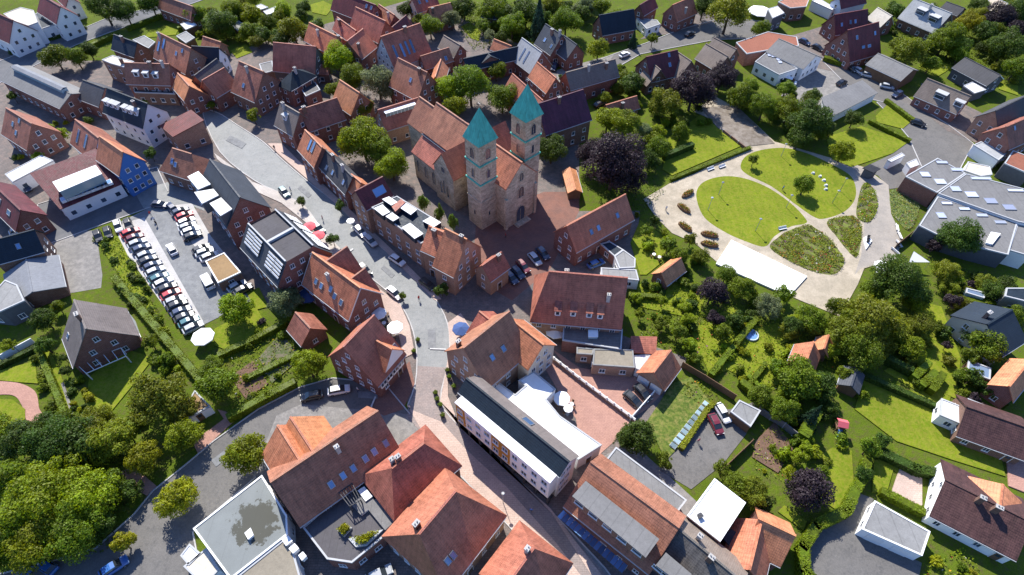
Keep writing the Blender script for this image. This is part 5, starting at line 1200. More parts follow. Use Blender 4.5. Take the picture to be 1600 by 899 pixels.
GROUND = [
('town_paving','paver',0.01,[(-143.52,86.17),(-111.98,97.04),(-107.3,106.01),(-80.93,111.41),(-69.42,91.86),(-52.07,77.26),(-45.15,82.79),(-26.92,74.38),(-18.9,53.48),(-43.91,40),(-37.06,30.96),(-47.28,18.65),(-18.46,19.1),(39.05,24.92),(29.69,34.69),(21.92,46.54),(35.83,66.06),(21.54,72.1),(27.71,90.18),(31.63,109.57),(16.42,109.18),(18.71,147.45),(11.36,183.39),(-25,213.8),(-40.18,223.51),(-82.15,192.93),(-98.74,177.64),(-141.59,176.2),(-222.39,196.92)]),
('brick_square','brickpave',0.0125,[(-9.09,94.32),(-7.17,85.52),(0.05,80.18),(8.68,89.73),(16.42,109.18),(16.85,116.42),(7.79,116.18),(-8.96,106.22)]),
('concrete_yard','concrete',0.015,[(-103.13,85.2),(-97.27,79.79),(-90.12,81.76),(-91.54,85.46),(-99.53,99.49),(-103.85,98.95),(-108.46,96.07)]),
('workshop_yard','concrete',0.0175,[(81.71,162.81),(91.16,149.61),(111.62,163.75),(109.02,178.62),(103.3,186.51),(88.96,174.08)]),
('road','asphalt_dark',0.02,[(-110.86,96.64),(-107.92,95.03),(-89.36,108.33),(-87.93,113.66),(-94.53,123.21),(-117.83,108.07)]),
('road','asphalt_dark',0.0225,[(-163.7,151.72),(-146.54,186.33),(-138.19,196.31),(-126.66,209),(-111.68,226.08),(-119.02,236.98),(-130.13,214.87),(-144.52,205.42),(-149.67,197.26),(-172.21,165.57)]),
('road','asphalt',0.025,[(27.09,181.88),(24.54,175.83),(31.86,176.85),(41.35,186.48),(52.77,191.11),(69.27,197.39),(85.13,198.84),(90.51,210.7),(74.99,213.55),(57,203.32),(44.47,193.86),(32.77,186.19)]),
('road','asphalt',0.0275,[(111.78,151.85),(112.56,142.44),(110.56,129.4),(112.68,118.95),(129.61,139.92),(126.59,149.07),(122.6,157.16),(119.11,167.58),(110.26,160.2)]),
('road','asphalt',0.03,[(105.62,163.56),(112.23,160.26),(118.37,165.75),(109.05,184.64),(101.14,186.44)]),
('road','asphalt_pale',0.0325,[(-90.85,148.01),(-88.33,143.1),(-84.21,136.3),(-79.91,130.2),(-75.67,125.66),(-71.24,121.82),(-67.3,118.73),(-64.17,116.63),(-61.54,115.27),(-59.04,113.93),(-56.6,112.51),(-54.31,111.12),(-52.07,109.3),(-49.89,106.75),(-47.76,103.78),(-45.58,100.83),(-43.35,98.06),(-41.06,95.31),(-38.59,92.59),(-35.7,89.81),(-32.62,87.05),(-29.92,84.62),(-27.85,82.77),(-26.16,81.26),(-24.67,79.63),(-23.32,77.75),(-22.16,75.76),(-21.15,73.66),(-20.28,71.47),(-19.56,69.17),(-19,66.77),(-18.62,64.22),(-18.4,61.58),(-18.35,59.03),(-18.71,56.6),(-19.25,54.27),(-19.21,52.14),(-18.24,50.39),(-16.69,48.84),(-14.84,47.09),(-12.74,45.02),(-10.34,42.75),(-7.78,40.31),(-5.08,37.69),(-2.22,34.91),(0.69,32),(3.71,28.61),(6.78,25.09),(9.74,22.63),(13.14,21.53),(16.43,21.49),(17.68,22.75),(15.49,26.01),(11.27,30.57),(7.32,34.62),(4.55,37.36),(2.06,39.59),(-0.56,41.94),(-3.7,44.8),(-6.96,47.78),(-9.62,50.36),(-11.39,52.16),(-12.56,53.56),(-13.26,55.21),(-13.4,57.47),(-13.07,59.98),(-12.78,62.34),(-12.66,64.38),(-12.57,66.28),(-12.62,68.16),(-12.8,70.06),(-13.12,71.95),(-13.62,73.83),(-14.31,75.68),(-15.19,77.52),(-16.32,79.46),(-17.69,81.52),(-19.3,83.67),(-21.24,85.95),(-23.65,88.4),(-26.39,90.98),(-29.13,93.63),(-31.74,96.32),(-34.35,99.07),(-37.01,101.92),(-39.79,104.99),(-42.62,108.16),(-45.43,111.13),(-48.15,113.7),(-50.85,116.07),(-53.63,118.58),(-56.62,121.44),(-59.7,124.45),(-62.6,127.35),(-65.1,130.01),(-67.42,132.55),(-69.98,135.08),(-73.04,137.67),(-76.33,140.24),(-79.46,142.64),(-82.37,145.05),(-85.12,147.29),(-87.37,148.77),(-89.39,149.66),(-90.92,149.78)]),
('street','asphalt_pale',0.035,[(-91.58,107.58),(-88.92,106.48),(-85.89,108.42),(-79.91,108.58),(-76.11,106.81),(-80.19,113.86),(-89.38,117.37),(-96.3,113.44)]),
('road','asphalt',0.0375,[(-18.76,52.41),(-24.55,58.9),(-34.71,59.85),(-40.45,57.73),(-47.09,52.93),(-53.29,46.38),(-56.78,41.74),(-60.54,37.12),(-62.11,33.11),(-65.95,27.68),(-73.8,25.06),(-82.46,22.69),(-80.6,16.44),(-46.67,16.96),(-49.42,26.79),(-51.66,30.71),(-43.91,40),(-41.94,42.95),(-43.5,51.67),(-39.31,53.08),(-30.66,51.92),(-22.12,50.77)]),
('yard','concrete',0.04,[(-37.88,34.05),(-25.86,38.63),(-15.77,47.08),(-18.76,52.41),(-28.51,53.29),(-39.57,54.15),(-43.5,51.67),(-44.46,39.99)]),
('yard','concrete',0.0425,[(30.1,33.96),(32.7,36.35),(26.61,43.02),(22.07,47.78),(16.55,44.62)]),
('forecourt','paver',0.045,[(85.6,192.25),(91.53,182.83),(102.44,177.62),(114.43,184.82),(110.71,209.03),(97.03,201.53),(86.25,198.88)]),
('forecourt','paver',0.0475,[(56.84,202.39),(74.78,212.56),(72.17,222.56),(56.52,214.35),(42.61,196.45)]),
('storage_yard','asphalt',0.05,[(97.04,124.99),(97.96,119.57),(104.52,121.28),(105.95,118.77),(112.68,118.95),(119.99,136.71),(112.56,142.44),(104.17,134.25),(93.49,127.84)]),
('forecourt','paver',0.0525,[(121.38,158.82),(125.12,145.88),(132.53,138.53),(142.67,151.15),(128.86,171.59)]),
('forecourt','concrete',0.055,[(12.54,157.18),(14.05,147.31),(18.54,160.83),(24.25,171.97),(30.07,179.97),(32.77,186.19),(20.65,179.65),(13.19,175.46)]),
('car_park','asphalt_car',0.0575,[(-92.41,95.83),(-67.33,69.55),(-63.9,72.57),(-56,78.93),(-71.53,98.03),(-80.25,109.51),(-89.36,108.33),(-95.66,101.79)]),
('parking_bays','concrete_pale',0.06,[(-92.22,95.41),(-67.33,69.55),(-64.6,73.06),(-89.86,104.17),(-95.16,101.36)]),
('parking_bays','concrete_pale',0.0625,[(-75.28,95.83),(-70.03,90.24),(-66.82,92.93),(-71.53,98.03),(-80.25,109.51),(-85.89,108.42)]),
('yard','asphalt',0.065,[(48.33,56.83),(41.69,54.65),(36.81,54.56),(29.37,46.07),(26.53,42.43),(31.56,39.08),(38.12,43.82),(43.47,49.45)]),
('brick_drive','brickpave_pale',0.0675,[(10.17,56.08),(12.39,52.09),(12.72,47.61),(16.01,44.97),(19.14,47.73),(22.54,51.89),(7.99,65.48),(6.04,64.68)]),
('brick_drive','brickpave_pale',0.07,[(13.46,59.95),(22.59,52.28),(25.86,54.35),(31.63,60.03),(25.53,61.35),(13.67,63.33),(8.32,67.81)]),
('yard','asphalt',0.0725,[(47.37,27.42),(49.43,22.8),(63.42,23.03),(66.45,27.73),(58.48,32.57),(62.66,37.96),(60.3,39.03),(49.47,30.9)]),
('brick_drive','brickpave_pale',0.075,[(-55.3,43.9),(-50.27,51.54),(-54.86,52.78),(-53.02,50.83),(-54.72,48.86),(-57.31,46.3)]),
('brick_drive','brickpave_pale',0.0775,[(-69.47,38.75),(-66.04,38.47),(-61.31,36.34),(-60.35,38.01),(-65.61,41.34),(-69.83,39.54)]),
('brick_path','brickpave_pale',0.08,[(-101.17,57.35),(-101.13,56.92),(-100.9,56.41),(-100.52,55.91),(-100.04,55.47),(-99.51,55.16),(-98.87,55.02),(-98.04,55.01),(-97.13,55.06),(-96.19,55.11),(-95.3,55.11),(-94.54,54.99),(-93.92,54.75),(-93.38,54.44),(-92.89,54.07),(-92.43,53.65),(-91.97,53.21),(-91.48,52.74),(-90.96,52.17),(-90.44,51.5),(-89.91,50.79),(-89.39,50.13),(-88.89,49.59),(-88.39,49.25),(-87.87,49.14),(-87.29,49.2),(-86.72,49.39),(-86.23,49.65),(-85.88,49.94),(-85.72,50.21),(-85.79,50.45),(-86.07,50.71),(-86.47,51),(-86.96,51.32),(-87.46,51.7),(-87.92,52.14),(-88.34,52.68),(-88.75,53.32),(-89.19,54.02),(-89.66,54.71),(-90.18,55.35),(-90.76,55.89),(-91.43,56.34),(-92.17,56.73),(-92.95,57.07),(-93.78,57.36),(-94.62,57.59),(-95.47,57.77),(-96.43,57.89),(-97.51,57.96),(-98.61,57.98),(-99.63,57.94),(-100.45,57.83),(-100.97,57.66)]),
('pavement','pinkpave',0.1625,[(-14.84,47.09),(-7.78,40.31),(0.69,32),(11.2,22.2),(13.67,22.24),(8.01,29.7),(-0.51,39.08),(-8.15,45.98),(-12.64,50.95),(-18.9,53.48)]),
('pavement','pinkpave',0.165,[(-12.49,68.16),(-12.78,62.34),(-13.26,55.21),(-9.62,50.36),(7.32,34.62),(14.7,22.7),(16.68,22.74),(7.13,35.37),(-8.99,49.73),(-11.9,56.34),(-12.37,62.05),(-7.83,71.47),(-10.84,76.44),(-13.35,73.83)]),
('pavement','pinkpave',0.1675,[(-68.32,134.25),(-61.74,127.37),(-45.43,111.13),(-29.13,93.63),(-16.63,79.81),(-15.28,80.2),(-27.2,93.68),(-43.97,111.89),(-57.13,126.13),(-64.46,134.36)]),
('brick_apron','brickpave',0.09,[(-25.87,53.34),(-23.51,52.06),(-20.1,53.45),(-18.59,59.02),(-20.23,64.14),(-25.28,57.19)]),
('pavement','pinkpave',0.1725,[(-27.45,77.8),(-23.5,71.14),(-21.35,64.87),(-19.45,66.14),(-21.32,72.83),(-24.14,78.76),(-29.68,83.14)]),
('pavement','paleplaza',0.175,[(-79.66,126.87),(-65.65,114.25),(-58.02,110.09),(-49.92,102.93),(-41.54,92.52),(-38.67,93),(-45.58,100.83),(-52.07,109.3),(-59.04,113.93),(-67.56,117.95),(-81.45,129.6)]),
('street','streetpave',0.0975,[(-18.26,58.32),(-19.21,52.14),(-14.84,47.09),(-7.78,40.31),(0.69,32),(9.74,22.63),(17.68,22.75),(7.32,34.62),(-0.56,41.94),(-9.62,50.36),(-13.26,55.21),(-12.81,62.79),(-18.7,63.11)]),
('road_patch','asphalt_car',0.1,[(-55.42,115.76),(-51.79,112.17),(-51.26,113.4),(-54.91,117.03)]),
('road_patch','asphalt_car',0.1025,[(-29.86,88.83),(-26.98,86.01),(-26.4,86.98),(-29.29,89.82)]),
('road_patch','asphalt_car',0.105,[(-16.85,67.28),(-15.29,67.32),(-15.88,72.12),(-17.48,72.08)]),
('road_patch','asphalt_car',0.1075,[(-7.7,42.63),(-5.34,40.58),(-4.48,41.29),(-6.84,43.35)]),
('road_patch','asphalt_car',0.11,[(-80.2,135.37),(-74.64,131.77),(-74.12,134.09),(-79.72,137.76)]),
('road_patch','asphalt_car',0.1125,[(-51.34,41.6),(-49.71,43.52),(-50.97,44.58),(-52.63,42.75)]),
('road_patch','asphalt_car',0.115,[(-28.96,55.73),(-25.26,55.53),(-25.48,56.91),(-29.21,57.11)]),
('park_ground','sand',0.1175,[(35.3,107.34),(38.37,101.82),(43.19,98.71),(47.24,92.62),(63.16,81.59),(70.4,77.36),(77.58,86.52),(80.84,91.42),(89.5,94.63),(93.9,101.66),(94.46,110),(98.23,121.11),(94.56,128.41),(87.14,132.08),(73.29,139.2),(67.74,153.81),(60.88,162.16),(53.35,153.37),(63.58,144.07),(64.39,136.01),(47.98,124.45),(40.48,120.08),(32.99,113.9)]),
('park_path','pathgrey',0.12,[(89.16,118.33),(86.38,106.35),(81.59,95.46),(77.9,89.4),(80.1,91.4),(89.5,94.63),(93.9,101.66),(94.46,110),(98.23,121.11),(93.69,128.39),(87.43,132.93)]),
('park_lawn','lawn',0.1225,[(46.6,113.68),(46.58,112.48),(46.62,111.21),(46.73,109.94),(46.93,108.73),(47.23,107.64),(47.66,106.69),(48.2,105.8),(48.83,104.98),(49.51,104.21),(50.23,103.48),(50.93,102.79),(51.65,102.12),(52.42,101.49),(53.21,100.91),(54.01,100.37),(54.8,99.87),(55.55,99.43),(56.28,99.01),(57.01,98.58),(57.72,98.21),(58.41,97.93),(59.08,97.79),(59.71,97.84),(60.29,98.13),(60.8,98.63),(61.29,99.28),(61.78,99.99),(62.32,100.7),(62.94,101.34),(63.67,101.94),(64.47,102.56),(65.32,103.19),(66.18,103.78),(67.02,104.32),(67.79,104.76),(68.54,105.08),(69.31,105.31),(70.05,105.47),(70.73,105.61),(71.31,105.77),(71.77,105.98),(72.09,106.21),(72.3,106.41),(72.42,106.63),(72.46,106.9),(72.42,107.29),(72.33,107.82),(72.17,108.53),(71.92,109.4),(71.61,110.37),(71.23,111.39),(70.8,112.42),(70.31,113.41),(69.75,114.4),(69.11,115.42),(68.42,116.46),(67.69,117.46),(66.93,118.4),(66.17,119.24),(65.38,119.98),(64.56,120.66),(63.72,121.28),(62.86,121.82),(62.01,122.3),(61.17,122.7),(60.36,123.03),(59.54,123.28),(58.73,123.47),(57.92,123.58),(57.12,123.63),(56.31,123.62),(55.48,123.53),(54.62,123.37),(53.77,123.14),(52.94,122.86),(52.15,122.53),(51.43,122.18),(50.78,121.8),(50.17,121.38),(49.6,120.92),(49.08,120.41),(48.6,119.86),(48.18,119.27),(47.8,118.63),(47.47,117.97),(47.18,117.26),(46.95,116.5),(46.78,115.66),(46.66,114.74)]),
('park_lawn','lawn',0.125,[(60.92,126.85),(61,126.27),(61.19,125.74),(61.49,125.21),(61.87,124.65),(62.35,124.05),(62.96,123.41),(63.73,122.76),(64.59,122.09),(65.48,121.38),(66.35,120.61),(67.14,119.77),(67.86,118.82),(68.55,117.76),(69.21,116.65),(69.86,115.53),(70.49,114.44),(71.12,113.43),(71.76,112.46),(72.38,111.47),(73,110.51),(73.6,109.64),(74.17,108.9),(74.71,108.34),(75.19,107.97),(75.59,107.75),(75.97,107.67),(76.38,107.69),(76.85,107.79),(77.45,107.95),(78.2,108.17),(79.07,108.49),(80.01,108.89),(80.98,109.35),(81.91,109.86),(82.75,110.4),(83.52,110.99),(84.26,111.63),(84.97,112.32),(85.63,113.05),(86.25,113.8),(86.81,114.57),(87.32,115.35),(87.78,116.17),(88.2,117.01),(88.56,117.87),(88.87,118.73),(89.12,119.59),(89.33,120.45),(89.51,121.33),(89.64,122.22),(89.69,123.1),(89.64,123.95),(89.46,124.78),(89.15,125.57),(88.72,126.32),(88.19,127.05),(87.58,127.77),(86.91,128.51),(86.2,129.28),(85.42,130.1),(84.55,130.98),(83.63,131.87),(82.67,132.72),(81.7,133.5),(80.76,134.17),(79.85,134.72),(78.95,135.2),(78.04,135.61),(77.11,135.94),(76.16,136.17),(75.18,136.31),(74.13,136.34),(73.02,136.27),(71.89,136.11),(70.76,135.87),(69.67,135.58),(68.65,135.26),(67.68,134.89),(66.73,134.47),(65.82,133.99),(64.96,133.46),(64.18,132.89),(63.48,132.26),(62.86,131.55),(62.3,130.75),(61.81,129.9),(61.41,129.05),(61.12,128.23),(60.95,127.49)]),
('flower_bed','bedsoil',0.1275,[(61.04,96.75),(61.51,95.99),(62.16,95.2),(62.91,94.42),(63.67,93.68),(64.38,93.02),(65.06,92.43),(65.76,91.88),(66.49,91.37),(67.23,90.9),(67.95,90.5),(68.67,90.15),(69.37,89.86),(70.09,89.61),(70.8,89.41),(71.49,89.28),(72.15,89.23),(72.76,89.28),(73.33,89.43),(73.86,89.7),(74.36,90.04),(74.83,90.44),(75.26,90.87),(75.65,91.3),(76,91.73),(76.32,92.19),(76.61,92.68),(76.85,93.2),(77.03,93.75),(77.15,94.33),(77.19,94.96),(77.16,95.62),(77.07,96.32),(76.94,97.03),(76.78,97.75),(76.61,98.46),(76.41,99.18),(76.18,99.93),(75.92,100.69),(75.63,101.42),(75.31,102.11),(74.95,102.72),(74.58,103.3),(74.19,103.87),(73.76,104.39),(73.3,104.83),(72.78,105.15),(72.19,105.32),(71.51,105.3),(70.73,105.11),(69.9,104.81),(69.05,104.43),(68.23,104.03),(67.47,103.64),(66.76,103.25),(66.07,102.84),(65.41,102.39),(64.78,101.92),(64.17,101.43),(63.6,100.92),(63,100.4),(62.36,99.85),(61.75,99.29),(61.24,98.7),(60.91,98.09),(60.82,97.45)]),
('flower_bed','bedsoil',0.13,[(77.06,106.05),(77.04,105.14),(77.23,104.14),(77.52,103.11),(77.82,102.13),(78.02,101.27),(78.14,100.52),(78.26,99.83),(78.39,99.19),(78.53,98.58),(78.68,98.01),(78.84,97.46),(79.02,96.88),(79.2,96.26),(79.4,95.66),(79.61,95.18),(79.86,94.87),(80.15,94.81),(80.49,95.03),(80.87,95.47),(81.28,96.09),(81.71,96.85),(82.15,97.7),(82.59,98.61),(83.09,99.66),(83.65,100.92),(84.23,102.28),(84.76,103.62),(85.17,104.86),(85.41,105.87),(85.51,106.7),(85.51,107.43),(85.4,108.05),(85.16,108.54),(84.76,108.87),(84.19,109.04),(83.29,109.02),(82.06,108.82),(80.67,108.46),(79.31,107.99),(78.15,107.43),(77.39,106.8)]),
('flower_bed','bedsoil',0.1325,[(90.77,120.19),(90.18,119.21),(89.56,118.07),(88.93,116.86),(88.33,115.67),(87.8,114.59),(87.31,113.59),(86.81,112.57),(86.35,111.58),(85.95,110.64),(85.65,109.8),(85.47,109.07),(85.44,108.47),(85.54,107.96),(85.73,107.55),(85.98,107.22),(86.26,106.97),(86.55,106.81),(86.83,106.71),(87.15,106.68),(87.5,106.74),(87.87,106.89),(88.28,107.15),(88.72,107.54),(89.22,108.1),(89.8,108.82),(90.4,109.66),(90.99,110.55),(91.53,111.45),(91.98,112.29),(92.34,113.11),(92.63,113.94),(92.88,114.77),(93.08,115.6),(93.24,116.41),(93.37,117.19),(93.47,118),(93.54,118.85),(93.57,119.69),(93.55,120.44),(93.48,121.06),(93.34,121.49),(93.13,121.75),(92.86,121.88),(92.53,121.87),(92.15,121.72),(91.73,121.41),(91.28,120.92)]),
('meadow_bed','meadow',0.135,[(97.45,118.18),(96.81,116.89),(96.22,115.37),(95.69,113.79),(95.25,112.34),(94.93,111.18),(94.76,110.35),(94.71,109.69),(94.76,109.16),(94.87,108.69),(95,108.23),(95.12,107.7),(95.23,107.06),(95.35,106.33),(95.49,105.59),(95.68,104.96),(95.93,104.52),(96.26,104.35),(96.69,104.51),(97.2,104.91),(97.79,105.5),(98.4,106.23),(99.02,107.02),(99.61,107.82),(100.24,108.68),(100.92,109.66),(101.62,110.71),(102.25,111.78),(102.78,112.82),(103.13,113.78),(103.32,114.71),(103.4,115.66),(103.36,116.58),(103.21,117.42),(102.95,118.14),(102.59,118.69),(102.05,119.11),(101.33,119.46),(100.5,119.68),(99.64,119.72),(98.81,119.54),(98.09,119.07)]),
('stage_surface','whitecanvas',0.45,[(52.07,99.56),(46.78,91.81),(60.88,82.45),(66.65,88.36)]),
('lawn','lawn',0.14,[(37.13,66.08),(41.36,64.65),(49.06,59.66),(54.93,60.5),(56.03,68.81),(48.65,79.49),(40.99,75.86)]),
('lawn','lawn',0.1425,[(53.39,68.75),(58.72,71.26),(56.53,75.35),(51.32,73.56)]),
('lawn','lawn',0.145,[(83.36,55.46),(87.25,61.14),(80.88,66.99),(74.44,63.82)]),
('lawn','lawn',0.1475,[(27.77,79.03),(39.63,75.83),(42.03,81.12),(37.34,86.54),(27.85,85.38)]),
('lawn','lawn',0.15,[(-90.9,179.11),(-86.95,183.34),(-90.56,188.28),(-94.53,183.92)]),
('lawn','lawn',0.1525,[(-126.24,196.74),(-126.22,191.37),(-116.34,193.94),(-117.56,203.08),(-120.36,201.56)]),
('lawn','lawn',0.155,[(-73.91,211.96),(-68.33,209.71),(-67.14,217.26),(-72.01,221.22),(-76,217.95)]),
('lawn','lawn',0.1575,[(-15.77,195.28),(-12.81,193.17),(-12.25,199.92),(-16.45,206.78),(-19.63,203.35)]),
('lawn','lawn',0.16,[(86.95,131.51),(91.07,128.32),(104.94,134.85),(111.66,140.3),(100.65,147.35),(88.57,141.74)]),
('lawn','lawn',0.1625,[(106.11,149.42),(112.38,146.44),(118.49,152.05),(112.53,158.55),(106.99,152.69)]),
('lawn','lawn',0.165,[(135.76,175.61),(143.79,181.75),(139.08,187.72),(132.06,181.37)]),
('lawn','lawn',0.1675,[(41.86,123.49),(63.77,137.16),(54.95,151.77),(43.69,140.44),(39.71,126.09)]),
('lawn','lawn',0.17,[(28.93,88.26),(30.39,88.29),(34.62,92.32),(37.25,99.63),(31.19,106.09),(27.93,98.34)]),
('lawn','lawn',0.1725,[(-79.26,52.3),(-74.8,50.41),(-72.67,57.94),(-71.35,63.84),(-78.05,66),(-81.93,59.18)]),
('lawn','lawn',0.175,[(-94.86,57.78),(-91.04,57.57),(-94.35,62.61),(-100,60.27),(-98.77,58.13)]),
('lawn','lawn',0.1775,[(-93.42,48.77),(-89.12,49.49),(-90.53,52.09),(-94.01,54.04),(-96.41,53.99)]),
('lawn','lawn',0.18,[(-92.7,61.89),(-80,47.75),(-78.57,48.41),(-89.57,61.96),(-93.41,65.68)]),
('lawn','lawn',0.1825,[(-60.32,67.15),(-56.59,65.67),(-50.43,71.38),(-54.8,77.2),(-61.67,71.13)]),
('lawn','lawn',0.185,[(-54.55,76.34),(-52.07,77.26),(-55.66,82.55),(-58.02,81.04)]),
('lawn','lawn',0.1875,[(65.54,55.12),(70.85,48.7),(79.76,45.17),(87.47,42.36),(89.15,47.79),(80.6,53.4),(83.08,57.52),(70.02,62.25)]),
('lawn','lawn',0.19,[(54.56,36.73),(55.83,35.67),(59.34,37.9),(61.92,46.67),(58.63,47.22),(56.47,45.96)]),
('lawn','lawn',0.1925,[(62.75,39.07),(65.31,39.12),(68.05,43.18),(70.81,40.34),(72.6,42.67),(69.01,45.58),(65.3,44.91)]),
('lawn','lawn',0.195,[(84.88,70.21),(79.57,66.96),(80.89,61.02),(86.19,57.58),(91.39,67.21),(93.52,80.49),(88.66,82.17)]),
('lawn','lawn',0.1975,[(45.5,35.49),(48.88,32.41),(49.9,33.98),(46.89,36.6)]),
('lawn','meadow',0.2,[(27.93,44.23),(30.64,46.7),(38.31,55.95),(35.66,61.56),(31.63,60.03),(25.5,51.68)]),
('lawn','lawn',0.2025,[(151.71,168.62),(155.87,165.14),(158.86,170.69),(154.65,174.31)]),
('lawn','lawn',0.205,[(-84.28,81.9),(-64.53,60.99),(-62.13,59.58),(-76.56,76.72),(-93.3,97.5),(-98.05,96.32)]),
('lawn','lawn',0.2075,[(39.47,61.64),(46.53,64.75),(44.09,77.64),(37.65,72.44)]),
('vegetable_soil','soil',0.21,[(-50.09,54.9),(-46.83,58.46),(-51.42,63.49),(-54.69,59.73)]),
('vegetable_soil','soil',0.2125,[(43.57,45.11),(47.36,42.22),(51.61,47.09),(49.51,52.14),(44.93,48.21)]),
('vegetable_soil','soil2',0.215,[(-46.21,58.47),(-42.08,64.44),(-47.57,70.62),(-50.37,64.27)]),
('terrace','pinkpave',0.2175,[(69.14,36.44),(70.48,37.01),(72.53,41.75),(69.34,43.55),(66.09,39.13)]),
('dirt_patch','dirt',0.22,[(58.36,145.47),(64.53,136.59),(73.04,138.3),(66.6,157.14),(55.59,155.11)]),
('garden_path','concrete',0.2225,[(-86.64,57.66),(-78.91,47.9),(-78.45,48.16),(-86.29,57.95)]),
('driveway','brickpave_pale',0.225,[(87.12,40.63),(89.32,39.54),(93.87,47.88),(90.99,49.07)]),
('road_marking','marking',0.2,[(-16.43,67.06),(-13.17,66.97),(-13.19,67.2),(-16.46,67.29)]),
('road_marking','marking',0.2,[(-38.9,92.28),(-37.11,94.57),(-37.39,94.87),(-39.18,92.58)]),
('road_marking','marking',0.2,[(-26.06,53.74),(-25.57,55.93),(-25.83,56.07),(-26.32,53.87)])]
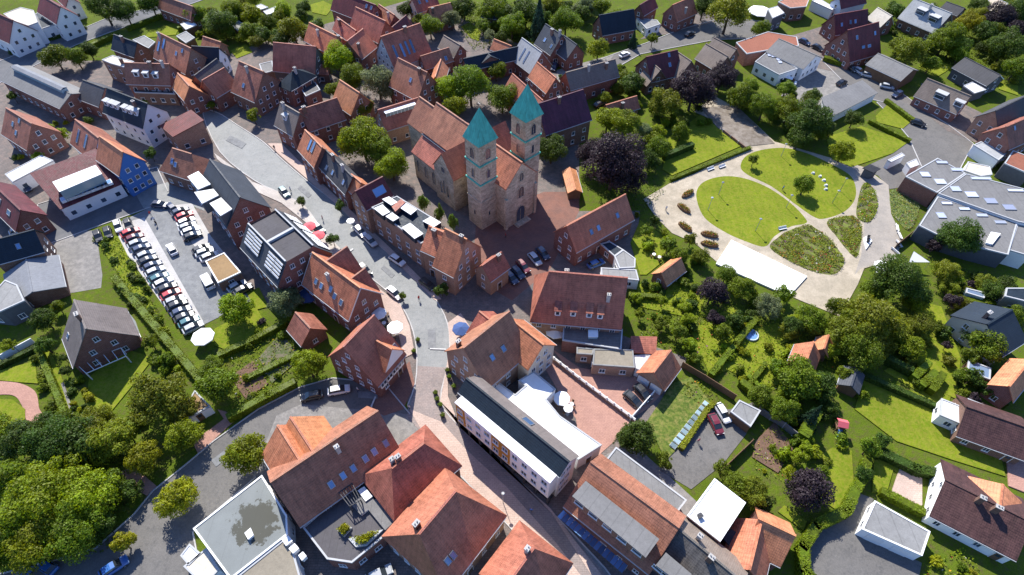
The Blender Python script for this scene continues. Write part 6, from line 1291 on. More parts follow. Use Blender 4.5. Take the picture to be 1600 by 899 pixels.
TREES = [
(-98.32,192.05,5.11,5.66,10.11,'d','large dark green tree left of the small grey shed roof'),
(-143.35,170.67,3.98,4.5,7.87,'m','large mid-green tree behind the long grey-roofed brick hall'),
(-137.37,171.19,3.39,3.91,6.72,'m','medium mid-green tree left of the small cottage'),
(-136.43,176.98,2.86,3.36,5.66,'d','medium dark green tree left of the small cottage'),
(-88.95,190.6,3.2,3.71,6.34,'m','medium mid-green tree right of the small grey shed roof, left one of two'),
(-91.3,200.74,3.96,4.49,7.83,'l','large bright green tree behind the small grey shed roof'),
(-110.68,200.95,3.52,4.05,6.98,'m','medium mid-green tree behind the white-roofed garden shed'),
(-73.33,188.24,5.04,5.59,9.99,'w','large olive-green tree left of the peach-tiled house'),
(-76.68,184.71,3.35,3.86,6.62,'d','medium dark green tree behind the grey shed roof'),
(-84.36,196.91,3.05,3.56,6.04,'m','medium mid-green tree right of the small grey shed roof, right one of two'),
(-97.72,202.8,4.42,4.96,8.75,'m','large mid-green tree behind the small grey shed roof'),
(-140.74,199.83,6.09,6.66,12.05,'d','huge dark green tree right of the taller white gabled hall'),
(-134.11,200.09,4.38,4.92,8.67,'d','large dark green tree left of the red-brown roof, left one of two'),
(-127.87,206.38,4.47,5.01,8.84,'d','large dark green tree left of the red-brown roof, right one of two'),
(-122.41,208.07,3.16,3.67,6.25,'m','medium mid-green tree left of the red-brown roof'),
(-54.5,169.99,5.13,5.68,10.16,'l','large bright green tree right of the small red-roofed shed'),
(-48.99,160.74,4.22,4.75,8.35,'m','large mid-green tree right of the small red-roofed shed'),
(-40.56,157.08,5.27,5.82,10.43,'b','large grey-green tree right of the orange-lit gabled house'),
(-36.95,156.2,3.4,3.92,6.74,'b','medium grey-green tree left of the brown-roofed house'),
(-43.62,146.92,3.47,3.99,6.87,'m','medium mid-green tree right of the orange-lit gabled house'),
(-40.1,128.81,6.04,6.61,11.96,'l','huge bright green tree right of the orange-roofed street house'),
(-31.15,119.77,4.4,4.93,8.71,'l','large bright green tree right of the tiny orange-roofed house'),
(-35.71,125.79,4.34,4.88,8.6,'m','large mid-green tree right of the long dark slate row house'),
(-74.13,143.39,1.99,2.99,3.78,'l','small bright green tree in front of the broad brown-roofed house'),
(-54.29,156.89,2.66,3.17,5.27,'m','medium mid-green tree right of the dark flat roof'),
(-52.23,108.44,1.41,2.24,2.69,'d','small dark green tree left of the long dark slate row house'),
(-41.67,95.61,1.48,2.33,2.81,'d','small dark green tree right of the slate block'),
(-42.48,107.09,1.56,2.43,2.97,'d','small dark green tree in front of the tiny orange-roofed house'),
(-15.18,81.2,1.8,2.28,3.55,'d','small dark green tree in front of the orange-roofed brick house'),
(-23.61,79.56,0.96,1.65,1.83,'m','small mid-green tree right of the orange-brown inn'),
(-19.29,154.35,4.85,5.4,9.61,'l','large bright green tree in front of the little orange-roofed lean house'),
(-13.09,154.41,5.94,6.51,11.77,'m','huge mid-green tree right of the little orange-roofed lean house'),
(-17.03,148.07,3.66,4.19,7.26,'l','large bright green tree right of the brown-roofed house'),
(-3.72,150.92,4.79,5.34,9.49,'m','large mid-green tree left of the tall brown-roofed house'),
(-6.12,168.38,3.17,3.68,6.27,'m','medium mid-green tree in front of the long navy-roofed house'),
(9.81,127.86,4.38,4.92,8.67,'d','large dark green tree in front of the large aubergine-roofed house'),
(7.7,137.2,3.17,3.68,6.27,'m','medium mid-green tree in front of the large aubergine-roofed house'),
(-29.03,194.05,4.3,4.83,8.51,'m','large mid-green tree in front of the salmon-tiled house'),
(-33.73,201.67,2.21,3.28,4.21,'m','medium mid-green tree in front of the cream-walled red-roofed house'),
(-22.51,200.49,3.52,4.04,6.97,'b','medium grey-green tree right of the salmon-tiled house'),
(-18.58,208.07,4.05,4.58,8.01,'d','large dark green tree right of the salmon-tiled house'),
(-8.79,205.12,4.89,5.43,9.67,'m','large mid-green tree behind the small navy-roofed cottage'),
(-1.55,195.03,4.73,5.28,9.37,'m','large mid-green tree right of the small navy-roofed cottage'),
(3.2,204.17,4.87,5.42,9.64,'d','large dark green tree right of the small navy-roofed cottage'),
(7.41,195.63,3.85,7.31,13.86,'c','large dark conifer behind the grey slate house'),
(16.78,197.01,5.4,5.96,10.69,'m','large mid-green tree behind the grey slate house'),
(12.32,211.13,4.08,4.62,8.09,'w','large olive-green tree right of the small navy-roofed cottage'),
(26.67,182.53,3.32,3.84,6.58,'l','medium bright green tree right of the slate-roofed brick gable house'),
(30.28,212.8,3.2,3.72,6.34,'m','medium mid-green tree left of the red brick villa'),
(33.79,202.52,3.54,4.06,7.01,'m','medium mid-green tree behind the brick bungalow'),
(-11.42,198.17,2.63,3.13,5.21,'m','medium mid-green tree in front of the small navy-roofed cottage'),
(-8.98,191.45,2.14,3.19,4.07,'b','medium grey-green tree behind the pinkish-tiled house'),
(-4.65,189.68,2.56,3.06,5.07,'d','medium dark green tree behind the pinkish-tiled house'),
(39.18,190.85,1.71,3.25,6.16,'c','small dark conifer right of the brick bungalow'),
(38.93,199.41,1.98,2.98,3.76,'b','small grey-green tree right of the brick bungalow'),
(24.78,117.52,7.91,8.52,15.67,'p','huge purple-leaved tree right of the timber garden kiosk'),
(21.06,125.61,4.67,5.21,9.24,'p','large purple-leaved tree behind the timber garden kiosk'),
(29.25,116.98,4.5,5.04,8.91,'p','large purple-leaved tree right of the timber garden kiosk'),
(51.71,154.25,6.66,7.24,13.19,'p','huge purple-leaved tree in front of the tan-striped roof'),
(62.43,164.33,4.65,5.19,9.21,'p','large purple-leaved tree in front of the grey-brown gabled house'),
(72.21,201.23,7.39,7.98,14.62,'w','huge olive-green tree right of the red-roofed corner house'),
(35.07,161.25,3.85,4.37,7.61,'d','large dark green tree left of the red-brown house'),
(33.47,167.36,2.37,2.87,4.7,'m','medium mid-green tree left of the red-brown house'),
(30.01,138.77,4.57,5.12,9.06,'w','large olive-green tree in front of the low red-roofed cottage'),
(26.05,142.64,3.94,4.47,7.81,'l','large bright green tree in front of the low red-roofed cottage'),
(43.01,149.15,4.76,5.3,9.42,'w','large olive-green tree right of the low red-roofed cottage'),
(46.26,138.81,2.84,3.35,5.62,'m','medium mid-green tree right of the low red-roofed cottage'),
(35.7,139,2.49,2.99,4.93,'b','medium grey-green tree in front of the low red-roofed cottage'),
(38.71,130.54,3.42,3.94,6.78,'m','medium mid-green tree in front of the low red-roofed cottage'),
(35.53,125.52,3.02,3.53,5.99,'d','medium dark green tree right of the timber garden kiosk'),
(45.91,141.17,1.8,2.74,3.41,'l','small bright green tree right of the low red-roofed cottage'),
(66.54,154.87,4.13,4.66,8.17,'m','large mid-green tree in front of the grey-brown gabled house'),
(71.63,149.62,4.41,4.95,8.73,'m','large mid-green tree in front of the flat-roofed white workshop wing'),
(81.51,141.69,5.67,6.23,11.22,'d','huge dark green tree behind the dark grey site hut'),
(78.59,148.26,4.39,4.92,8.68,'m','large mid-green tree left of the long grey carport roof'),
(77.95,135.84,3.5,4.02,6.92,'d','medium dark green tree left of the dark grey site hut'),
(97.03,146.58,2.74,3.25,5.43,'d','medium dark green tree in front of the long grey carport roof'),
(88.09,130.51,3.25,3.77,6.44,'l','medium bright green tree left of the dark grey site hut'),
(87.06,141.47,2.87,3.38,5.68,'d','medium dark green tree behind the dark grey site hut'),
(88.74,157.94,2.67,3.18,5.29,'d','medium dark green tree left of the long grey carport roof'),
(126.47,180.52,5.32,5.87,10.53,'w','large olive-green tree right of the open-fronted grey-roofed barn'),
(127.17,189.2,2.98,3.49,5.89,'m','medium mid-green tree in front of the cream-roofed brick cottage'),
(132.6,177.37,2.86,3.37,5.67,'m','medium mid-green tree left of the dark modern house'),
(141.57,189.03,5.47,6.03,10.83,'m','large mid-green tree right of the big silver-roofed house'),
(156.29,202.83,4.42,4.96,8.75,'y','large yellow-green tree right of the charcoal-roofed house'),
(159.28,197.17,3.91,4.44,7.75,'d','large dark green tree right of the charcoal-roofed house'),
(159.09,184.8,5.8,6.36,11.48,'d','huge dark green tree behind the dark modern house'),
(167.25,205.96,5.33,5.89,10.56,'p','large purple-leaved tree in front of the beige-roofed house, left one of two'),
(157.68,174.16,4.02,4.55,7.97,'m','large mid-green tree right of the dark modern house'),
(176.43,208.6,5.38,5.94,10.65,'d','large dark green tree right of the beige-roofed house'),
(144.76,183.66,2.92,3.43,5.79,'m','medium mid-green tree behind the dark modern house'),
(170.43,199.75,3.94,4.47,7.81,'p','large purple-leaved tree in front of the beige-roofed house, right one of two'),
(132.16,212.44,2.29,3.38,4.35,'m','medium mid-green tree behind the cream-roofed brick cottage'),
(167.83,217.92,3.25,3.77,6.44,'d','medium dark green tree left of the beige-roofed house'),
(73.74,116.59,2.75,3.26,5.45,'m','medium mid-green tree left of the dark grey site hut'),
(63.86,127.78,1.53,2.4,2.92,'m','small mid-green tree left of the dark grey site hut'),
(102.65,97.23,4.56,5.1,9.02,'d','large dark green tree in front of the stained grey shed hall'),
(98.15,96.79,1.79,2.27,3.54,'p','small purple-leaved tree left of the stained grey shed hall'),
(80.98,82.19,5.69,6.25,11.27,'d','huge dark green tree left of the blue-glazed greenhouse'),
(86.18,81.47,3.56,4.08,7.04,'d','medium dark green tree left of the blue-glazed greenhouse'),
(96.1,87.58,3.11,3.62,6.16,'w','medium olive-green tree left of the small glass greenhouse'),
(77.65,81.73,3.02,3.53,5.99,'m','medium mid-green tree behind the orange-tiled garden house, fourth from left'),
(72.22,71.88,5.65,6.21,11.18,'w','huge olive-green tree right of the orange-tiled garden house'),
(67.25,69.58,4.35,4.88,8.6,'w','large olive-green tree right of the orange-tiled garden house'),
(68.47,65.83,4.26,4.79,8.43,'m','large mid-green tree behind the small grey-roofed garden shed'),
(77.71,72.1,3.39,3.91,6.71,'w','medium olive-green tree right of the orange-tiled garden house'),
(68.95,77.64,2.43,2.93,4.81,'m','medium mid-green tree behind the orange-tiled garden house, third from left'),
(42.63,80.2,3.27,3.78,6.47,'p','medium purple-leaved tree right of the small orange-roofed garden garage'),
(42.51,74.46,1.87,2.35,3.7,'p','small purple-leaved tree in front of the small orange-roofed garden garage'),
(42.81,92.17,2.04,2.53,4.03,'w','medium olive-green tree right of the small orange-roofed garden garage'),
(41.65,97.49,1.79,2.28,3.55,'w','small olive-green tree behind the small orange-roofed garden garage'),
(49.67,82.21,2.76,3.26,5.46,'m','medium mid-green tree right of the small orange-roofed garden garage, right one of two'),
(47.26,86.27,2.26,2.76,4.47,'m','medium mid-green tree right of the small orange-roofed garden garage, left one of two'),
(53.79,77.23,2.96,3.46,5.85,'b','medium grey-green tree left of the orange-tiled garden house'),
(58.53,81.09,2.2,2.7,4.36,'m','medium mid-green tree behind the orange-tiled garden house, first from left'),
(62.06,73.89,3.16,3.68,6.26,'m','medium mid-green tree behind the orange-tiled garden house, second from left'),
(57.99,72.44,2.37,2.86,4.69,'d','medium dark green tree left of the orange-tiled garden house'),
(54.61,59.12,4.1,4.64,8.13,'m','large mid-green tree in front of the orange-tiled garden house'),
(59.15,58.55,2.91,3.42,5.77,'d','medium dark green tree in front of the orange-tiled garden house'),
(52.1,62.54,2,2.49,3.96,'m','small mid-green tree left of the orange-tiled garden house'),
(64.97,61.52,1.74,2.23,3.45,'m','small mid-green tree left of the small grey-roofed garden shed'),
(64.19,66.67,1.79,2.28,3.55,'l','small bright green tree right of the orange-tiled garden house'),
(95.04,67.93,3.57,4.09,7.06,'m','medium mid-green tree in front of the large slate-roofed house'),
(94.43,70.64,2.6,3.1,5.15,'d','medium dark green tree left of the large slate-roofed house'),
(91.37,66.31,2.04,2.53,4.04,'m','medium mid-green tree behind the garden shed'),
(93.91,59.89,1.23,2.34,4.43,'c','small dark conifer left of the bright red-roofed house'),
(91.69,58.67,1.47,1.95,2.91,'d','small dark green tree in front of the garden shed, right one of two'),
(94.85,80.37,1.92,2.41,3.81,'p','small purple-leaved tree left of the blue-glazed greenhouse'),
(94.35,74.62,1.6,2.09,3.18,'m','small mid-green tree left of the large slate-roofed house, right one of two'),
(89.52,61.14,1.98,2.47,3.93,'d','small dark green tree in front of the garden shed, left one of two'),
(88.64,69.09,1.04,1.75,1.98,'p','small purple-leaved tree left of the garden shed'),
(88.54,73.64,1.33,2.13,2.53,'m','small mid-green tree left of the large slate-roofed house, left one of two'),
(87.58,61.97,1.75,2.23,3.46,'m','small mid-green tree left of the garden shed'),
(38.25,38.56,2.58,3.08,5.11,'m','medium mid-green tree behind the block'),
(40.51,37.36,2.98,3.49,5.9,'w','medium olive-green tree behind the orange-roofed house'),
(37.01,41.67,1.77,2.25,3.5,'m','small mid-green tree behind the block'),
(42.57,35.66,1.91,2.4,3.78,'d','small dark green tree behind the orange-roofed house'),
(50.04,37.86,3.51,4.03,6.95,'p','medium purple-leaved tree behind the orange-roofed house'),
(63.69,46.1,2.15,2.65,4.26,'m','medium mid-green tree behind the grey flat-roofed garage'),
(67.06,47.64,1.61,2.09,3.18,'d','small dark green tree left of the white slatted glass pergola'),
(22.97,46.56,3.38,3.89,6.69,'d','medium dark green tree behind the grey flat roof strip'),
(20.42,46.66,1.82,2.31,3.61,'d','small dark green tree behind the grey flat roof strip'),
(27.14,43.32,1.57,2.05,3.1,'m','small mid-green tree behind the grey flat roof strip'),
(50.46,53.16,2.59,3.09,5.13,'m','medium mid-green tree right of the grey flat-roofed yard shed'),
(47.11,55.87,2.4,2.9,4.75,'m','medium mid-green tree behind the grey flat-roofed yard shed'),
(54.89,51.48,2.09,3.96,7.51,'c','medium dark conifer right of the grey flat-roofed yard shed'),
(60.08,53.98,1.43,1.91,2.84,'d','small dark green tree in front of the small grey-roofed garden shed'),
(61.42,41.63,1.55,2.03,3.07,'d','small dark green tree behind the grey flat-roofed garage'),
(48.73,41.5,1.33,1.81,2.63,'y','small yellow-green tree in front of the grey flat-roofed yard shed'),
(50.93,44.34,1.58,2.06,3.12,'l','small bright green tree in front of the grey flat-roofed yard shed'),
(52.94,46.25,1.14,1.88,2.17,'l','small bright green tree right of the grey flat-roofed yard shed'),
(-38.59,60.28,3.3,3.82,6.53,'l','medium bright green tree in front of the small brick garden house'),
(-56.49,73.97,3.55,4.07,7.03,'l','medium bright green tree in front of the square car-park kiosk'),
(-46.9,75.94,3.46,3.98,6.85,'b','medium grey-green tree behind the small brick garden house'),
(-54.37,55.88,3.57,4.09,7.06,'m','medium mid-green tree behind the carport, right one of two'),
(-57.55,60.16,2.21,2.71,4.39,'m','medium mid-green tree behind the carport, left one of two'),
(-63.54,52.02,4.84,5.38,9.57,'w','large olive-green tree left of the carport, right one of two'),
(-59.4,50.92,2.79,3.29,5.52,'w','medium olive-green tree left of the carport'),
(-71.88,66.12,1.79,2.27,3.54,'m','small mid-green tree right of the white flat annex, left one of two'),
(-67.45,62.62,1.5,1.98,2.98,'m','small mid-green tree right of the white flat annex, right one of two'),
(-57.32,45.77,3.14,3.65,6.22,'l','medium bright green tree in front of the carport'),
(-44.95,42.64,3.72,4.25,7.37,'l','large bright green tree behind the large grey flat-roofed hall'),
(-54.17,34.78,3.14,3.65,6.21,'y','medium yellow-green tree behind the small white-roofed shelter box'),
(-62.06,41.53,2.95,3.46,5.85,'y','medium yellow-green tree in front of the carport'),
(-60.36,27.82,2.01,2.5,3.98,'y','medium yellow-green tree left of the small white-roofed shelter box'),
(-77.81,42.81,4.78,5.33,9.47,'d','large dark green tree left of the carport, left one of two'),
(-83.16,43.69,3.96,4.49,7.84,'d','large dark green tree in front of the grey-roofed villa'),
(-73.72,43.76,4.18,4.71,8.27,'d','large dark green tree left of the carport, right one of two'),
(-68.75,43.96,3.97,4.5,7.86,'w','large olive-green tree left of the carport, left one of two'),
(-67.56,46.12,2.04,2.53,4.04,'m','medium mid-green tree left of the carport'),
(-72.71,34.23,5.9,6.47,11.69,'l','huge bright green tree left of the carport'),
(-75.67,31.4,5.22,5.77,10.34,'l','large bright green tree left of the carport, left one of two'),
(-68.65,34.16,4.92,5.47,9.75,'l','large bright green tree left of the carport, right one of two'),
(-67.61,28.77,4.75,5.29,9.4,'m','large mid-green tree left of the small white-roofed shelter box, right one of two'),
(-72.04,27.75,4.72,5.26,9.34,'l','large bright green tree left of the small white-roofed shelter box'),
(-66.81,36.62,2.76,3.26,5.46,'m','medium mid-green tree in front of the carport'),
(-81.75,37.02,3.8,4.32,7.52,'m','large mid-green tree left of the carport'),
(-77.03,26.96,3.94,4.46,7.79,'m','large mid-green tree left of the small white-roofed shelter box, left one of two'),
(-62.92,36.48,1.92,2.41,3.8,'d','small dark green tree in front of the carport'),
(-65.36,29.98,2.64,3.14,5.23,'d','medium dark green tree left of the small white-roofed shelter box'),
(-94.77,70.58,2.6,3.1,5.15,'d','medium dark green tree right of the grey flat-roofed house'),
(-92.08,64.77,2.02,2.51,4.01,'d','medium dark green tree left of the grey-roofed villa'),
(-94.84,74.67,1.6,2.09,3.18,'m','small mid-green tree right of the grey flat-roofed house'),
(-99.84,64.95,1.52,2,3.02,'l','small bright green tree in front of the grey flat-roofed house'),
(-87.55,62.39,1,1.7,1.91,'d','small dark green tree left of the grey-roofed villa'),
(-86.11,59.5,0.99,1.68,1.88,'d','small dark green tree in front of the grey-roofed villa'),
(-134.93,137.38,1.77,2.7,3.36,'l','small bright green tree behind the brown-roofed house'),
(-123.63,133.44,2.09,2.58,4.14,'l','medium bright green tree right of the brown-roofed house'),
(-124.53,123.63,1.67,2.58,3.18,'l','small bright green tree behind the white flat-roofed shed'),
(-122.64,118.48,1.64,2.53,3.11,'m','small mid-green tree right of the white flat-roofed shed'),
(-96.07,125.76,1.69,2.6,3.21,'d','small dark green tree right of the tall blue-fronted gabled house'),
(-87.98,148.77,1.48,2.33,2.82,'m','small mid-green tree in front of the red-roofed house'),
(-147.15,151.87,1.5,2.35,2.85,'d','small dark green tree left of the long grey-roofed brick hall'),
(30.65,73.25,1.59,2.07,3.15,'m','small mid-green tree behind the small red-roofed shed'),
(26.8,79.91,1.37,2.18,2.61,'l','small bright green tree in front of the grey flat garage roof'),
(27,75.75,1.21,1.97,2.3,'l','small bright green tree behind the small red-roofed shed, left one of two'),
(32.18,79.16,1.37,2.18,2.6,'l','small bright green tree in front of the small orange-roofed garden garage, left one of two'),
(36.62,77.39,1.49,2.34,2.83,'l','small bright green tree in front of the small orange-roofed garden garage, right one of two'),
(36.74,74.11,1.73,2.22,3.43,'l','small bright green tree right of the small red-roofed shed'),
(34.06,70.52,2.09,2.58,4.13,'m','medium mid-green tree right of the small red-roofed shed'),
(36.21,67.62,1.8,2.29,3.56,'l','small bright green tree right of the orange-roofed double garage'),
(32.2,74.33,1.07,1.79,2.03,'l','small bright green tree behind the small red-roofed shed, right one of two'),
(37.01,64.74,1.27,2.05,2.41,'m','small mid-green tree right of the orange-roofed double garage'),
(31.55,100.33,1.51,2.37,2.88,'m','small mid-green tree right of the navy flat annex'),
(34.29,103.65,1.54,2.4,2.92,'d','small dark green tree right of the navy flat annex'),
(35.97,95.01,2.07,2.56,4.09,'m','medium mid-green tree behind the small orange-roofed garden garage, left one of two'),
(37.58,91.78,2.32,2.82,4.59,'m','medium mid-green tree behind the small orange-roofed garden garage, right one of two'),
(43.23,70.72,2.09,2.58,4.14,'m','medium mid-green tree left of the orange-tiled garden house'),
(46.72,74.22,1.86,2.35,3.69,'d','small dark green tree left of the orange-tiled garden house'),
(-21.74,106.98,1.39,3.63,6.42,'o','small slim columnar tree behind the modern street block'),
(-17.53,103.31,1.37,3.57,6.31,'o','small slim columnar tree right of the modern street block, left one of two'),
(-14.12,100.59,1.36,3.52,6.24,'o','small slim columnar tree right of the modern street block, right one of two'),
(45.66,191.21,2.14,3.18,4.07,'m','medium mid-green tree in front of the pale flat-roofed garage'),
(89.56,179.38,1.65,2.55,3.14,'m','small mid-green tree in front of the white-walled workshop'),
(83.83,198.44,3.07,3.58,6.07,'m','medium mid-green tree in front of the villa'),
(66.23,211.19,4.53,5.07,8.97,'d','large dark green tree right of the red-roofed corner house'),
(59.52,210.48,3.63,4.15,7.19,'m','large mid-green tree right of the red-roofed corner house'),
(123.15,209.71,2.27,3.35,4.31,'d','medium dark green tree left of the cream-roofed brick cottage'),
(136.98,210.22,2.27,3.36,4.32,'m','medium mid-green tree left of the big silver-roofed house'),
(-38.9,207.82,3.16,3.67,6.25,'d','medium dark green tree left of the cream-walled red-roofed house')]
ZONES = [
('s',[(26.53,86.3),(45.35,90.59),(53.29,81.37),(49.5,66.34),(36.21,64.54),(26.9,72.21)],25,0.7,1.6,'lmmd','in the allotment garden behind the four-dormer house'),
('s',[(43.43,81.15),(55.63,79.65),(67.32,73.08),(53.51,53.54),(40.73,61.66)],21,0.6,1.4,'lmlwy','in the hedged gardens below the park'),
('s',[(52.68,54.87),(68.21,60.76),(65.65,47.35),(52.87,40.02),(46.94,47.01)],16,0.8,1.7,'mdl','around the small play lawn'),
('s',[(66.76,71.43),(87.89,80.36),(91.39,67.21),(80.26,59.57),(68,63.69)],16,0.8,1.8,'mwd','in the winding garden by the slate-roofed house'),
('s',[(94.47,95.77),(110.08,88.22),(90.76,55.61),(85.83,55.51),(95.77,82.32)],15,0.8,1.7,'mdwp','in the right-hand garden'),
('s',[(66.45,27.73),(73.6,29.8),(76.44,23.23),(64.42,23.04)],9,0.6,1.2,'lmy','in the bed beside the white long house'),
('s',[(-86.86,59.08),(-83.16,59.16),(-74.51,51.07),(-78.85,47.77)],16,0.6,1.2,'ldy','in the flower border of the grey villa'),
('s',[(-78.52,73.26),(-74.52,73.34),(-60.89,59.61),(-61.82,55.36),(-70.74,62.35)],11,0.7,1.5,'lmd','along the villa hedge'),
('s',[(-94.75,63.35),(-92.86,63.39),(-82.11,49.63),(-85.03,49.57)],10,0.6,1.1,'lm','in a row beside the brick path'),
('s',[(-55.14,73.77),(-44.41,74),(-40.65,58.58),(-52.05,51.51),(-58.65,64.1)],14,0.6,1.2,'lmdp','in the garden of the brick garden house'),
('s',[(-98.79,96.3),(-94.05,97.48),(-66.13,67.03),(-68.72,66.98)],16,0.6,1.2,'md','on the green strip beside the car park'),
('s',[(-87.88,83.67),(-83.67,83.76),(-73.86,73.36),(-77.83,71.61)],7,0.8,1.5,'dm','behind the grey villa'),
('s',[(-123.64,210.1),(-76.93,216.89),(-72.45,188.91),(-100.81,183.7)],15,1,2.4,'dml','in the gardens at the top left'),
('s',[(-25.21,216.3),(22.07,223.26),(11.72,196.25),(-14.2,186.68)],16,1,2.2,'dmb','in the wooded gardens at the top centre'),
('s',[(39.69,158.02),(63.52,152.03),(54.03,142.26),(35.59,127.33)],12,0.9,1.8,'lmd','in the orchard beside the copper beech'),
('s',[(133.58,214.73),(188.77,221.8),(159.9,168.88),(125.43,183.16)],19,1.1,2.4,'mdwl','in the wooded corner at the top right'),
('s',[(63.09,158.74),(77.73,162.69),(90.92,143.33),(80.76,134.17)],9,0.9,1.8,'dm','along the park edge'),
('s',[(31.77,110.75),(38.55,102.92),(46.82,90.62),(32.11,90.28),(28.95,107.18)],11,0.8,1.6,'mwl','between parish lawn and park'),
('s',[(44.61,46.96),(51.98,48.34),(50.64,39.98),(43.93,39.86)],9,0.5,0.9,'lmy','in the vegetable plot'),
('s',[(2.91,195.94),(32.57,184.11),(26.09,157.59),(11.02,171.54)],9,0.7,1.4,'dml','around the slate cross house'),
('s',[(-137.92,145.94),(-120.02,143.31),(-124.31,120.29),(-133.84,125.36)],9,0.8,1.6,'ldy','behind the white flat shed'),
('s',[(-126.81,170.83),(-103.7,192.17),(-99.42,179.64),(-119.62,163.6)],6,0.8,1.4,'md','around the old town edge'),
('s',[(31.78,176.07),(40.57,180.32),(40.15,161.51),(31.55,154.37)],5,0.8,1.5,'md','behind the terraced row'),
('s',[(113.63,163.81),(116.57,151.99),(122.53,144.25),(118.3,147.24)],5,0.5,0.9,'ml','in front of the brown-grey bungalow'),
('t',[(-128,212.42),(-77.53,219.45),(-65.54,207.38),(-71.42,184.71),(-100.11,181.65)],18,1.8,3.4,'dmlw','in the gardens at the top left'),
('t',[(-28.01,221.34),(29.47,226.2),(24.98,196.72),(-1.44,191.39),(-14.31,188.79)],18,1.8,3.6,'dmdb','in the wooded gardens at top centre'),
('t',[(135.57,219.81),(197.16,232.67),(161.94,168.94),(139.8,177.67),(127.12,187.32)],18,2,3.8,'dmwl','in the wooded corner at top right'),
('t',[(44.95,88.63),(61.22,79.77),(67.78,66.72),(53.91,54.89),(40.38,66.15)],6,1.3,2.3,'mlwl','in the hedged gardens below the park'),
('t',[(67.08,76.43),(86.48,80.33),(80.23,65.44),(68,63.69)],8,2,3.2,'wml','in the thicket below the park'),
('t',[(42.12,161.57),(59.18,158.62),(52.78,145.31),(36.34,132.91)],6,1.6,2.8,'lmd','in the orchard behind the copper beech'),
('t',[(25.88,179.83),(41.62,172.54),(36.48,147.98),(23.89,154.14)],6,1.5,2.6,'mld','behind the low red cottage'),
('t',[(-93.78,49.4),(-70.41,49.85),(-68.26,44.87),(-89.59,42.08)],6,2.4,3.4,'dmw','along the path above the big trees'),
('t',[(64.63,165.85),(95.64,163.25),(87.57,138.72),(69.53,145.8)],8,2,3.4,'dmm','along the far park edge'),
('t',[(93.98,87.85),(118.1,92.29),(95.92,58.47),(88.52,61.17)],8,1.6,2.8,'dmw','in the right-hand garden')]
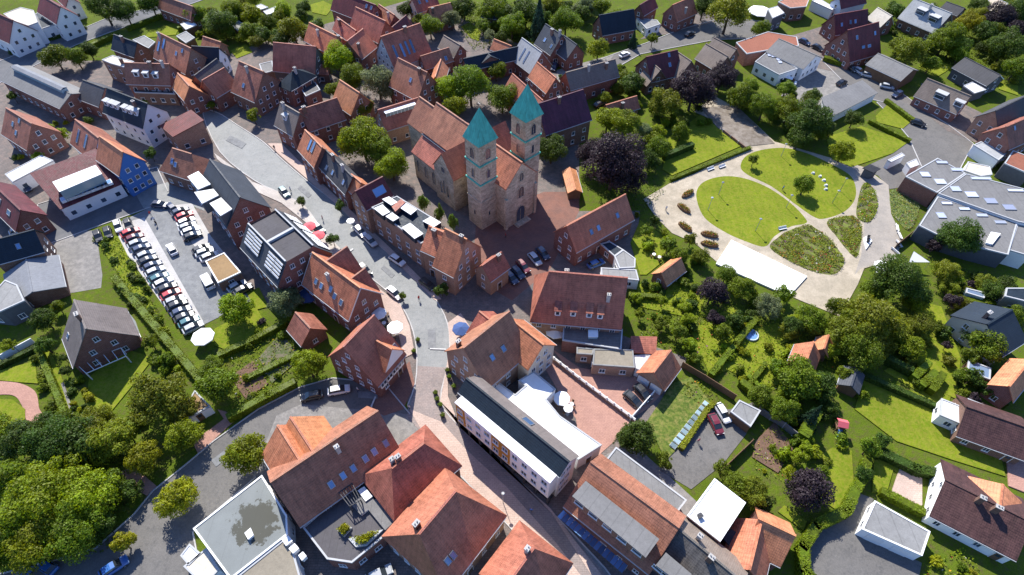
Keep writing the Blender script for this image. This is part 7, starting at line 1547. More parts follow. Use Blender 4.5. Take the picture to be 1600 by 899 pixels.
HEDGES = [
([(-86.97,83.29),(-60,58.79)],1.6,1.8,'h','long clipped green hedge right of the white flat annex'),
([(-51.49,50.78),(-45.64,55.17),(-41.76,58.02)],1.5,1.8,'h','short clipped green hedge right of the carport'),
([(-57.83,64.38),(-51.98,68.39),(-47.19,72.54)],1.3,1.5,'h','short clipped green hedge left of the small brick garden house'),
([(-69.16,49.21),(-67.21,50.15)],1.5,1.6,'h','short clipped green hedge left of the carport'),
([(-94.16,64.73),(-79.52,48.04)],1.2,1.4,'h','long clipped green hedge in front of the grey-roofed villa'),
([(58.4,38.07),(61.62,41.49),(63.08,44.19)],1.6,2,'h','short clipped green hedge behind the grey flat-roofed garage, left one of two'),
([(46.41,25.7),(47.38,29.54),(50.72,32.91),(56.29,35.3),(58.68,38.36)],1.8,2.2,'h','short clipped green hedge left of the grey flat-roofed garage'),
([(46.41,25.7),(48.89,22.55)],1.8,2.2,'h','short clipped green hedge in front of the orange-roofed house'),
([(64.23,38.8),(69.23,35.63)],1.5,1.6,'h','short clipped green hedge behind the grey flat-roofed garage, right one of two'),
([(56.73,53.18),(53.43,49)],2.2,2.6,'h','short clipped green hedge right of the grey flat-roofed yard shed, right one of two'),
([(69.6,62.08),(80.6,55.68)],1.2,1.5,'d','short dark green hedge left of the white flat extension'),
([(65.99,46.33),(71.4,42.86),(77.43,41.81)],1.8,1.8,'d','short dark green hedge left of the white slatted glass pergola'),
([(51.22,53.02),(45.06,59.76)],1.5,1.8,'h','short clipped green hedge right of the grey flat-roofed yard shed, left one of two'),
([(39.55,61.88),(45.68,68.84),(51.54,75.49)],1.3,1.6,'h','short clipped green hedge left of the orange-tiled garden house'),
([(31.03,46.43),(37.2,54.24),(38.69,55.62)],1,1.2,'y','short yellow-green hedge left of the grey flat-roofed yard shed'),
([(46.8,61.42),(49.02,57.9)],1,1.2,'h','short clipped green hedge behind the grey flat-roofed yard shed, right one of two'),
([(50.74,64.46),(45.54,58.81)],1,1.2,'h','short clipped green hedge behind the grey flat-roofed yard shed, left one of two'),
([(74.06,66.89),(78.72,63.22)],1.5,2.2,'d','short dark green hedge right of the small grey-roofed garden shed'),
([(79.19,61.83),(83.04,64.86)],1.5,2,'h','short clipped green hedge behind the white flat extension, first from left'),
([(79.9,59.97),(83.33,62.64)],1.5,2,'h','short clipped green hedge behind the white flat extension, second from left'),
([(81.33,59.01),(84.65,62.23)],1.5,2,'h','short clipped green hedge behind the white flat extension, third from left'),
([(-141.7,181.62),(-135.71,191.66)],1.3,1.6,'h','short clipped green hedge right of the taller white gabled hall'),
([(-164.56,179.57),(-148.77,196.99)],1,1.2,'d','long dark green hedge in front of the low white link building'),
([(-133.42,196.33),(-124.58,207.48)],1.3,1.5,'h','short clipped green hedge left of the red-brown roof'),
([(41.01,130.33),(48.87,135.38)],1.6,2,'d','short dark green hedge right of the low red-roofed cottage'),
([(41.46,121.63),(64.99,135.42)],1,0.9,'h','long clipped green hedge right of the low red-roofed cottage'),
([(112.71,159.87),(116.3,149.98)],1.2,1.4,'h','short clipped green hedge left of the long brown-grey bungalow'),
([(103.83,149.11),(111.25,140.06)],1.2,1.2,'h','short clipped green hedge right of the long grey carport roof'),
([(-109.61,152.22),(-104.01,155.79)],1.3,1.5,'h','short clipped green hedge in front of the dark lean-to block'),
([(99.02,104.3),(103.49,102.22)],1.8,2.4,'d','short dark green hedge left of the stained grey shed hall'),
([(91.42,59.27),(94.33,56.55)],1.5,1.8,'d','short dark green hedge in front of the bright red-roofed house'),
([(-116.13,197.05),(-107.6,204.36)],1.2,1.4,'h','short clipped green hedge right of the white-roofed garden shed'),
([(-100.01,61.03),(-95.34,65.2)],1,1.3,'d','short dark green hedge in front of the grey flat-roofed house'),
([(0.7,194.68),(11.12,176.28)],1,1.2,'h','short clipped green hedge left of the grey slate house'),
([(83.12,172.52),(85.39,161.65)],1.2,1.6,'d','short dark green hedge in front of the flat-roofed white workshop wing'),
([(102.2,184.19),(107.6,180.33)],1.8,1.6,'h','short clipped green hedge left of the front one'),
([(97.73,81.65),(104.24,80.72)],1.2,1.8,'h','short clipped green hedge in front of the small glass greenhouse'),
([(25.89,81.67),(32.12,81.27)],1.2,1.3,'h','short clipped green hedge in front of the grey flat garage roof'),
([(-50.65,59.45),(-42.13,65.27)],1.2,1.2,'h','short clipped green hedge in front of the small brick garden house')]
PLANTING = [
('flower_planting','mixed colourful flowers filling park bed, largest one by the stage',[(61.04,96.75),(61.51,95.99),(62.16,95.2),(62.91,94.42),(63.67,93.68),(64.38,93.02),(65.06,92.43),(65.76,91.88),(66.49,91.37),(67.23,90.9),(67.95,90.5),(68.67,90.15),(69.37,89.86),(70.09,89.61),(70.8,89.41),(71.49,89.28),(72.15,89.23),(72.76,89.28),(73.33,89.43),(73.86,89.7),(74.36,90.04),(74.83,90.44),(75.26,90.87),(75.65,91.3),(76,91.73),(76.32,92.19),(76.61,92.68),(76.85,93.2),(77.03,93.75),(77.15,94.33),(77.19,94.96),(77.16,95.62),(77.07,96.32),(76.94,97.03),(76.78,97.75),(76.61,98.46),(76.41,99.18),(76.18,99.93),(75.92,100.69),(75.63,101.42),(75.31,102.11),(74.95,102.72),(74.58,103.3),(74.19,103.87),(73.76,104.39),(73.3,104.83),(72.78,105.15),(72.19,105.32),(71.51,105.3),(70.73,105.11),(69.9,104.81),(69.05,104.43),(68.23,104.03),(67.47,103.64),(66.76,103.25),(66.07,102.84),(65.41,102.39),(64.78,101.92),(64.17,101.43),(63.6,100.92),(63,100.4),(62.36,99.85),(61.75,99.29),(61.24,98.7),(60.91,98.09),(60.82,97.45)],36,0.75,0.16,'l',0.2),
('flower_planting','mixed colourful flowers filling park bed, middle one',[(77.06,106.05),(77.04,105.14),(77.23,104.14),(77.52,103.11),(77.82,102.13),(78.02,101.27),(78.14,100.52),(78.26,99.83),(78.39,99.19),(78.53,98.58),(78.68,98.01),(78.84,97.46),(79.02,96.88),(79.2,96.26),(79.4,95.66),(79.61,95.18),(79.86,94.87),(80.15,94.81),(80.49,95.03),(80.87,95.47),(81.28,96.09),(81.71,96.85),(82.15,97.7),(82.59,98.61),(83.09,99.66),(83.65,100.92),(84.23,102.28),(84.76,103.62),(85.17,104.86),(85.41,105.87),(85.51,106.7),(85.51,107.43),(85.4,108.05),(85.16,108.54),(84.76,108.87),(84.19,109.04),(83.29,109.02),(82.06,108.82),(80.67,108.46),(79.31,107.99),(78.15,107.43),(77.39,106.8)],36,0.75,0.16,'l',0.2),
('flower_planting','mixed colourful flowers filling park bed, small one by the path',[(90.77,120.19),(90.18,119.21),(89.56,118.07),(88.93,116.86),(88.33,115.67),(87.8,114.59),(87.31,113.59),(86.81,112.57),(86.35,111.58),(85.95,110.64),(85.65,109.8),(85.47,109.07),(85.44,108.47),(85.54,107.96),(85.73,107.55),(85.98,107.22),(86.26,106.97),(86.55,106.81),(86.83,106.71),(87.15,106.68),(87.5,106.74),(87.87,106.89),(88.28,107.15),(88.72,107.54),(89.22,108.1),(89.8,108.82),(90.4,109.66),(90.99,110.55),(91.53,111.45),(91.98,112.29),(92.34,113.11),(92.63,113.94),(92.88,114.77),(93.08,115.6),(93.24,116.41),(93.37,117.19),(93.47,118),(93.54,118.85),(93.57,119.69),(93.55,120.44),(93.48,121.06),(93.34,121.49),(93.13,121.75),(92.86,121.88),(92.53,121.87),(92.15,121.72),(91.73,121.41),(91.28,120.92)],36,0.75,0.16,'l',0.2),
('meadow_planting','pale green wild meadow planting beside the shed halls',[(97.45,118.18),(96.81,116.89),(96.22,115.37),(95.69,113.79),(95.25,112.34),(94.93,111.18),(94.76,110.35),(94.71,109.69),(94.76,109.16),(94.87,108.69),(95,108.23),(95.12,107.7),(95.23,107.06),(95.35,106.33),(95.49,105.59),(95.68,104.96),(95.93,104.52),(96.26,104.35),(96.69,104.51),(97.2,104.91),(97.79,105.5),(98.4,106.23),(99.02,107.02),(99.61,107.82),(100.24,108.68),(100.92,109.66),(101.62,110.71),(102.25,111.78),(102.78,112.82),(103.13,113.78),(103.32,114.71),(103.4,115.66),(103.36,116.58),(103.21,117.42),(102.95,118.14),(102.59,118.69),(102.05,119.11),(101.33,119.46),(100.5,119.68),(99.64,119.72),(98.81,119.54),(98.09,119.07)],22,0.6,0.15,'b',0.12),
('garden_planting','dense vegetable and flower planting in hedged allotments',[(26.31,84.42),(41.67,86.64),(51.96,76.1),(56.02,66.47),(53.91,54.89),(48.36,61.82),(37.49,64.57),(26.8,71.4)],5,0.7,0.2,'l',0.08),
('garden_planting','leafy planting behind the orange garden houses',[(53.78,77.86),(70.02,73.14),(68.74,62.23),(59.46,65.02),(52.1,66.39)],5,0.7,0.2,'l',0.03),
('garden_planting','leafy planting in the vegetable plot below the yard shed',[(44.03,46.95),(50.11,52.15),(53.75,48.38),(49.52,39.96),(43.4,42.15)],6,0.5,0.18,'l',0.1),
('garden_planting','leafy kitchen garden behind the half-timbered house',[(-57.52,62.62),(-48,72.25),(-41.44,64.46),(-45.4,57.78),(-51.66,52.17)],7,0.6,0.2,'l',0.08),
('ground_cover','rough dark ground cover on strip beside car park',[(-97.76,95.7),(-93.11,97.08),(-62.66,61.03),(-64.8,61.72)],10,0.5,0.2,'m',0),
('ground_cover','ground cover under the copper beech',[(14.5,118.88),(35.23,124.63),(39.17,117.01),(31.33,107.24),(28.42,109.48),(20.98,116.53)],6,0.4,0.2,'d',0),
('border_planting','flowering border beside white long house',[(66.24,27.25),(74.36,30.31),(76.44,23.23),(64.42,23.04)],10,0.6,0.2,'l',0.2),
('garden_planting','rough planting in the small yard garden',[(30.88,59.3),(39.47,61.64),(40.47,54.63),(37.42,54.57)],7,0.5,0.2,'w',0.05),
('garden_planting','undergrowth in the right-hand gardens',[(95.99,95.8),(110.08,88.22),(92.79,58.41),(88.52,61.17),(97.19,82.36)],7,0.9,0.22,'m',0.03),
('ground_cover','undergrowth beneath the big trees at bottom left',[(-92.34,46.89),(-72.19,48.53),(-64.16,37.95),(-62.81,27.54),(-74,25.43),(-80,25.34)],6,0.8,0.24,'d',0),
('ground_cover','undergrowth in the wooded top right corner',[(131.65,209.8),(193.64,221.99),(163.99,169.01),(138.6,179.6)],4,1,0.26,'m',0),
('ground_cover','undergrowth in the gardens at top centre',[(-27.78,218.76),(29.47,226.2),(11.6,191.84),(-14.2,186.68)],4,1,0.26,'m',0)]
CARS = [
(-90.5,98.3,0.12,0.709,'red','car','red car in the left row of the car park, first from the street end'),
(-88.72,96.51,0.12,0.665,'maroon','car','maroon car in the left row of the car park, second from the street end'),
(-87.35,94.79,0.12,0.681,'silver','car','silver car in the left row of the car park, third from the street end'),
(-85.68,93.09,0.12,0.699,'navy','car','dark navy car in the left row of the car park, fourth from the street end'),
(-83.89,91.14,0.12,0.712,'silver','car','silver car in the left row of the car park, fifth from the street end'),
(-82.63,89.5,0.12,0.732,'black','car','black car in the left row of the car park, sixth from the street end'),
(-80.98,87.86,0.12,0.702,'navy','car','dark navy car in the left row of the car park, seventh from the street end'),
(-79.68,86.21,0.12,0.686,'silver','car','silver car in the left row of the car park, eighth from the street end'),
(-78.13,84.29,0.12,0.712,'teal','car','dark teal car in the left row of the car park, ninth from the street end'),
(-76.63,82.96,0.12,0.707,'white','car','white car in the left row of the car park, tenth from the street end'),
(-75.12,81.47,0.12,0.642,'black','car','black car in the left row of the car park, eleventh from the street end'),
(-73.69,79.72,0.12,0.701,'red','car','red car in the left row of the car park, twelfth from the street end'),
(-72.3,78.05,0.12,0.599,'silver','car','silver car in the left row of the car park, thirteenth from the street end'),
(-71.21,76.9,0.12,0.629,'black','car','black car in the left row of the car park, fourteenth from the street end'),
(-69.72,75.15,0.12,0.631,'navy','car','dark navy car in the left row of the car park, fifteenth from the street end'),
(-68.51,73.71,0.12,0.635,'black','car','black car in the left row of the car park, sixteenth from the street end'),
(-67.15,72.49,0.12,0.64,'teal','car','dark teal car in the left row of the car park, seventeenth from the street end'),
(-65.74,71.05,0.12,0.672,'silver','car','silver car in the left row of the car park, last from the street end'),
(-81.48,105.76,0.12,0.708,'navy','car','dark navy car in the right row of the car park, first from the street end'),
(-79.92,104.25,0.12,0.667,'red','car','red car in the right row of the car park, second from the street end'),
(-78.72,102.2,0.12,0.692,'white','car','white car in the right row of the car park, third from the street end'),
(-77.77,100.53,0.12,0.595,'silver','car','silver car in the right row of the car park, fourth from the street end'),
(-76.49,99.14,0.12,0.592,'white','car','white car in the right row of the car park, fifth from the street end'),
(-75.43,97.46,0.12,0.595,'black','car','black car in the right row of the car park, sixth from the street end'),
(-71.92,93.36,0.12,0.666,'black','car','black car in the right row of the car park, seventh from the street end'),
(-70.78,92.34,0.12,0.562,'silver','car','silver car in the right row of the car park, eighth from the street end'),
(-69.2,91.02,0.12,0.658,'silver','car','silver car in the right row of the car park, last from the street end'),
(-60.27,82.39,0.12,0.766,'silver','car','silver car beside the kiosk, nearer the bright tree'),
(-58.56,81.37,0.12,0.712,'black','car','black car beside the kiosk, next to the tan roof'),
(-67.07,83.47,0.12,2.24,'white','van','white van parked against the kiosk'),
(-78.67,93.1,0.12,2.265,'white','car','white car driving down the middle of the car park'),
(-97.54,96.98,0.12,-0.917,'black','car','black car leftmost of four parked by the green strip'),
(-95.74,98.1,0.12,-0.985,'black','car','black car second of four parked by the green strip'),
(-94.33,100.36,0.12,-0.978,'white','car','white car third of four parked by the green strip'),
(-92.2,101.1,0.12,-0.945,'black','car','black car rightmost of four parked by the green strip'),
(-87.34,108.1,0.12,-0.088,'navy','car','dark navy car turning out of the car park exit'),
(-84.25,107.27,0.12,2.415,'navy','car','dark navy car waiting at the corner of the car park'),
(-58.13,113.63,0.12,-0.875,'teal','car','dark teal car parked by the clipped tree on the pale plaza'),
(-36.47,100.07,0.12,-0.847,'white','car','white car parked opposite the maroon-gabled house'),
(-33.49,96.96,0.12,-0.842,'silver','car','silver car parked just below the white one on the street'),
(-26.33,90.92,0.12,-0.665,'white','car','white car parked outside the peach-roofed house'),
(-33.23,87.92,0.12,-0.832,'black','car','black car parked beside the inn'),
(-46.62,100.98,0.12,-0.795,'teal','car','dark teal car parked by the red parasols'),
(-18.69,83.94,0.12,-0.69,'black','car','black car parked outside the orange-gabled house'),
(-25.63,81.21,0.12,-0.74,'white','car','white car parked at the street bend'),
(-37.69,55.63,0.12,-2.876,'black','car','black car in the shade by the round street tree'),
(-32.8,56.98,0.12,0.247,'white','car','white car in front of half-timbered house beside the black car'),
(-0.23,86.24,0.12,-0.935,'navy','car','dark navy car first from the left in the church square row'),
(1.23,87.8,0.12,-0.935,'navy','car','dark navy car second from the left in the church square row'),
(2.43,89.67,0.12,-0.987,'maroon','car','maroon car third from the left in the church square row'),
(5.12,92.02,0.12,-1.015,'silver','car','silver car fourth from the left in the church square row'),
(7.03,93.88,0.12,-1.011,'navy','car','dark navy car fifth from the left in the church square row'),
(19.08,90.88,0.12,0.493,'blue','car','blue car beside brick parish house'),
(23.44,56.08,0.12,-0.834,'black','car','black car in front of double garage, left one'),
(25.48,57.55,0.12,-0.97,'black','car','black car in front of double garage, right one'),
(39.92,53.5,0.12,-1.237,'white','car','white car beside grey yard shed'),
(38.13,51.19,0.12,-1.318,'maroon','car','maroon car left of the white one in the yard'),
(-74.89,24.16,0.12,1.427,'blue','car','blue car half hidden at the bottom left corner'),
(-72.22,24.89,0.12,2.733,'blue','car','blue car under the big bright tree'),
(-61.48,24.85,0.12,0.715,'blue','car','blue car in shade on the road below the small yellow tree'),
(-19.95,24.55,0.12,0.456,'silver','car','silver car in the shaded yard under the roof terrace'),
(35.91,184.76,0.12,0.654,'white','car','white car driving on the road past the terraced row'),
(25.3,155.74,0.12,0.698,'black','car','black car behind the low red cottage'),
(12.43,176.26,0.12,-1.922,'navy','car','dark navy car in the lane beside the striped grey house'),
(60.18,199.84,0.12,0.701,'black','car','black car parked on the forecourt of the corner house'),
(102.64,169.89,0.12,0.607,'black','car','black car alone on the workshop yard'),
(108.96,178.64,0.12,-1.222,'black','car','black car first of three by the open barn'),
(110.59,176.93,0.12,-1.08,'silver','car','silver car second of three by the open barn'),
(112.67,174.63,0.12,-0.414,'silver','car','silver car third of three by the open barn'),
(116.19,168.08,0.12,-0.363,'silver','car','silver car between open barn and carport row'),
(117.63,148.61,0.12,-0.659,'black','car','black car on the drive beside the square lawn'),
(98.76,195.54,0.12,-0.948,'navy','car','dark navy car left of twin red houses'),
(102.02,191.63,0.12,-0.938,'black','car','black car below twin red houses'),
(85.8,169.8,0.12,-0.513,'white','van','white van beside workshop wing'),
(117.69,163.75,0.12,-2.527,'navy','car','dark navy car at the end of the carport row'),
(-115.69,103.32,0.12,-0.745,'white','van','white van on the narrow yard beside dark red shop'),
(-123.71,113.72,0.12,-0.635,'navy','car','dark navy car beside the white flat shed'),
(-116.84,98.44,0.12,0.683,'silver','car','silver car in front of the navy-roofed edge house')]
PARASOLS = [
(9.7,55.14,1.6,'white','white parasol on the terrace of the white flat annex, larger one'),
(10.8,53.02,0.9,'white','white parasol on the terrace of the white flat annex, smaller one'),
(-38.75,101.81,1,'white','round white parasol on the main street'),
(-48.12,99.83,1.6,'pink','pink-red parasol beside the slate terrace block, upper one'),
(-45.35,96.91,1.6,'pink','pink-red parasol beside the slate terrace block, lower one'),
(-43.51,79.03,2.2,'navy','navy parasol behind the inn'),
(-23.79,70.85,1.7,'white','white parasol outside the half-timbered house'),
(-27.62,74.4,1.6,'white','white parasol between inn and half-timbered house'),
(79.37,187.91,1.6,'navy','blue parasol by the low red hall, left one'),
(81.84,188.42,1.6,'navy','blue parasol by the low red hall, right one'),
(-62.08,67.8,2.3,'white','white party tent canopy in the garden below the car park'),
(88.38,215.38,4.5,'white','big round white canopy at the top right'),
(-10.31,70.82,1.8,'navy','violet parasol by the corner brick house'),
(83.48,90.3,1.8,'white','small white parasol at the park corner'),
(9.04,70.92,2.2,'white','pale parasol behind the four-dormer house')]
LAMPS = [
(48.7,110.24,'slim park lamp post on the oval lawns, first from left'),
(52.6,116.12,'slim park lamp post on the oval lawns, second from left'),
(58.74,102.98,'slim park lamp post on the oval lawns, third from left'),
(73.22,132.53,'slim park lamp post on the oval lawns, fourth from left'),
(68.68,111.69,'slim park lamp post on the oval lawns, fifth from left'),
(80.96,113.69,'slim park lamp post on the oval lawns, sixth from left'),
(84.56,118.46,'slim park lamp post on the oval lawns, seventh from left'),
(-0.88,36.2,'street lamp post on pavement opposite the white modern building')]
PLANTERS = [
(44.58,115.91,0.637,'boat-shaped flower planter beside the oval park lawn, first from top'),
(42.63,110.32,-0.87,'boat-shaped flower planter beside the oval park lawn, second from top'),
(41.78,103.66,-0.854,'boat-shaped flower planter beside the oval park lawn, third from top'),
(47.19,101.17,-0.27,'boat-shaped flower planter beside the oval park lawn, fourth from top'),
(46.54,97.94,-0.266,'boat-shaped flower planter beside the oval park lawn, fifth from top')]
BENCHES = [
(52.58,126.18,0.5,'white bench on the path behind the oval lawn, left one'),
(55.92,127.35,0.5,'white bench on the path behind the oval lawn, right one'),
(93.76,104.74,1.3,'white bench at the paved park corner, first from top'),
(93.3,102.08,1.5,'white bench at the paved park corner, second from top'),
(91.99,99.26,1.7,'white bench at the paved park corner, third from top'),
(90.12,96.9,2,'white bench at the paved park corner, lowest'),
(65.49,103.81,0.3,'grey-white bench between lawn and large flower bed')]
STONES = [
(79.74,125.31,'pale seat stone on the far park lawn, first from left'),
(81.21,124.03,'pale seat stone on the far park lawn, second from left'),
(81.72,122.47,'pale seat stone on the far park lawn, third from left'),
(81.55,120.41,'pale seat stone on the far park lawn, fourth from left'),
(81.04,118.87,'pale seat stone on the far park lawn, fifth from left')]
PLAY = (84.91,100.53,1.122)
SAIL = [(89.69,91.24),(91.37,93.72),(94.82,91.64)]
WALLS = [
([(6.3,66.95),(13.41,60.36),(23.32,51.52)],1.5,0.3,'x','railing','brick plinth railing with white lattice panels along the drive'),
([(34.07,63.89),(37.83,61.02),(43.07,56.61)],1.9,0.2,'timberbrown','garden_fence','brown timber fence behind grey yard shed, left run'),
([(46.74,54.24),(50.64,51.03),(52.84,48.53)],1.9,0.2,'grey','garden_fence','grey panel fence right of the grey yard shed'),
([(90.38,97.92),(96.02,102.33)],1.8,0.2,'timberbrown','garden_fence','timber fence at the park corner'),
([(43.98,47.81),(37.34,42.29)],1.6,0.2,'timberbrown','garden_fence','low timber fence along the parking yard'),
([(-100.87,62.7),(-96.65,67.09)],1.6,0.3,'white','garden_wall','white garden wall by the left-edge lawn'),
([(22.45,51.97),(29.61,59.92)],1.2,0.25,'white','garden_wall','low white wall beside the double garage'),
([(59.61,143.32),(64.1,135.39)],0.9,0.4,'brick_brown','garden_wall','low stone wall at the park orchard edge'),
([(-55.97,55.08),(-60.47,59.19)],1.4,0.2,'timberbrown','garden_fence','short timber fence by the tan carport')]
SLIDE = (60.66,50.79,-0.25)
POOL = (49.96,71.89)
CANOPY = [(18.68,25.86),(9.03,34.24)]
PEOPLE = [
(-20.1,79.73,3.95,'red','navy','person in red top on pavement near the street bend'),
(-11.51,59.16,5.42,'black','navy','person in black by the corner brick house'),
(-10.07,51.66,0.31,'white','black','person in white top beside the white modern building'),
(-56.74,114.48,1.7,'blue','black','person in blue top on the pale plaza'),
(-46.31,104.14,1.69,'pink','navy','person in pink top near the pink-red parasols'),
(-65.44,131.46,3.31,'black','navy','person in black at the top of main street'),
(-18.9,53.48,2.66,'white','navy','person in white top at the brick crossing'),
(3.88,34.78,2.97,'blue','black','person in blue top on the lower street pavement'),
(-1.73,99.32,4.88,'red','black','person in red top before the church portal'),
(38.04,109.73,0.01,'white','navy','person in white top entering the park'),
(34.31,47.76,0.34,'pink','navy','person in pink top and dark trousers walking across the yard'),
(69.57,118.32,0.8,'blue','navy','person in blue top beside the park path'),
(-88.34,104.66,0.78,'red','navy','person in red top crossing the car park'),
(-86.6,102.68,0.43,'white','navy','person in white top behind the one in red in the car park'),
(-85.61,101.37,6.12,'black','black','person in black crossing the car park'),
(-29.21,57.11,5.37,'white','navy','person in white top by the half-timbered house')]
PERGOLAS = [([(-83.97,60.71),(-77.02,64.57),(-75.18,62.65),(-80.99,58.61)],2.6,0,'white terrace frame along the brick gable of grey villa'),([(-27.17,35.12),(-25.3,36.62),(-23.48,33.96),(-25.01,32.92)],2.4,4.1,'dark slatted pergola on the roof terrace')]
PLANTER_BEDS = [([(-25.53,28.86),(-24.51,30.27),(-25.66,30.96),(-26.73,29.81)],'left green planter bed on the roof terrace'),([(-23.4,27.39),(-21.75,27.69),(-19.55,30.07),(-20.95,29.77),(-24.77,28.59)],'right green planter bed on the roof terrace')]
TABLES = [
(-28.15,74.33,'small white cafe table in front of the orange-brown inn, left one of two'),
(-26.61,73.03,'small white cafe table in front of the orange-brown inn, right one of two'),
(-25.31,70.6,'small white cafe table behind the red-roofed corner house'),
(-24.38,68.69,'small white cafe table right of the red-roofed corner house'),
(-26.99,75.54,'small white cafe table right of the orange-brown inn'),
(11.63,54.77,'small white cafe table right of the white flat-roofed annex, third from left'),
(10.49,53.67,'small white cafe table right of the white flat-roofed annex, second from left'),
(8.87,55.26,'small white cafe table right of the white flat-roofed annex, first from left'),
(-44.26,78.63,'small white cafe table left of the orange-brown inn'),
(-45.61,79.66,'small white cafe table in front of the slate block'),
(32.8,94.05,'small white cafe table behind the small orange-roofed garden garage, left one of two'),
(33.88,93.26,'small white cafe table behind the small orange-roofed garden garage, right one of two')]
FRAMES = [
(29.68,46.92),
(30.48,47.83),
(31.3,48.75),
(32.13,49.68),
(32.96,50.62),
(33.81,51.57),
(34.66,52.54),
(35.53,53.51),
(36.4,54.49),
(37.28,55.49)]
TUBS = [
(-14.31,56.73,'dark kerbside planter tub left of the brown-roofed brick corner house, first from left'),
(-13.87,55.36,'dark kerbside planter tub in front of the brown-roofed brick corner house, first from left'),
(-13.15,54.18,'dark kerbside planter tub in front of the brown-roofed brick corner house, second from left'),
(-12.51,52.03,'dark kerbside planter tub behind the red hipped-roof house'),
(-12.43,61.78,'dark kerbside planter tub left of the brown-roofed brick corner house, second from left'),
(-12,60.33,'dark kerbside planter tub left of the brown-roofed brick corner house, third from left'),
(-10.89,58.2,'dark kerbside planter tub in front of the brown-roofed brick corner house, third from left'),
(-19.1,68.92,'dark kerbside planter tub right of the red-roofed corner house, right one of two'),
(-19.59,66.16,'dark kerbside planter tub right of the red-roofed corner house, left one of two')]


# ---------------- ground ----------------
m = MB()
m.poly([(-3000, -3000, 0), (3000, -3000, 0), (3000, 3000, 0), (-3000, 3000, 0)])
add('ground', m.mesh('ground', ['garden']), None, (0, 0, -.02), kind='structure')
for i, (nm, mt, z, pts) in enumerate(GROUND):
	m = MB()
	m.poly([(p[0], p[1], z) for p in pts])
	n = len(pts)
	for k in range(n):
		a, b = pts[k], pts[(k + 1) % n]
		m.poly([(a[0], a[1], -.01), (b[0], b[1], -.01), (b[0], b[1], z), (a[0], a[1], z)])
	add(nm, m.mesh(nm, [mt]), None, kind='structure')

# kerbs along the main street, left open where side roads join
def in_ring(x, y, po):
	r = False
	j = len(po) - 1
	for i in range(len(po)):
		if ((po[i][1] > y) != (po[j][1] > y)) and x < (po[j][0] - po[i][0]) * (y - po[i][1]) / (po[j][1] - po[i][1] + 1e-12) + po[i][0]:
			r = not r
		j = i
	return r
ROADS = [g_ for g_ in GROUND if g_[0] in ('road', 'street', 'car_park', 'yard')]
for g_ in ROADS:
	if g_[0] != 'road':
		continue
	pts = g_[3]
	m = MB()
	cnt = 0
	for k in range(len(pts)):
		a, b = Vector(pts[k]), Vector(pts[(k + 1) % len(pts)])
		e = b - a
		if e.length < .3:
			continue
		nn = Vector((e.y, -e.x)).normalized()
		mid = (a + b) / 2 + nn * .8
		if any(o_ is not g_ and in_ring(mid.x, mid.y, o_[3]) for o_ in ROADS):
			continue
		m.prism([tuple(a), tuple(a + nn * .22), tuple(b + nn * .22), tuple(b)][::-1], 0, g_[2] + .13)
		cnt += 1
	if cnt:
		add('kerb', m.mesh('kerb', ['concrete_pale']), None, kind='structure')

# ---------------- buildings ----------------
for d in BUILDINGS:
	(build_gable if d['k'] == 'g' else build_flat)(d)

# ---------------- church ----------------
def arch_ring(w, h, pointed=True):
	pts = [(-w / 2, 0), (w / 2, 0), (w / 2, h * .62)]
	for i in range(1, 6):
		a = i / 6
		if i == 3 and pointed:
			pts.append((0, h))
			continue
		pts.append((w / 2 * math.cos(math.pi * a), h * .62 + (h * .36) * math.sin(math.pi * a)))
	pts.append((-w / 2, h * .62))
	return pts
def church_window(parent, x, y, z, ang, w, h, name='window'):
	ring = arch_ring(w, h)
	m = MB()
	big = arch_ring(w + .35, h + .25)
	# stone surround proud of wall
	n = len(ring)
	for i in range(n):
		j = (i + 1) % n
		a, b, c, e = big[i], big[j], ring[j], ring[i]
		m.poly([(a[0], -.12, a[1] - .08), (b[0], -.12, b[1] - .08), (c[0], -.12, c[1]), (e[0], -.12, e[1])])
		m.poly([(a[0], .05, a[1] - .08), (b[0], .05, b[1] - .08), (b[0], -.12, b[1] - .08), (a[0], -.12, a[1] - .08)])
		m.poly([(e[0], -.12, e[1]), (c[0], -.12, c[1]), (c[0], -.02, c[1]), (e[0], -.02, e[1])])
	o = add(name, m.mesh(name, ['stone']), parent, (x, y, z), ang + math.pi / 2)
	m = MB()
	m.poly([(p[0], -.02, p[1]) for p in ring])
	add('pane', m.mesh('pane', ['glass']), o)
	if w > .8:
		m = MB()
		m.box(-.05, .05, -.06, -.021, .05, h * .8)
		add('mullion', m.mesh('mullion', ['stone']), o)
	return o

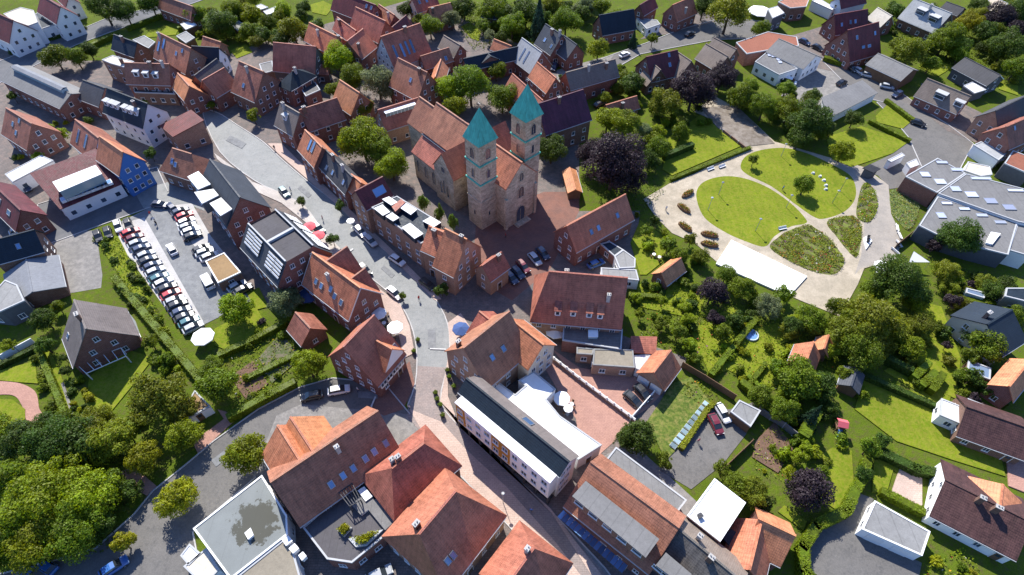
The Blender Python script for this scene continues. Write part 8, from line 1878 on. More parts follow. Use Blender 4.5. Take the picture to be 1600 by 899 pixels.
# local frame: x runs back along the nave from the west front, y to the right-hand (far) side
ch = thing('church', 'twin-towered sandstone church with turquoise copper spires', 'church', (1.7, 105.4, 0), math.atan2(.733, -.68))
YS = -1      # local +y points to image lower-left; towers at both sides
def cpart(nm, mats, fn):
	m = MB()
	fn(m)
	return add(nm, m.mesh(nm, mats), ch)
def nave(name, x0, x1, hw, he, hr, rf='brown', gable0=True):
	def wl(m):
		m.poly([(x0, -hw, 0), (x0, hw, 0), (x0, hw, he), (x0, 0, hr), (x0, -hw, he)][::-1])
		m.poly([(x1, -hw, 0), (x1, hw, 0), (x1, hw, he), (x1, 0, hr), (x1, -hw, he)])
		for s in (-1, 1):
			r = [(x0, s * hw, 0), (x1, s * hw, 0), (x1, s * hw, he), (x0, s * hw, he)]
			m.poly(r if s < 0 else r[::-1])
	cpart(name + '_wall', ['stone'], wl)
	tp = (hr - he) / hw
	def rf_(m):
		e = hw + .35
		z = hr + .3 - e * tp
		m.solid([[(x0 - .1, -e, z), (x1 + .1, -e, z), (x1 + .1, 0, hr + .3), (x0 - .1, 0, hr + .3)], [(x1 + .1, e, z), (x0 - .1, e, z), (x0 - .1, 0, hr + .3), (x1 + .1, 0, hr + .3)]], .25)
	cpart(name + '_roof', [rf], rf_)
	cpart('ridge_cap', [rf], lambda m: m.box(x0 - .1, x1 + .1, -.18, .18, hr + .2, hr + .42))
nave('porch_nave', 0, 9, 4.5, 12.6, 17.4, 'red')
nave('nave', 9.01, 31, 5.1, 12, 17.5, 'brown')
nave('choir', 31.01, 38.5, 4.4, 10.5, 15.6, 'brown')
def trans(s):
	y0, y1 = s * 4.9, s * 9.8
	def wl(m):
		rg = [(13, y1, 0), (20.4, y1, 0), (20.4, y1, 10.2), (16.7, y1, 15.2), (13, y1, 10.2)]
		m.poly(rg if s < 0 else rg[::-1])
		for x, q in ((13, 1), (20.4, -1)):
			r = [(x, y0, 0), (x, y1, 0), (x, y1, 10.2), (x, y0, 10.2)]
			m.poly(r)
	cpart('transept_wall', ['stone'], wl)
	def rf(m):
		yy = y1 + s * .15
		yi = s * 1.0
		a = [(12.6, yy, 10.0), (12.6, yi, 10.0), (16.7, yi, 15.5), (16.7, yy, 15.5)]
		b = [(20.8, yi, 10.0), (20.8, yy, 10.0), (16.7, yy, 15.5), (16.7, yi, 15.5)]
		if s < 0:
			a, b = a[::-1], b[::-1]
		m.solid([a, b], .25)
	cpart('transept_roof', ['red'], rf)
	for dx in (-1.3, 0, 1.3):
		church_window(ch, 16.7 + dx, y1, 3.0 + (.5 if dx == 0 else 0), s * math.pi / 2, .8, 3.6 + (.6 if dx == 0 else 0))
	church_window(ch, 16.7, y1, 10.0, s * math.pi / 2, 1.3, 1.5, 'round_window')
	# aisle
	def aw(m):
		for r in ([(20.41, s * 9.0, 0), (30.5, s * 9.0, 0), (30.5, s * 9.0, 7.8), (20.41, s * 9.0, 7.8)], [(30.5, s * 9.0, 0), (30.5, s * 5, 0), (30.5, s * 5, 11), (30.5, s * 9.0, 7.8)]):
			m.poly(r)
	cpart('aisle_wall', ['stone'], aw)
	def ar(m):
		r = [(20.42, s * 9.35, 7.8), (30.8, s * 9.35, 7.8), (30.8, s * 5.05, 11.3), (20.42, s * 5.05, 11.3)]
		m.solid([r if s < 0 else r[::-1]], .22)
	cpart('aisle_roof', ['red'], ar)
	cpart('lead_gutter', ['tin'], lambda m: m.box(20.45, 30.8, min(s * 5.12, s * 5.7), max(s * 5.12, s * 5.7), 11.25, 11.45))
	for i in range(3):
		church_window(ch, 22.3 + i * 3.2, s * 9.0, 2.6, s * math.pi / 2, 1.0, 3.6)
for s in (-1, 1):
	trans(s)
def tower(s):
	yc = s * 6.75
	xc = 6.0
	hw = 2.4
	def wl(m):
		m.prism([(xc - hw, yc - hw), (xc + hw, yc - hw), (xc + hw, yc + hw), (xc - hw, yc + hw)], 0, 24.2, 0, True)
	t = cpart('tower', ['stone'], wl)
	for z, ov, mt in ((8.4, .12, 'stone'), (13.6, .2, 'copper'), (18.8, .2, 'copper'), (24.0, .18, 'stone')):
		m = MB()
		m.box(xc - hw - ov, xc + hw + ov, yc - hw - ov, yc + hw + ov, z, z + .35)
		add('string_course', m.mesh('string_course', [mt]), t)
	m = MB()
	e = hw + .35
	ap = (xc, yc, 31.6)
	b = [(xc - e, yc - e, 24.36), (xc + e, yc - e, 24.36), (xc + e, yc + e, 24.36), (xc - e, yc + e, 24.36)]
	for i in range(4):
		m.poly([b[i], b[(i + 1) % 4], ap])
	m.poly(b[::-1])
	sp = add('spire', m.mesh('spire', ['copper']), t)
	m = MB()
	m.tube((xc, yc, 31.4), (xc, yc, 33.0), .05, .04)
	m.box(xc - .35, xc + .35, yc - .04, yc + .04, 32.4, 32.5)
	add('cross', m.mesh('cross', ['metal']), sp)
	for ang in (0, math.pi / 2, math.pi, -math.pi / 2):
		nx, ny = math.cos(ang), math.sin(ang)
		px, py = xc + nx * hw, yc + ny * hw
		church_window(t, px, py, 20.1, ang, 1.35, 2.7, 'belfry_opening')
		church_window(t, px, py, 14.9, ang, .8, 2.3)
		church_window(t, px, py, 3.6, ang, .5, 1.2)
for s in (-1, 1):
	tower(s)
church_window(ch, 0, 0, 7.6, math.pi, 1.7, 3.2)
church_window(ch, 0, 0, 12.6, math.pi, 1.2, 2.2)
o = church_window(ch, -.02, 0, .3, math.pi, 2.6, 4.6, 'portal')
cpart('portal_steps', ['stone'], lambda m: m.box(-1.6, -.05, -2.2, 2.2, 0, .25))
for x, s in ((0, -1), (0, 1), (30.9, -1), (30.9, 1)):
	cpart('buttress', ['stone'], lambda m, x=x, s=s: m.box(x - .4, x + .4, s * (4.6 if x < 5 else 5.2) - .35, s * (4.6 if x < 5 else 5.2) + .35, 0, 9.5))

# ---------------- foliage meshes ----------------
def leaf_mesh(name, P, Nrm, size, mat):
	n = len(P)
	rg = np.random.default_rng(len(name) * 77 + n)
	t = rg.normal(size=(n, 3))
	t -= Nrm * np.sum(t * Nrm, axis=1, keepdims=True)
	t /= np.linalg.norm(t, axis=1, keepdims=True) + 1e-9
	b = np.cross(Nrm, t)
	s = (size * rg.uniform(.6, 1.35, n))[:, None]
	v = np.empty((n, 4, 3), np.float32)
	v[:, 0] = P - t * s * .9
	v[:, 1] = P + b * s * .55 + Nrm * s * .15
	v[:, 2] = P + t * s * .9
	v[:, 3] = P - b * s * .55 + Nrm * s * .15
	me = bpy.data.meshes.new(name)
	me.vertices.add(n * 4)
	me.vertices.foreach_set('co', v.reshape(-1))
	me.loops.add(n * 4)
	me.loops.foreach_set('vertex_index', np.arange(n * 4, dtype=np.int32))
	me.polygons.add(n)
	me.polygons.foreach_set('loop_start', np.arange(0, n * 4, 4, dtype=np.int32))
	me.materials.append(MATS[mat])
	me.update(calc_edges=True)
	return me
def unit(a):
	return a / (np.linalg.norm(a, axis=-1, keepdims=True) + 1e-9)
def crown(kind, seed, n, leaf):
	rg = np.random.default_rng(seed)
	if kind == 'conifer':
		z = rg.uniform(0, 1, n) ** 1.4
		lay = np.floor(z * 9) / 9
		r = (1 - z) * rg.uniform(.55, 1.0, n) * (1 - .25 * ((z * 9) % 1))
		a = rg.uniform(0, 6.283, n)
		a = a + .25 * np.sin(a * 5 + lay * 9)
		Pp = np.stack([r * np.cos(a), r * np.sin(a), z * 2 - 1], 1)
		Nn = unit(np.stack([np.cos(a), np.sin(a), .5 + 0 * a], 1) + rg.normal(size=(n, 3)) * .5)
		return leaf_mesh('crown', Pp, Nn, leaf, 'leaf')
	k = {'round': 26, 'open': 34, 'narrow': 16, 'bush': 11}[kind]
	d = unit(rg.normal(size=(k, 3)))
	d[:, 2] = np.abs(d[:, 2]) * 1.15 - (.6 if kind != 'open' else .45)
	d = unit(d)
	rad = rg.uniform(.45, .78, k) if kind != 'open' else rg.uniform(.5, .92, k)
	C = d * rad[:, None]
	lr = rg.uniform(.24, .42, k) if kind != 'open' else rg.uniform(.16, .32, k)
	k2 = max(4, k // 2)
	d2 = unit(rg.normal(size=(k2, 3)))
	d2[:, 2] = np.abs(d2[:, 2]) * .9 - .3
	C = np.vstack([C, d2 * rg.uniform(.78, 1.02, k2)[:, None], [[0, 0, 0], [0, 0, .2], [0.1, 0, -.2]]])
	lr = np.concatenate([lr, rg.uniform(.11, .22, k2), [.55, .5, .5]])
	w = lr ** 2
	idx = rg.choice(len(lr), n, p=w / w.sum())
	dd = unit(rg.normal(size=(n, 3)))
	flip = (dd[:, 2] < -.3) & (rg.uniform(size=n) < .6)
	dd[flip, 2] *= -1
	rr_ = lr[idx] * rg.uniform(.72, 1.05, n)
	Pp = C[idx] + dd * rr_[:, None]
	Pp += rg.normal(size=Pp.shape) * .025
	Nn = unit(dd + rg.normal(size=(n, 3)) * .55 + np.array([0, 0, .25]))
	if kind == 'narrow':
		Pp[:, :2] *= (1 - .35 * np.clip(Pp[:, 2:3], 0, 1))
	return leaf_mesh('crown', Pp.astype(np.float32), Nn, leaf, 'leaf')
CR = {}
for i in range(4):
	CR['big', i] = crown('round', 10 + i, 14000, .039)
	CR['mid', i] = crown('round', 20 + i, 7000, .058)
	CR['small', i] = crown('bush', 30 + i, 2600, .09)
	CR['shrub', i] = crown('bush', 40 + i, 1200, .125)
	CR['open', i] = crown('open', 50 + i, 8000, .047)
for i in range(2):
	CR['narrow', i] = crown('narrow', 60 + i, 2200, .1)
	CR['conifer', i] = crown('conifer', 70 + i, 2600, .09)
def trunk_mesh(seed):
	rg = random.Random(seed)
	m = MB()
	m.tube((0, 0, -.02), (.02, .01, .45), .075, .055, 7)
	m.tube((.02, .01, .44), (0, 0, .85), .055, .035, 6)
	for i in range(5):
		a = i * 1.26 + rg.uniform(-.3, .3)
		z = rg.uniform(.45, .7)
		m.tube((0.01, 0.01, z), (math.cos(a) * .38, math.sin(a) * .38, z + rg.uniform(.2, .35)), .03, .012, 5)
	return m.mesh('trunk', ['bark'])
TK = [trunk_mesh(i) for i in range(3)]
TINT = {'l': (.195, .255, .008), 'm': (.125, .18, .009), 'd': (.062, .105, .011), 'y': (.25, .26, .008), 'p': (.042, .028, .035), 'b': (.17, .21, .09), 'c': (.035, .075, .04), 'o': (.13, .20, .03), 'w': (.165, .19, .012), 'h': (.165, .22, .008)}
rt = random.Random(5)
grp = 'trees of the town'
for (x, y, r, zc, ch_, kind, label) in TREES:
	o = thing('purple_tree' if kind == 'p' else 'conifer' if kind == 'c' else 'poplar' if kind == 'o' else 'tree', label, 'tree', (x, y, 0), rt.uniform(0, 6.28), grp)
	key = 'big' if r > 4.2 else 'mid' if r > 2.2 else 'small'
	if kind in 'bw' and r > 1.8:
		key = 'open'
	if kind == 'c':
		key = 'conifer'
	if kind == 'o':
		key = 'narrow'
	me = CR[key, rt.randrange(2 if key in ('narrow', 'conifer') else 4)]
	c = add('crown', me, o, (0, 0, zc))
	c.scale = (r * rt.uniform(.93, 1.07), r * rt.uniform(.93, 1.07), ch_ / 2)
	t = TINT[kind]
	v = rt.uniform(.86, 1.14)
	c.color = (t[0] * v * rt.uniform(.94, 1.06), t[1] * v, t[2] * v, 1)
	k = add('trunk', TK[rt.randrange(3)], o)
	k.scale = (r * .9, r * .9, zc + .2 * r)

# garden shrubs and small garden trees, planted in zones clear of the buildings
FOOT = []
for d in BUILDINGS:
	if d['k'] == 'g':
		cx, cy, rz = d['c']
		cs, sn = math.cos(rz), math.sin(rz)
		hl = d['L'] / 2 + max(d.get('hipA', 0), d.get('hipB', 0))
		FOOT.append([(cx + cs * x - sn * y, cy + sn * x + cs * y) for x, y in ((-hl, -d['W']), (hl, -d['W']), (hl, d['WF']), (-hl, d['WF']))])
	else:
		FOOT.append([(d['c'][0] + p[0], d['c'][1] + p[1]) for p in d['pts']])
FOOT += [g_[3] for g_ in GROUND if g_[0] in ('road', 'car_park', 'yard', 'park_lawn', 'flower_bed', 'street')]
def inpoly(x, y, po):
	r = False
	j = len(po) - 1
	for i in range(len(po)):
		if ((po[i][1] > y) != (po[j][1] > y)) and x < (po[j][0] - po[i][0]) * (y - po[i][1]) / (po[j][1] - po[i][1] + 1e-12) + po[i][0]:
			r = not r
		j = i
	return r
KWORD = {'l': 'bright green', 'm': 'mid-green', 'd': 'dark green', 'y': 'yellow-green', 'p': 'purple-leaved', 'b': 'grey-green', 'w': 'olive-green'}
rz_ = random.Random(11)
ORD = ['first', 'second', 'third', 'fourth', 'fifth', 'sixth', 'seventh', 'eighth', 'ninth', 'tenth', 'eleventh', 'twelfth', 'thirteenth', 'fourteenth', 'fifteenth']
SAME = {}
for (sort, poly, n, r0, r1, kinds, ph) in ZONES:
	xs = [p[0] for p in poly]
	ys = [p[1] for p in poly]
	got = tries = 0
	while got < n and tries < n * 25:
		tries += 1
		x, y, r = rz_.uniform(min(xs), max(xs)), rz_.uniform(min(ys), max(ys)), rz_.uniform(r0, r1)
		if not inpoly(x, y, poly):
			continue
		if any(inpoly(x + dx * r, y + dy * r, po) for po in FOOT for dx, dy in ((0, 0), (.7, 0), (-.7, 0), (0, .7), (0, -.7))):
			continue
		got += 1
		kind = rz_.choice(kinds)
		size = 'low' if r < (r0 + r1) / 2 else 'taller'
		t = TINT[kind]
		v = rz_.uniform(.78, 1.22)
		if sort == 's':
			o = add('garden_shrub', CR['shrub', rz_.randrange(4)], None, (x, y, r * .72), rz_.uniform(0, 6.28), label=size + ' ' + KWORD[kind] + ' shrub ' + ph, category='shrub', group='shrubs ' + ph)
			o.scale = (r, r * rz_.uniform(.85, 1.15), r * rz_.uniform(.75, 1.05))
			o.color = (t[0] * v, t[1] * v, t[2] * v, 1)
		else:
			o = thing('garden_tree', size + ' ' + KWORD[kind] + ' garden tree ' + ph, 'tree', (x, y, 0), rz_.uniform(0, 6.28), 'garden trees ' + ph)
			c = add('crown', CR['open' if kind in 'bw' else 'mid', rz_.randrange(4)], o, (0, 0, r * 1.0))
			c.scale = (r, r * rz_.uniform(.9, 1.1), r * rz_.uniform(.85, 1.05))
			c.color = (t[0] * v, t[1] * v, t[2] * v, 1)
			k = add('trunk', TK[rz_.randrange(3)], o)
			k.scale = (r * .9, r * .9, r * 1.2)
		SAME.setdefault(o['label'], []).append((x / (y * .643 + 76.6), o))
for lab, li in SAME.items():
	if len(li) > 1:
		for i, (_, o) in enumerate(sorted(li, key=lambda q: q[0])):
			o['label'] = lab + ', ' + ORD[min(i, 14)] + ' from left'

# hedges
for hi, (pts, w, h, tint, label) in enumerate(HEDGES):
	rg = np.random.default_rng(100 + hi)
	P_, N_ = [], []
	core = MB()
	ox, oy = pts[0]
	for a, b in zip(pts[:-1], pts[1:]):
		a, b = np.array(a) - (ox, oy), np.array(b) - (ox, oy)
		L_ = np.linalg.norm(b - a)
		u = (b - a) / L_
		nn = np.array([-u[1], u[0]])
		a2, b2 = a - u * w * .35, b + u * w * .35
		k = .42 * w
		core.prism([tuple(a2 - nn * k), tuple(b2 - nn * k), tuple(b2 + nn * k), tuple(a2 + nn * k)], 0, h * .93)
		for (cnt, fn) in ((int(L_ * w * 60), 'top'), (int(L_ * h * 40), 's1'), (int(L_ * h * 40), 's2')):
			s = rg.uniform(-.03, 1.03, cnt)
			base = a[None] + (b - a)[None] * s[:, None]
			if fn == 'top':
				o_ = rg.uniform(-.5, .5, cnt)
				q = np.concatenate([base + nn[None] * (o_ * w)[:, None], (h * (.93 + .05 * np.sin(s * L_ * 1.3)) + rg.normal(size=cnt) * .05)[:, None]], 1)
				nr = np.tile([0, 0, 1.0], (cnt, 1))
			else:
				sg = 1 if fn == 's1' else -1
				q = np.concatenate([base + (nn * sg * w * .47)[None] + rg.normal(size=(cnt, 2)) * .05, rg.uniform(0.03, h * .97, cnt)[:, None]], 1)
				nr = np.tile([nn[0] * sg, nn[1] * sg, .2], (cnt, 1))
			P_.append(q)
			N_.append(unit(nr + rg.normal(size=nr.shape) * .45))
	root = thing('hedge', label, 'hedge', (ox, oy, 0), 0, 'clipped hedges between the gardens')
	t = TINT[tint]
	c = add('foliage', leaf_mesh('hedge_foliage', np.vstack(P_).astype(np.float32), np.vstack(N_), .13, 'hedge_leaf'), root)
	c.color = (*t, 1)
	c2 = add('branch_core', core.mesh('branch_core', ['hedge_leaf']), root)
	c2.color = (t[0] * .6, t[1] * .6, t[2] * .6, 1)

# planting (flower beds, ground cover) as stuff
FC = [(.45, .28, .02), (.38, .04, .04), (.55, .52, .45), (.22, .05, .18), (.42, .13, .02)]
for fi, c in enumerate(FC):
	flat_mat('flower%d' % fi, c, var=.3, stains=0)
def planting(name, label, pts, dens, hmax, leaf, tint, flowers, seed):
	rg = np.random.default_rng(seed)
	pa = np.array(pts)
	lo, hi = pa.min(0), pa.max(0)
	area = np.prod(hi - lo)
	n = min(int(area * dens), 60000)
	q = rg.uniform(lo, hi, (n, 2))
	inside = np.zeros(n, bool)
	j = len(pa) - 1
	for i in range(len(pa)):
		xi, yi = pa[i]
		xj, yj = pa[j]
		cnd = ((yi > q[:, 1]) != (yj > q[:, 1])) & (q[:, 0] < (xj - xi) * (q[:, 1] - yi) / (yj - yi + 1e-12) + xi)
		inside ^= cnd
		j = i
	q = q[inside]
	n = len(q)
	if n < 4:
		return
	# clumpy height field
	hf = np.zeros(n)
	for k in range(6):
		a = rg.uniform(0, 6.28)
		w = rg.uniform(.7, 2.6)
		hf += np.sin((q[:, 0] * math.cos(a) + q[:, 1] * math.sin(a)) * w + rg.uniform(0, 6.28))
	hf = np.clip(hf / 5 + .5, .05, 1) * hmax
	if flowers > .15:
		keep = hf > .2 * hmax
		q, hf = q[keep], hf[keep]
		n = len(q)
	ctr = q.mean(0)
	P_ = np.concatenate([q - ctr, (hf * rg.uniform(.35, 1, n) + .05)[:, None]], 1).astype(np.float32)
	N_ = unit(np.array([0, 0, .8]) + rg.normal(size=(n, 3)) * .7)
	me = leaf_mesh(name, P_, N_, leaf, 'hedge_leaf')
	if flowers:
		for i in range(5):
			me.materials.append(MATS['flower%d' % i])
		cell = (np.floor(q[:, 0] / 1.3).astype(int) * 73856093) ^ (np.floor(q[:, 1] / 1.1).astype(int) * 19349663)
		fid = (np.abs(cell) % 9)
		mi = np.where((rg.uniform(size=n) < flowers) & (fid < 5), fid + 1, 0).astype(np.int32)
		me.polygons.foreach_set('material_index', mi)
		me.update()
	o = add(name, me, None, (ctr[0], ctr[1], .08), label=label, category='plants', kind='stuff')
	o.color = (*TINT[tint], 1)
for i, (name, label, pts, dens, hmax, leaf, tint, flowers) in enumerate(PLANTING):
	planting(name, label, pts, dens, hmax, leaf, tint, flowers, 900 + i)

# ---------------- cars ----------------
CC = {'white': (.78, .78, .78), 'silver': (.42, .44, .46), 'black': (.018, .019, .022), 'navy': (.025, .04, .09), 'blue': (.03, .12, .35), 'red': (.42, .03, .03), 'maroon': (.16, .02, .03), 'teal': (.04, .15, .17)}
def loft(prof, mi=0, m=None):
	"""prof: list of (x, halfwidth, z0, z1, topwidth)"""
	m = m or MB()
	rings = []
	for (x, hw, z0, z1, tw) in prof:
		zm = z0 + (z1 - z0) * .55
		rings.append([(x, -hw * .92, z0), (x, hw * .92, z0), (x, hw, zm), (x, tw, z1), (x, -tw, z1), (x, -hw, zm)])
	for a, b in zip(rings[:-1], rings[1:]):
		for i in range(6):
			j = (i + 1) % 6
			m.poly([a[i], b[i], b[j], a[j]][::-1], mi)
	m.poly(rings[0], mi)
	m.poly(rings[-1][::-1], mi)
	return m
def car_meshes(kind):
	if kind == 'car':
		body = loft([(-2.15, .72, .35, .72, .62), (-2.05, .84, .28, .86, .74), (-1.3, .88, .25, .93, .78), (.7, .88, .25, .93, .78), (1.9, .85, .27, .78, .72), (2.12, .70, .35, .62, .55)])
		cab = loft([(-1.85, .74, .86, .93, .72), (-1.35, .74, .90, 1.40, .56), (-.2, .74, .90, 1.47, .58), (.35, .74, .90, 1.40, .56), (1.15, .74, .86, .92, .72)])
		rf = loft([(-1.42, .57, 1.405, 1.435, .5), (-.2, .59, 1.472, 1.51, .52), (.38, .57, 1.405, 1.435, .5)])
		wx, wr = (-1.3, 1.3), .31
	else:
		body = loft([(-2.5, .86, .35, 1.0, .84), (-2.45, .93, .3, 1.15, .9), (1.3, .93, .3, 1.15, .9), (2.3, .9, .32, .98, .8), (2.5, .78, .38, .8, .66)])
		cab = loft([(-2.44, .9, 1.1, 1.85, .84), (-.5, .9, 1.1, 1.95, .84), (.9, .88, 1.1, 1.85, .8), (1.75, .84, 1.05, 1.12, .8)])
		rf = loft([(-2.46, .87, 1.75, 2.0, .8), (-.5, .88, 1.8, 2.06, .82), (.92, .84, 1.8, 1.98, .76)])
		wx, wr = (-1.55, 1.55), .34
	wh = MB()
	wh.tube((0, -.11, 0), (0, .11, 0), wr, wr, 12, 0)
	rim = MB()
	rim.tube((0, -.125, 0), (0, .125, 0), wr * .6, wr * .6, 8, 0)
	hl = MB()
	hl.box(-.06, .06, -.18, .18, -.07, .07)
	return dict(body=body.mesh('body', ['carpaint']), cab=cab.mesh('window_band', ['carglass']), roof=rf.mesh('car_roof', ['carpaint']), wheel=wh.mesh('wheel', ['tyre']), rim=rim.mesh('rim', ['metal']), hl=hl.mesh('headlight', ['lamp']), tl=hl.mesh('taillight', ['taillight']), wx=wx, wr=wr)
CM = {'car': car_meshes('car'), 'van': car_meshes('van')}
for (x, y, z, rz, col, kind, label) in CARS:
	o = thing('parked_car' if kind == 'car' else 'van', label, kind, (x, y, z), rz, 'cars around the town centre')
	M_ = CM[kind]
	c = CC[col]
	v = rt.uniform(.85, 1.15)
	for nm, k in (('body', 'body'), ('car_roof', 'roof')):
		p = add(nm, M_[k], o)
		p.color = (c[0] * v, c[1] * v, c[2] * v, 1)
	add('window_band', M_['cab'], o)
	for wx in M_['wx']:
		for sy in (-.78, .78):
			w = add('wheel', M_['wheel'], o, (wx, sy, M_['wr']))
			add('rim', M_['rim'], w)
	e = 2.06 if kind == 'car' else 2.44
	for sy in (-.58, .58):
		add('headlight', M_['hl'], o, (e - .02, sy, .62 if kind == 'car' else .8))
		add('taillight', M_['tl'], o, (-e - .02, sy, .68 if kind == 'car' else .9))

# ---------------- parasols ----------------
for (x, y, r, col, label) in PARASOLS:
	o = thing('parasol', label, 'parasol', (x, y, 0), rt.uniform(0, 1), 'parasols and canopies')
	h = 2.5 + r * .1
	m = MB()
	n = 8
	ring = [(math.cos(2 * math.pi * i / n) * r, math.sin(2 * math.pi * i / n) * r, h - r * .25) for i in range(n)]
	for i in range(n):
		m.poly([ring[i], ring[(i + 1) % n], (0, 0, h + r * .08)])
		a, b = ring[i], ring[(i + 1) % n]
		m.poly([(a[0], a[1], a[2] - .2), (b[0], b[1], b[2] - .2), b, a])
	add('canopy', m.mesh('canopy', [{'white': 'whitecanvas', 'pink': 'pinkfabric', 'navy': 'navyfabric'}[col]]), o)
	m = MB()
	m.tube((0, 0, 0), (0, 0, h), .04, .03)
	add('pole', m.mesh('pole', ['metal']), o)
	m = MB()
	m.box(-.3, .3, -.3, .3, 0, .1)
	add('base', m.mesh('base', ['pipe_grey']), o)

# ---------------- park furniture ----------------
for (x, y, label) in LAMPS:
	o = thing('park_lamp', label, 'lamp post', (x, y, 0), 0, 'lamp posts')
	m = MB()
	m.tube((0, 0, 0), (0, 0, 4.2), .07, .045)
	add('pole', m.mesh('pole', ['pipe_grey']), o)
	m = MB()
	m.tube((0, 0, 4.2), (0, 0, 4.32), .35, .22, 10)
	add('lamp_head', m.mesh('lamp_head', ['metal']), o)
for i, (x, y, rz, label) in enumerate(PLANTERS):
	o = thing('boat_planter', label, 'planter', (x, y, 0), rz, 'boat planters')
	m = MB()
	ring = [(math.cos(a) * 2.1 * (abs(math.cos(a)) ** .2), math.sin(a) * .75) for a in [2 * math.pi * k / 14 for k in range(14)]]
	m.prism(ring, 0, .7, 0)
	add('hull', m.mesh('hull', ['timberbrown']), o)
	rg = np.random.default_rng(i)
	q = rg.uniform(-1, 1, (500, 2))
	q = q[(q ** 2).sum(1) < 1] * [1.8, .6]
	P_ = np.concatenate([q, (.75 + rg.uniform(0, .55, len(q)))[:, None]], 1).astype(np.float32)
	me = leaf_mesh('plants', P_, unit(rg.normal(size=(len(q), 3)) + [0, 0, .7]), .14, 'hedge_leaf')
	for k in range(5):
		me.materials.append(MATS['flower%d' % k])
	me.polygons.foreach_set('material_index', np.where(rg.uniform(size=len(q)) < .4, rg.choice([2, 5, 1], len(q)), 0).astype(np.int32))
	me.update()
	p = add('plants', me, o)
	p.color = (*TINT['m'], 1)
for (x, y, rz, label) in BENCHES:
	o = thing('park_bench', label, 'bench', (x, y, 0), rz, 'park benches')
	for j in range(3):
		m = MB()
		m.box(-1.1, 1.1, -.3 + j * .2, -.14 + j * .2, .42, .47)
		add('seat_slat', m.mesh('seat_slat', ['white']), o)
	m = MB()
	m.box(-1.1, 1.1, .3, .36, .5, .9)
	add('backrest', m.mesh('backrest', ['white']), o)
	for sx in (-.9, .9):
		m = MB()
		m.box(sx - .05, sx + .05, -.28, .34, 0, .418)
		add('leg', m.mesh('leg', ['pipe_grey']), o)
for (x, y, label) in STONES:
	m = MB()
	rg = random.Random(label)
	ring = [(math.cos(a) * rg.uniform(.4, .6), math.sin(a) * rg.uniform(.35, .5)) for a in [2 * math.pi * k / 8 for k in range(8)]]
	top = [(p[0] * .6, p[1] * .6, .5) for p in ring]
	for k in range(8):
		a, b = ring[k], ring[(k + 1) % 8]
		m.poly([(a[0], a[1], 0), (b[0], b[1], 0), top[(k + 1) % 8], top[k]])
	m.poly(top)
	add('seat_stone', m.mesh('seat_stone', ['palegrey']), None, (x, y, .08), label=label, category='stone', group='pale stones on the park lawn')

# white play sculpture with dark seats
o = thing('play_sculpture', 'white kite-shaped platform with three dark seats on park path', 'platform', (PLAY[0], PLAY[1], .12), PLAY[2])
m = MB()
m.prism([(-3.6, 0), (0, -1.0), (1.6, 0), (0, 1.0)], 0, .35)
add('deck', m.mesh('deck', ['white']), o)
for dx in (-1.0, 0, .8):
	m = MB()
	m.box(dx - .25, dx + .25, -.25, .25, .351, .8)
	m.box(dx - .25, dx - .17, -.25, .25, .801, 1.2)
	add('seat', m.mesh('seat', ['darkgrey']), o)

# shade sail
o = thing('shade_sail', 'white triangular shade sail by the dark garden tree', 'sail', (SAIL[0][0], SAIL[0][1], 0))
m = MB()
s3 = [(p[0] - SAIL[0][0], p[1] - SAIL[0][1], z) for p, z in zip(SAIL, (2.6, 3.6, 2.3))]
m.solid([s3], .03)
add('cloth', m.mesh('cloth', ['whitecanvas']), o)
for p in s3:
	m = MB()
	m.tube((p[0], p[1], 0), (p[0], p[1], p[2] - .04), .05, .04)
	add('pole', m.mesh('pole', ['metal']), o)

# walls, fences, railings
for (pts, h, w, mat, name, label) in WALLS:
	ox, oy = pts[0]
	o = thing(name, label, 'wall' if 'wall' in name else 'fence', (ox, oy, 0))
	for a, b in zip(pts[:-1], pts[1:]):
		a = Vector((a[0] - ox, a[1] - oy))
		b = Vector((b[0] - ox, b[1] - oy))
		L_ = (b - a).length
		u = (b - a) / L_
		nn = Vector((-u.y, u.x)) * w / 2
		if name == 'railing':
			m = MB()
			m.prism([tuple(a - nn), tuple(b - nn), tuple(b + nn), tuple(a + nn)], 0, .6)
			add('plinth', m.mesh('plinth', ['brick_tan']), o)
			k = max(1, int(L_ / 1.6))
			for i in range(k):
				p, q = a + u * (i * L_ / k + .1), a + u * ((i + 1) * L_ / k - .1)
				m = MB()
				n2 = nn * .4
				for zz_ in (.75, 1.05, 1.35):
					m.prism([tuple(p - n2), tuple(q - n2), tuple(q + n2), tuple(p + n2)], zz_, zz_ + .12, 0, True, True)
				add('lattice_panel', m.mesh('lattice_panel', ['trim_white']), o)
				m = MB()
				c_ = a + u * (i * L_ / k)
				m.prism([tuple(c_ - nn * .9 - u * .09), tuple(c_ - nn * .9 + u * .09), tuple(c_ + nn * .9 + u * .09), tuple(c_ + nn * .9 - u * .09)], .6, 1.55)
				add('post', m.mesh('post', ['trim_white']), o)
		else:
			k = max(1, int(L_ / 2.4))
			for i in range(k):
				p, q = a + u * (i * L_ / k + .05), a + u * ((i + 1) * L_ / k - .05)
				m = MB()
				m.prism([tuple(p - nn * .6), tuple(q - nn * .6), tuple(q + nn * .6), tuple(p + nn * .6)], .05, h)
				add('panel', m.mesh('panel', [mat]), o)
				m = MB()
				c_ = a + u * (i * L_ / k)
				m.prism([tuple(c_ - nn - u * .07), tuple(c_ - nn + u * .07), tuple(c_ + nn + u * .07), tuple(c_ + nn - u * .07)], 0, h + .08)
				add('post', m.mesh('post', ['trim_grey' if mat != 'timberbrown' else mat]), o)

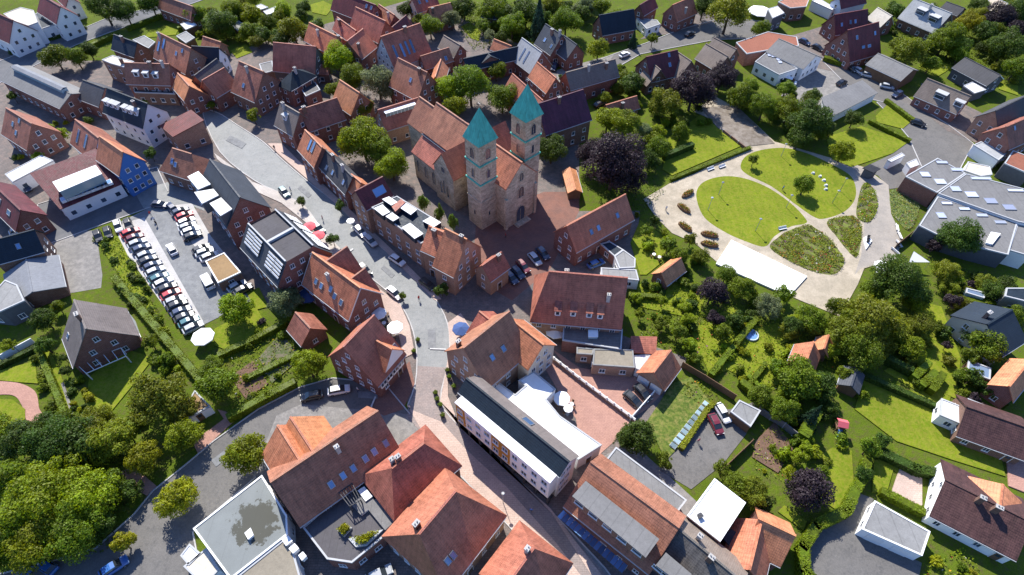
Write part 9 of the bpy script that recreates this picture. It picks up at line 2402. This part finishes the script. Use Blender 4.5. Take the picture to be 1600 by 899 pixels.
# slide tower on the play lawn
o = thing('slide_tower', 'red play tower with blue slide on the small lawn', 'slide', (SLIDE[0], SLIDE[1], 0), SLIDE[2])
for sx in (-.6, .6):
	for sy in (-.6, .6):
		m = MB()
		m.box(sx - .06, sx + .06, sy - .06, sy + .06, 0, 2.6)
		add('leg', m.mesh('leg', ['timberbrown']), o)
m = MB()
m.box(-.7, .7, -.7, .7, 1.4, 1.5)
add('platform', m.mesh('platform', ['timberbrown']), o)
m = MB()
m.solid([[(-.9, -.9, 2.6), (.9, -.9, 2.6), (.9, 0, 3.2), (-.9, 0, 3.2)], [(-.9, 0, 3.2), (.9, 0, 3.2), (.9, .9, 2.6), (-.9, .9, 2.6)]], .08)
add('roof', m.mesh('roof', ['pinkfabric']), o)
m = MB()
m.solid([[(-.35, -3.6, .25), (.35, -3.6, .25), (.35, -.7, 1.5), (-.35, -.7, 1.5)]], .1)
add('slide', m.mesh('slide', ['blue']), o)
# paddling pool
o = thing('paddling_pool', 'round blue paddling pool on the garden lawn', 'pool', (POOL[0], POOL[1], .06))
m = MB()
ring = [(math.cos(a) * 1.5, math.sin(a) * 1.5) for a in [2 * math.pi * k / 16 for k in range(16)]]
ri = [(p[0] * .85, p[1] * .85) for p in ring]
for k in range(16):
	a, b, c, e = ring[k], ring[(k + 1) % 16], ri[(k + 1) % 16], ri[k]
	m.poly([(a[0], a[1], .45), (b[0], b[1], .45), (c[0], c[1], .45), (e[0], e[1], .45)])
	m.poly([(a[0], a[1], 0), (b[0], b[1], 0), (b[0], b[1], .45), (a[0], a[1], .45)])
	m.poly([(c[0], c[1], 0), (e[0], e[1], 0), (e[0], e[1], .45), (c[0], c[1], .45)])
add('rim', m.mesh('rim', ['paleblue']), o)
m = MB()
m.poly([(p[0], p[1], .34) for p in ri])
add('water', m.mesh('water', ['roofglass']), o)

# glass canopy along the brown terrace
o = thing('street_canopy', 'long blue glass canopy along the brown terraced house', 'canopy', (CANOPY[0][0], CANOPY[0][1], 0))
a, b = Vector((0, 0)), Vector((CANOPY[1][0] - CANOPY[0][0], CANOPY[1][1] - CANOPY[0][1]))
L_ = b.length
u = b / L_
nn = Vector((-u.y, u.x))
for i in range(16):
	p, q = u * (i * L_ / 16 + .04), u * ((i + 1) * L_ / 16 - .04)
	m = MB()
	k2 = nn * 1.6
	m.solid([[(p.x, p.y, 2.7), (q.x, q.y, 2.7), (q.x + k2.x, q.y + k2.y, 3.1), (p.x + k2.x, p.y + k2.y, 3.1)]], .06)
	add('pane', m.mesh('pane', ['roofglass']), o)
	m = MB()
	m.tube((p.x, p.y, 0), (p.x, p.y, 2.68), .05, .05, 5)
	if i % 3 == 0:
		add('post', m.mesh('post', ['pipe_grey']), o)

# ---------------- people ----------------
flat_mat('skin', (.5, .3, .22), var=.05, stains=0)
flat_mat('hair', (.06, .04, .025), var=.1, stains=0)
def person(x, y, rz, top, leg, label):
	J = [(0, 0, .92, .15), (0, 0, 1.12, .14), (0, 0, 1.36, .17), (0, 0, 1.47, .065), (0, .01, 1.58, .095), (0, .01, 1.68, .09),
		 (-.09, 0, .88, .10), (-.10, .12, .48, .065), (-.10, -.0, .08, .045), (-.10, .14, .03, .04),
		 (.09, 0, .88, .10), (.10, .05, .48, .065), (.10, -.22, .10, .045), (.10, -.10, .03, .04),
		 (-.19, 0, 1.38, .06), (-.24, -.05, 1.10, .045), (-.23, .08, .88, .035), (-.22, .14, .78, .03),
		 (.19, 0, 1.38, .06), (.24, .05, 1.10, .045), (.23, .12, .88, .035), (.22, .18, .80, .03)]
	E_ = [(0, 1), (1, 2), (2, 3), (3, 4), (4, 5), (0, 6), (6, 7), (7, 8), (8, 9), (0, 10), (10, 11), (11, 12), (12, 13), (2, 14), (14, 15), (15, 16), (16, 17), (2, 18), (18, 19), (19, 20), (20, 21)]
	me = bpy.data.meshes.new('person')
	me.from_pydata([j[:3] for j in J], E_, [])
	o = bpy.data.objects.new('person', me)
	COL.objects.link(o)
	md = o.modifiers.new('skin', 'SKIN')
	for i, j in enumerate(J):
		me.skin_vertices[0].data[i].radius = (j[3], j[3] * .85)
	me.skin_vertices[0].data[0].use_root = True
	md2 = o.modifiers.new('sub', 'SUBSURF')
	md2.levels = md2.render_levels = 1
	dg = bpy.context.evaluated_depsgraph_get()
	me2 = bpy.data.meshes.new_from_object(o.evaluated_get(dg))
	o.modifiers.clear()
	o.data = me2
	for mname in ('skin', 'hair'):
		me2.materials.append(MATS[mname])
	for nm, c in (('top', top), ('trousers', leg)):
		flat_mat('cloth_' + nm + label[:12], c, var=.1, stains=0)
		me2.materials.append(MATS['cloth_' + nm + label[:12]])
	for p in me2.polygons:
		z = p.center.z
		xx = abs(p.center.x)
		p.material_index = 1 if z > 1.66 or (z > 1.55 and p.center.y < -.01) else 0 if z > 1.46 or (xx > .17 and z < .9) else 2 if z > .93 else 3 if z > .07 else 1
	o.location = (x, y, .08)
	o.rotation_euler = (0, 0, rz)
	o['label'] = label
	o['category'] = 'person'
PCOL = {'pink': (.55, .15, .2), 'blue': (.05, .15, .5), 'red': (.5, .05, .05), 'white': (.7, .7, .7), 'black': (.03, .03, .03), 'navy': (.03, .05, .12)}
for (x, y, rz, a, b, label) in PEOPLE:
	person(x, y, rz, PCOL[a], PCOL[b], label)

# ---------------- pergolas, planters, cafe tables, tubs ----------------
for (pts, h, z0, label) in PERGOLAS:
	cx = sum(p[0] for p in pts) / 4
	cy = sum(p[1] for p in pts) / 4
	mt = 'trim_white' if z0 == 0 else 'darkgrey'
	o = thing('pergola', label, 'pergola', (cx, cy, z0))
	q = [Vector((p[0] - cx, p[1] - cy)) for p in pts]
	for p in q:
		m = MB()
		m.box(p.x - .08, p.x + .08, p.y - .08, p.y + .08, 0, h - .16)
		add('post', m.mesh('post', [mt]), o)
	for k in range(6):
		a, b = q[0].lerp(q[1], k / 5), q[3].lerp(q[2], k / 5)
		m = MB()
		m.tube((a.x, a.y, h - .08), (b.x, b.y, h - .08), .08, .08, 4)
		add('beam', m.mesh('beam', [mt]), o)
	for a, b in ((q[0], q[1]), (q[3], q[2])):
		m = MB()
		m.tube((a.x, a.y, h - .2), (b.x, b.y, h - .2), .09, .09, 4)
		add('rail', m.mesh('rail', [mt]), o)
for bi, (pts, label) in enumerate(PLANTER_BEDS):
	cx = sum(p[0] for p in pts) / len(pts)
	cy = sum(p[1] for p in pts) / len(pts)
	loc = [(p[0] - cx, p[1] - cy) for p in pts]
	o = thing('planter_bed', label, 'planter', (cx, cy, 4.05))
	m = MB()
	m.prism(loc, 0, .45, 0)
	add('box', m.mesh('box', ['pipe_grey']), o)
	rg = np.random.default_rng(bi + 5)
	w_ = rg.dirichlet(np.ones(len(loc)), 900)
	q = w_ @ np.array(loc)
	me = leaf_mesh('plants', np.concatenate([q, (.45 + rg.uniform(0, .9, 900))[:, None]], 1).astype(np.float32), unit(rg.normal(size=(900, 3)) + [0, 0, .8]), .16, 'hedge_leaf')
	p = add('plants', me, o)
	p.color = (*TINT['y'], 1)
tm, tl = MB(), MB()
tm.tube((0, 0, .7), (0, 0, .74), .45, .45, 12)
tl.tube((0, 0, 0), (0, 0, .699), .05, .04, 6)
tl.tube((0, 0, 0), (0, 0, .04), .25, .22, 8)
tm, tl = tm.mesh('table_top', ['trim_white']), tl.mesh('leg', ['pipe_grey'])
cs_, cb_, cl_ = MB(), MB(), MB()
cs_.box(-.21, .21, -.21, .21, .42, .46)
cb_.box(-.21, .21, .17, .21, .5, .88)
cl_.box(-.02, .02, -.02, .02, 0, .418)
cs_, cb_, cl_ = cs_.mesh('seat', ['timberbrown']), cb_.mesh('backrest', ['timberbrown']), cl_.mesh('leg', ['pipe_grey'])
for (x, y, label) in TABLES:
	o = thing('cafe_table', label, 'table', (x, y, .12), 0, 'cafe tables')
	add('table_top', tm, o)
	add('leg', tl, o)
	for k in range(3):
		a = k * 2.1 + x
		c = thing('cafe_chair', ('first', 'second', 'third')[k] + ' chair at table ' + label[23:], 'chair', (x + math.cos(a) * .75, y + math.sin(a) * .75, .12), a - math.pi / 2, 'cafe chairs')
		add('seat', cs_, c)
		add('backrest', cb_, c)
		for lx in (-.18, .18):
			for ly in (-.18, .18):
				add('leg', cl_, c, (lx, ly, 0))
tb = MB()
tb.tube((0, 0, 0), (0, 0, .55), .38, .48, 10)
tb = tb.mesh('tub', ['darkgrey'])
for (x, y, label) in TUBS:
	o = thing('planter_tub', label, 'planter', (x, y, .1), 0, 'kerbside planter tubs')
	add('tub', tb, o)
	p = add('plants', CR['shrub', 1], o, (0, 0, .85))
	p.scale = (.5, .5, .45)
	p.color = (*TINT['m'], 1)

cf, cg = MB(), MB()
cf.box(-.45, .45, -.6, .6, 0, .4)
cg.solid([[(-.42, -.57, .41), (.42, -.57, .41), (.42, .57, .5), (-.42, .57, .5)]], .03)
cf, cg = cf.mesh('frame', ['trim_white']), cg.mesh('lid', ['glassgrey'])
a_, b_ = FRAMES[0], FRAMES[-1]
for i, (x, y) in enumerate(FRAMES):
	o = thing('cold_frame', 'white glazed cold frame in the row beside the yellow hedge, ' + ORD[i] + ' from left', 'cold frame', (x, y, .1), math.atan2(b_[1] - a_[1], b_[0] - a_[0]), 'row of cold frames')
	add('frame', cf, o)
	add('lid', cg, o)
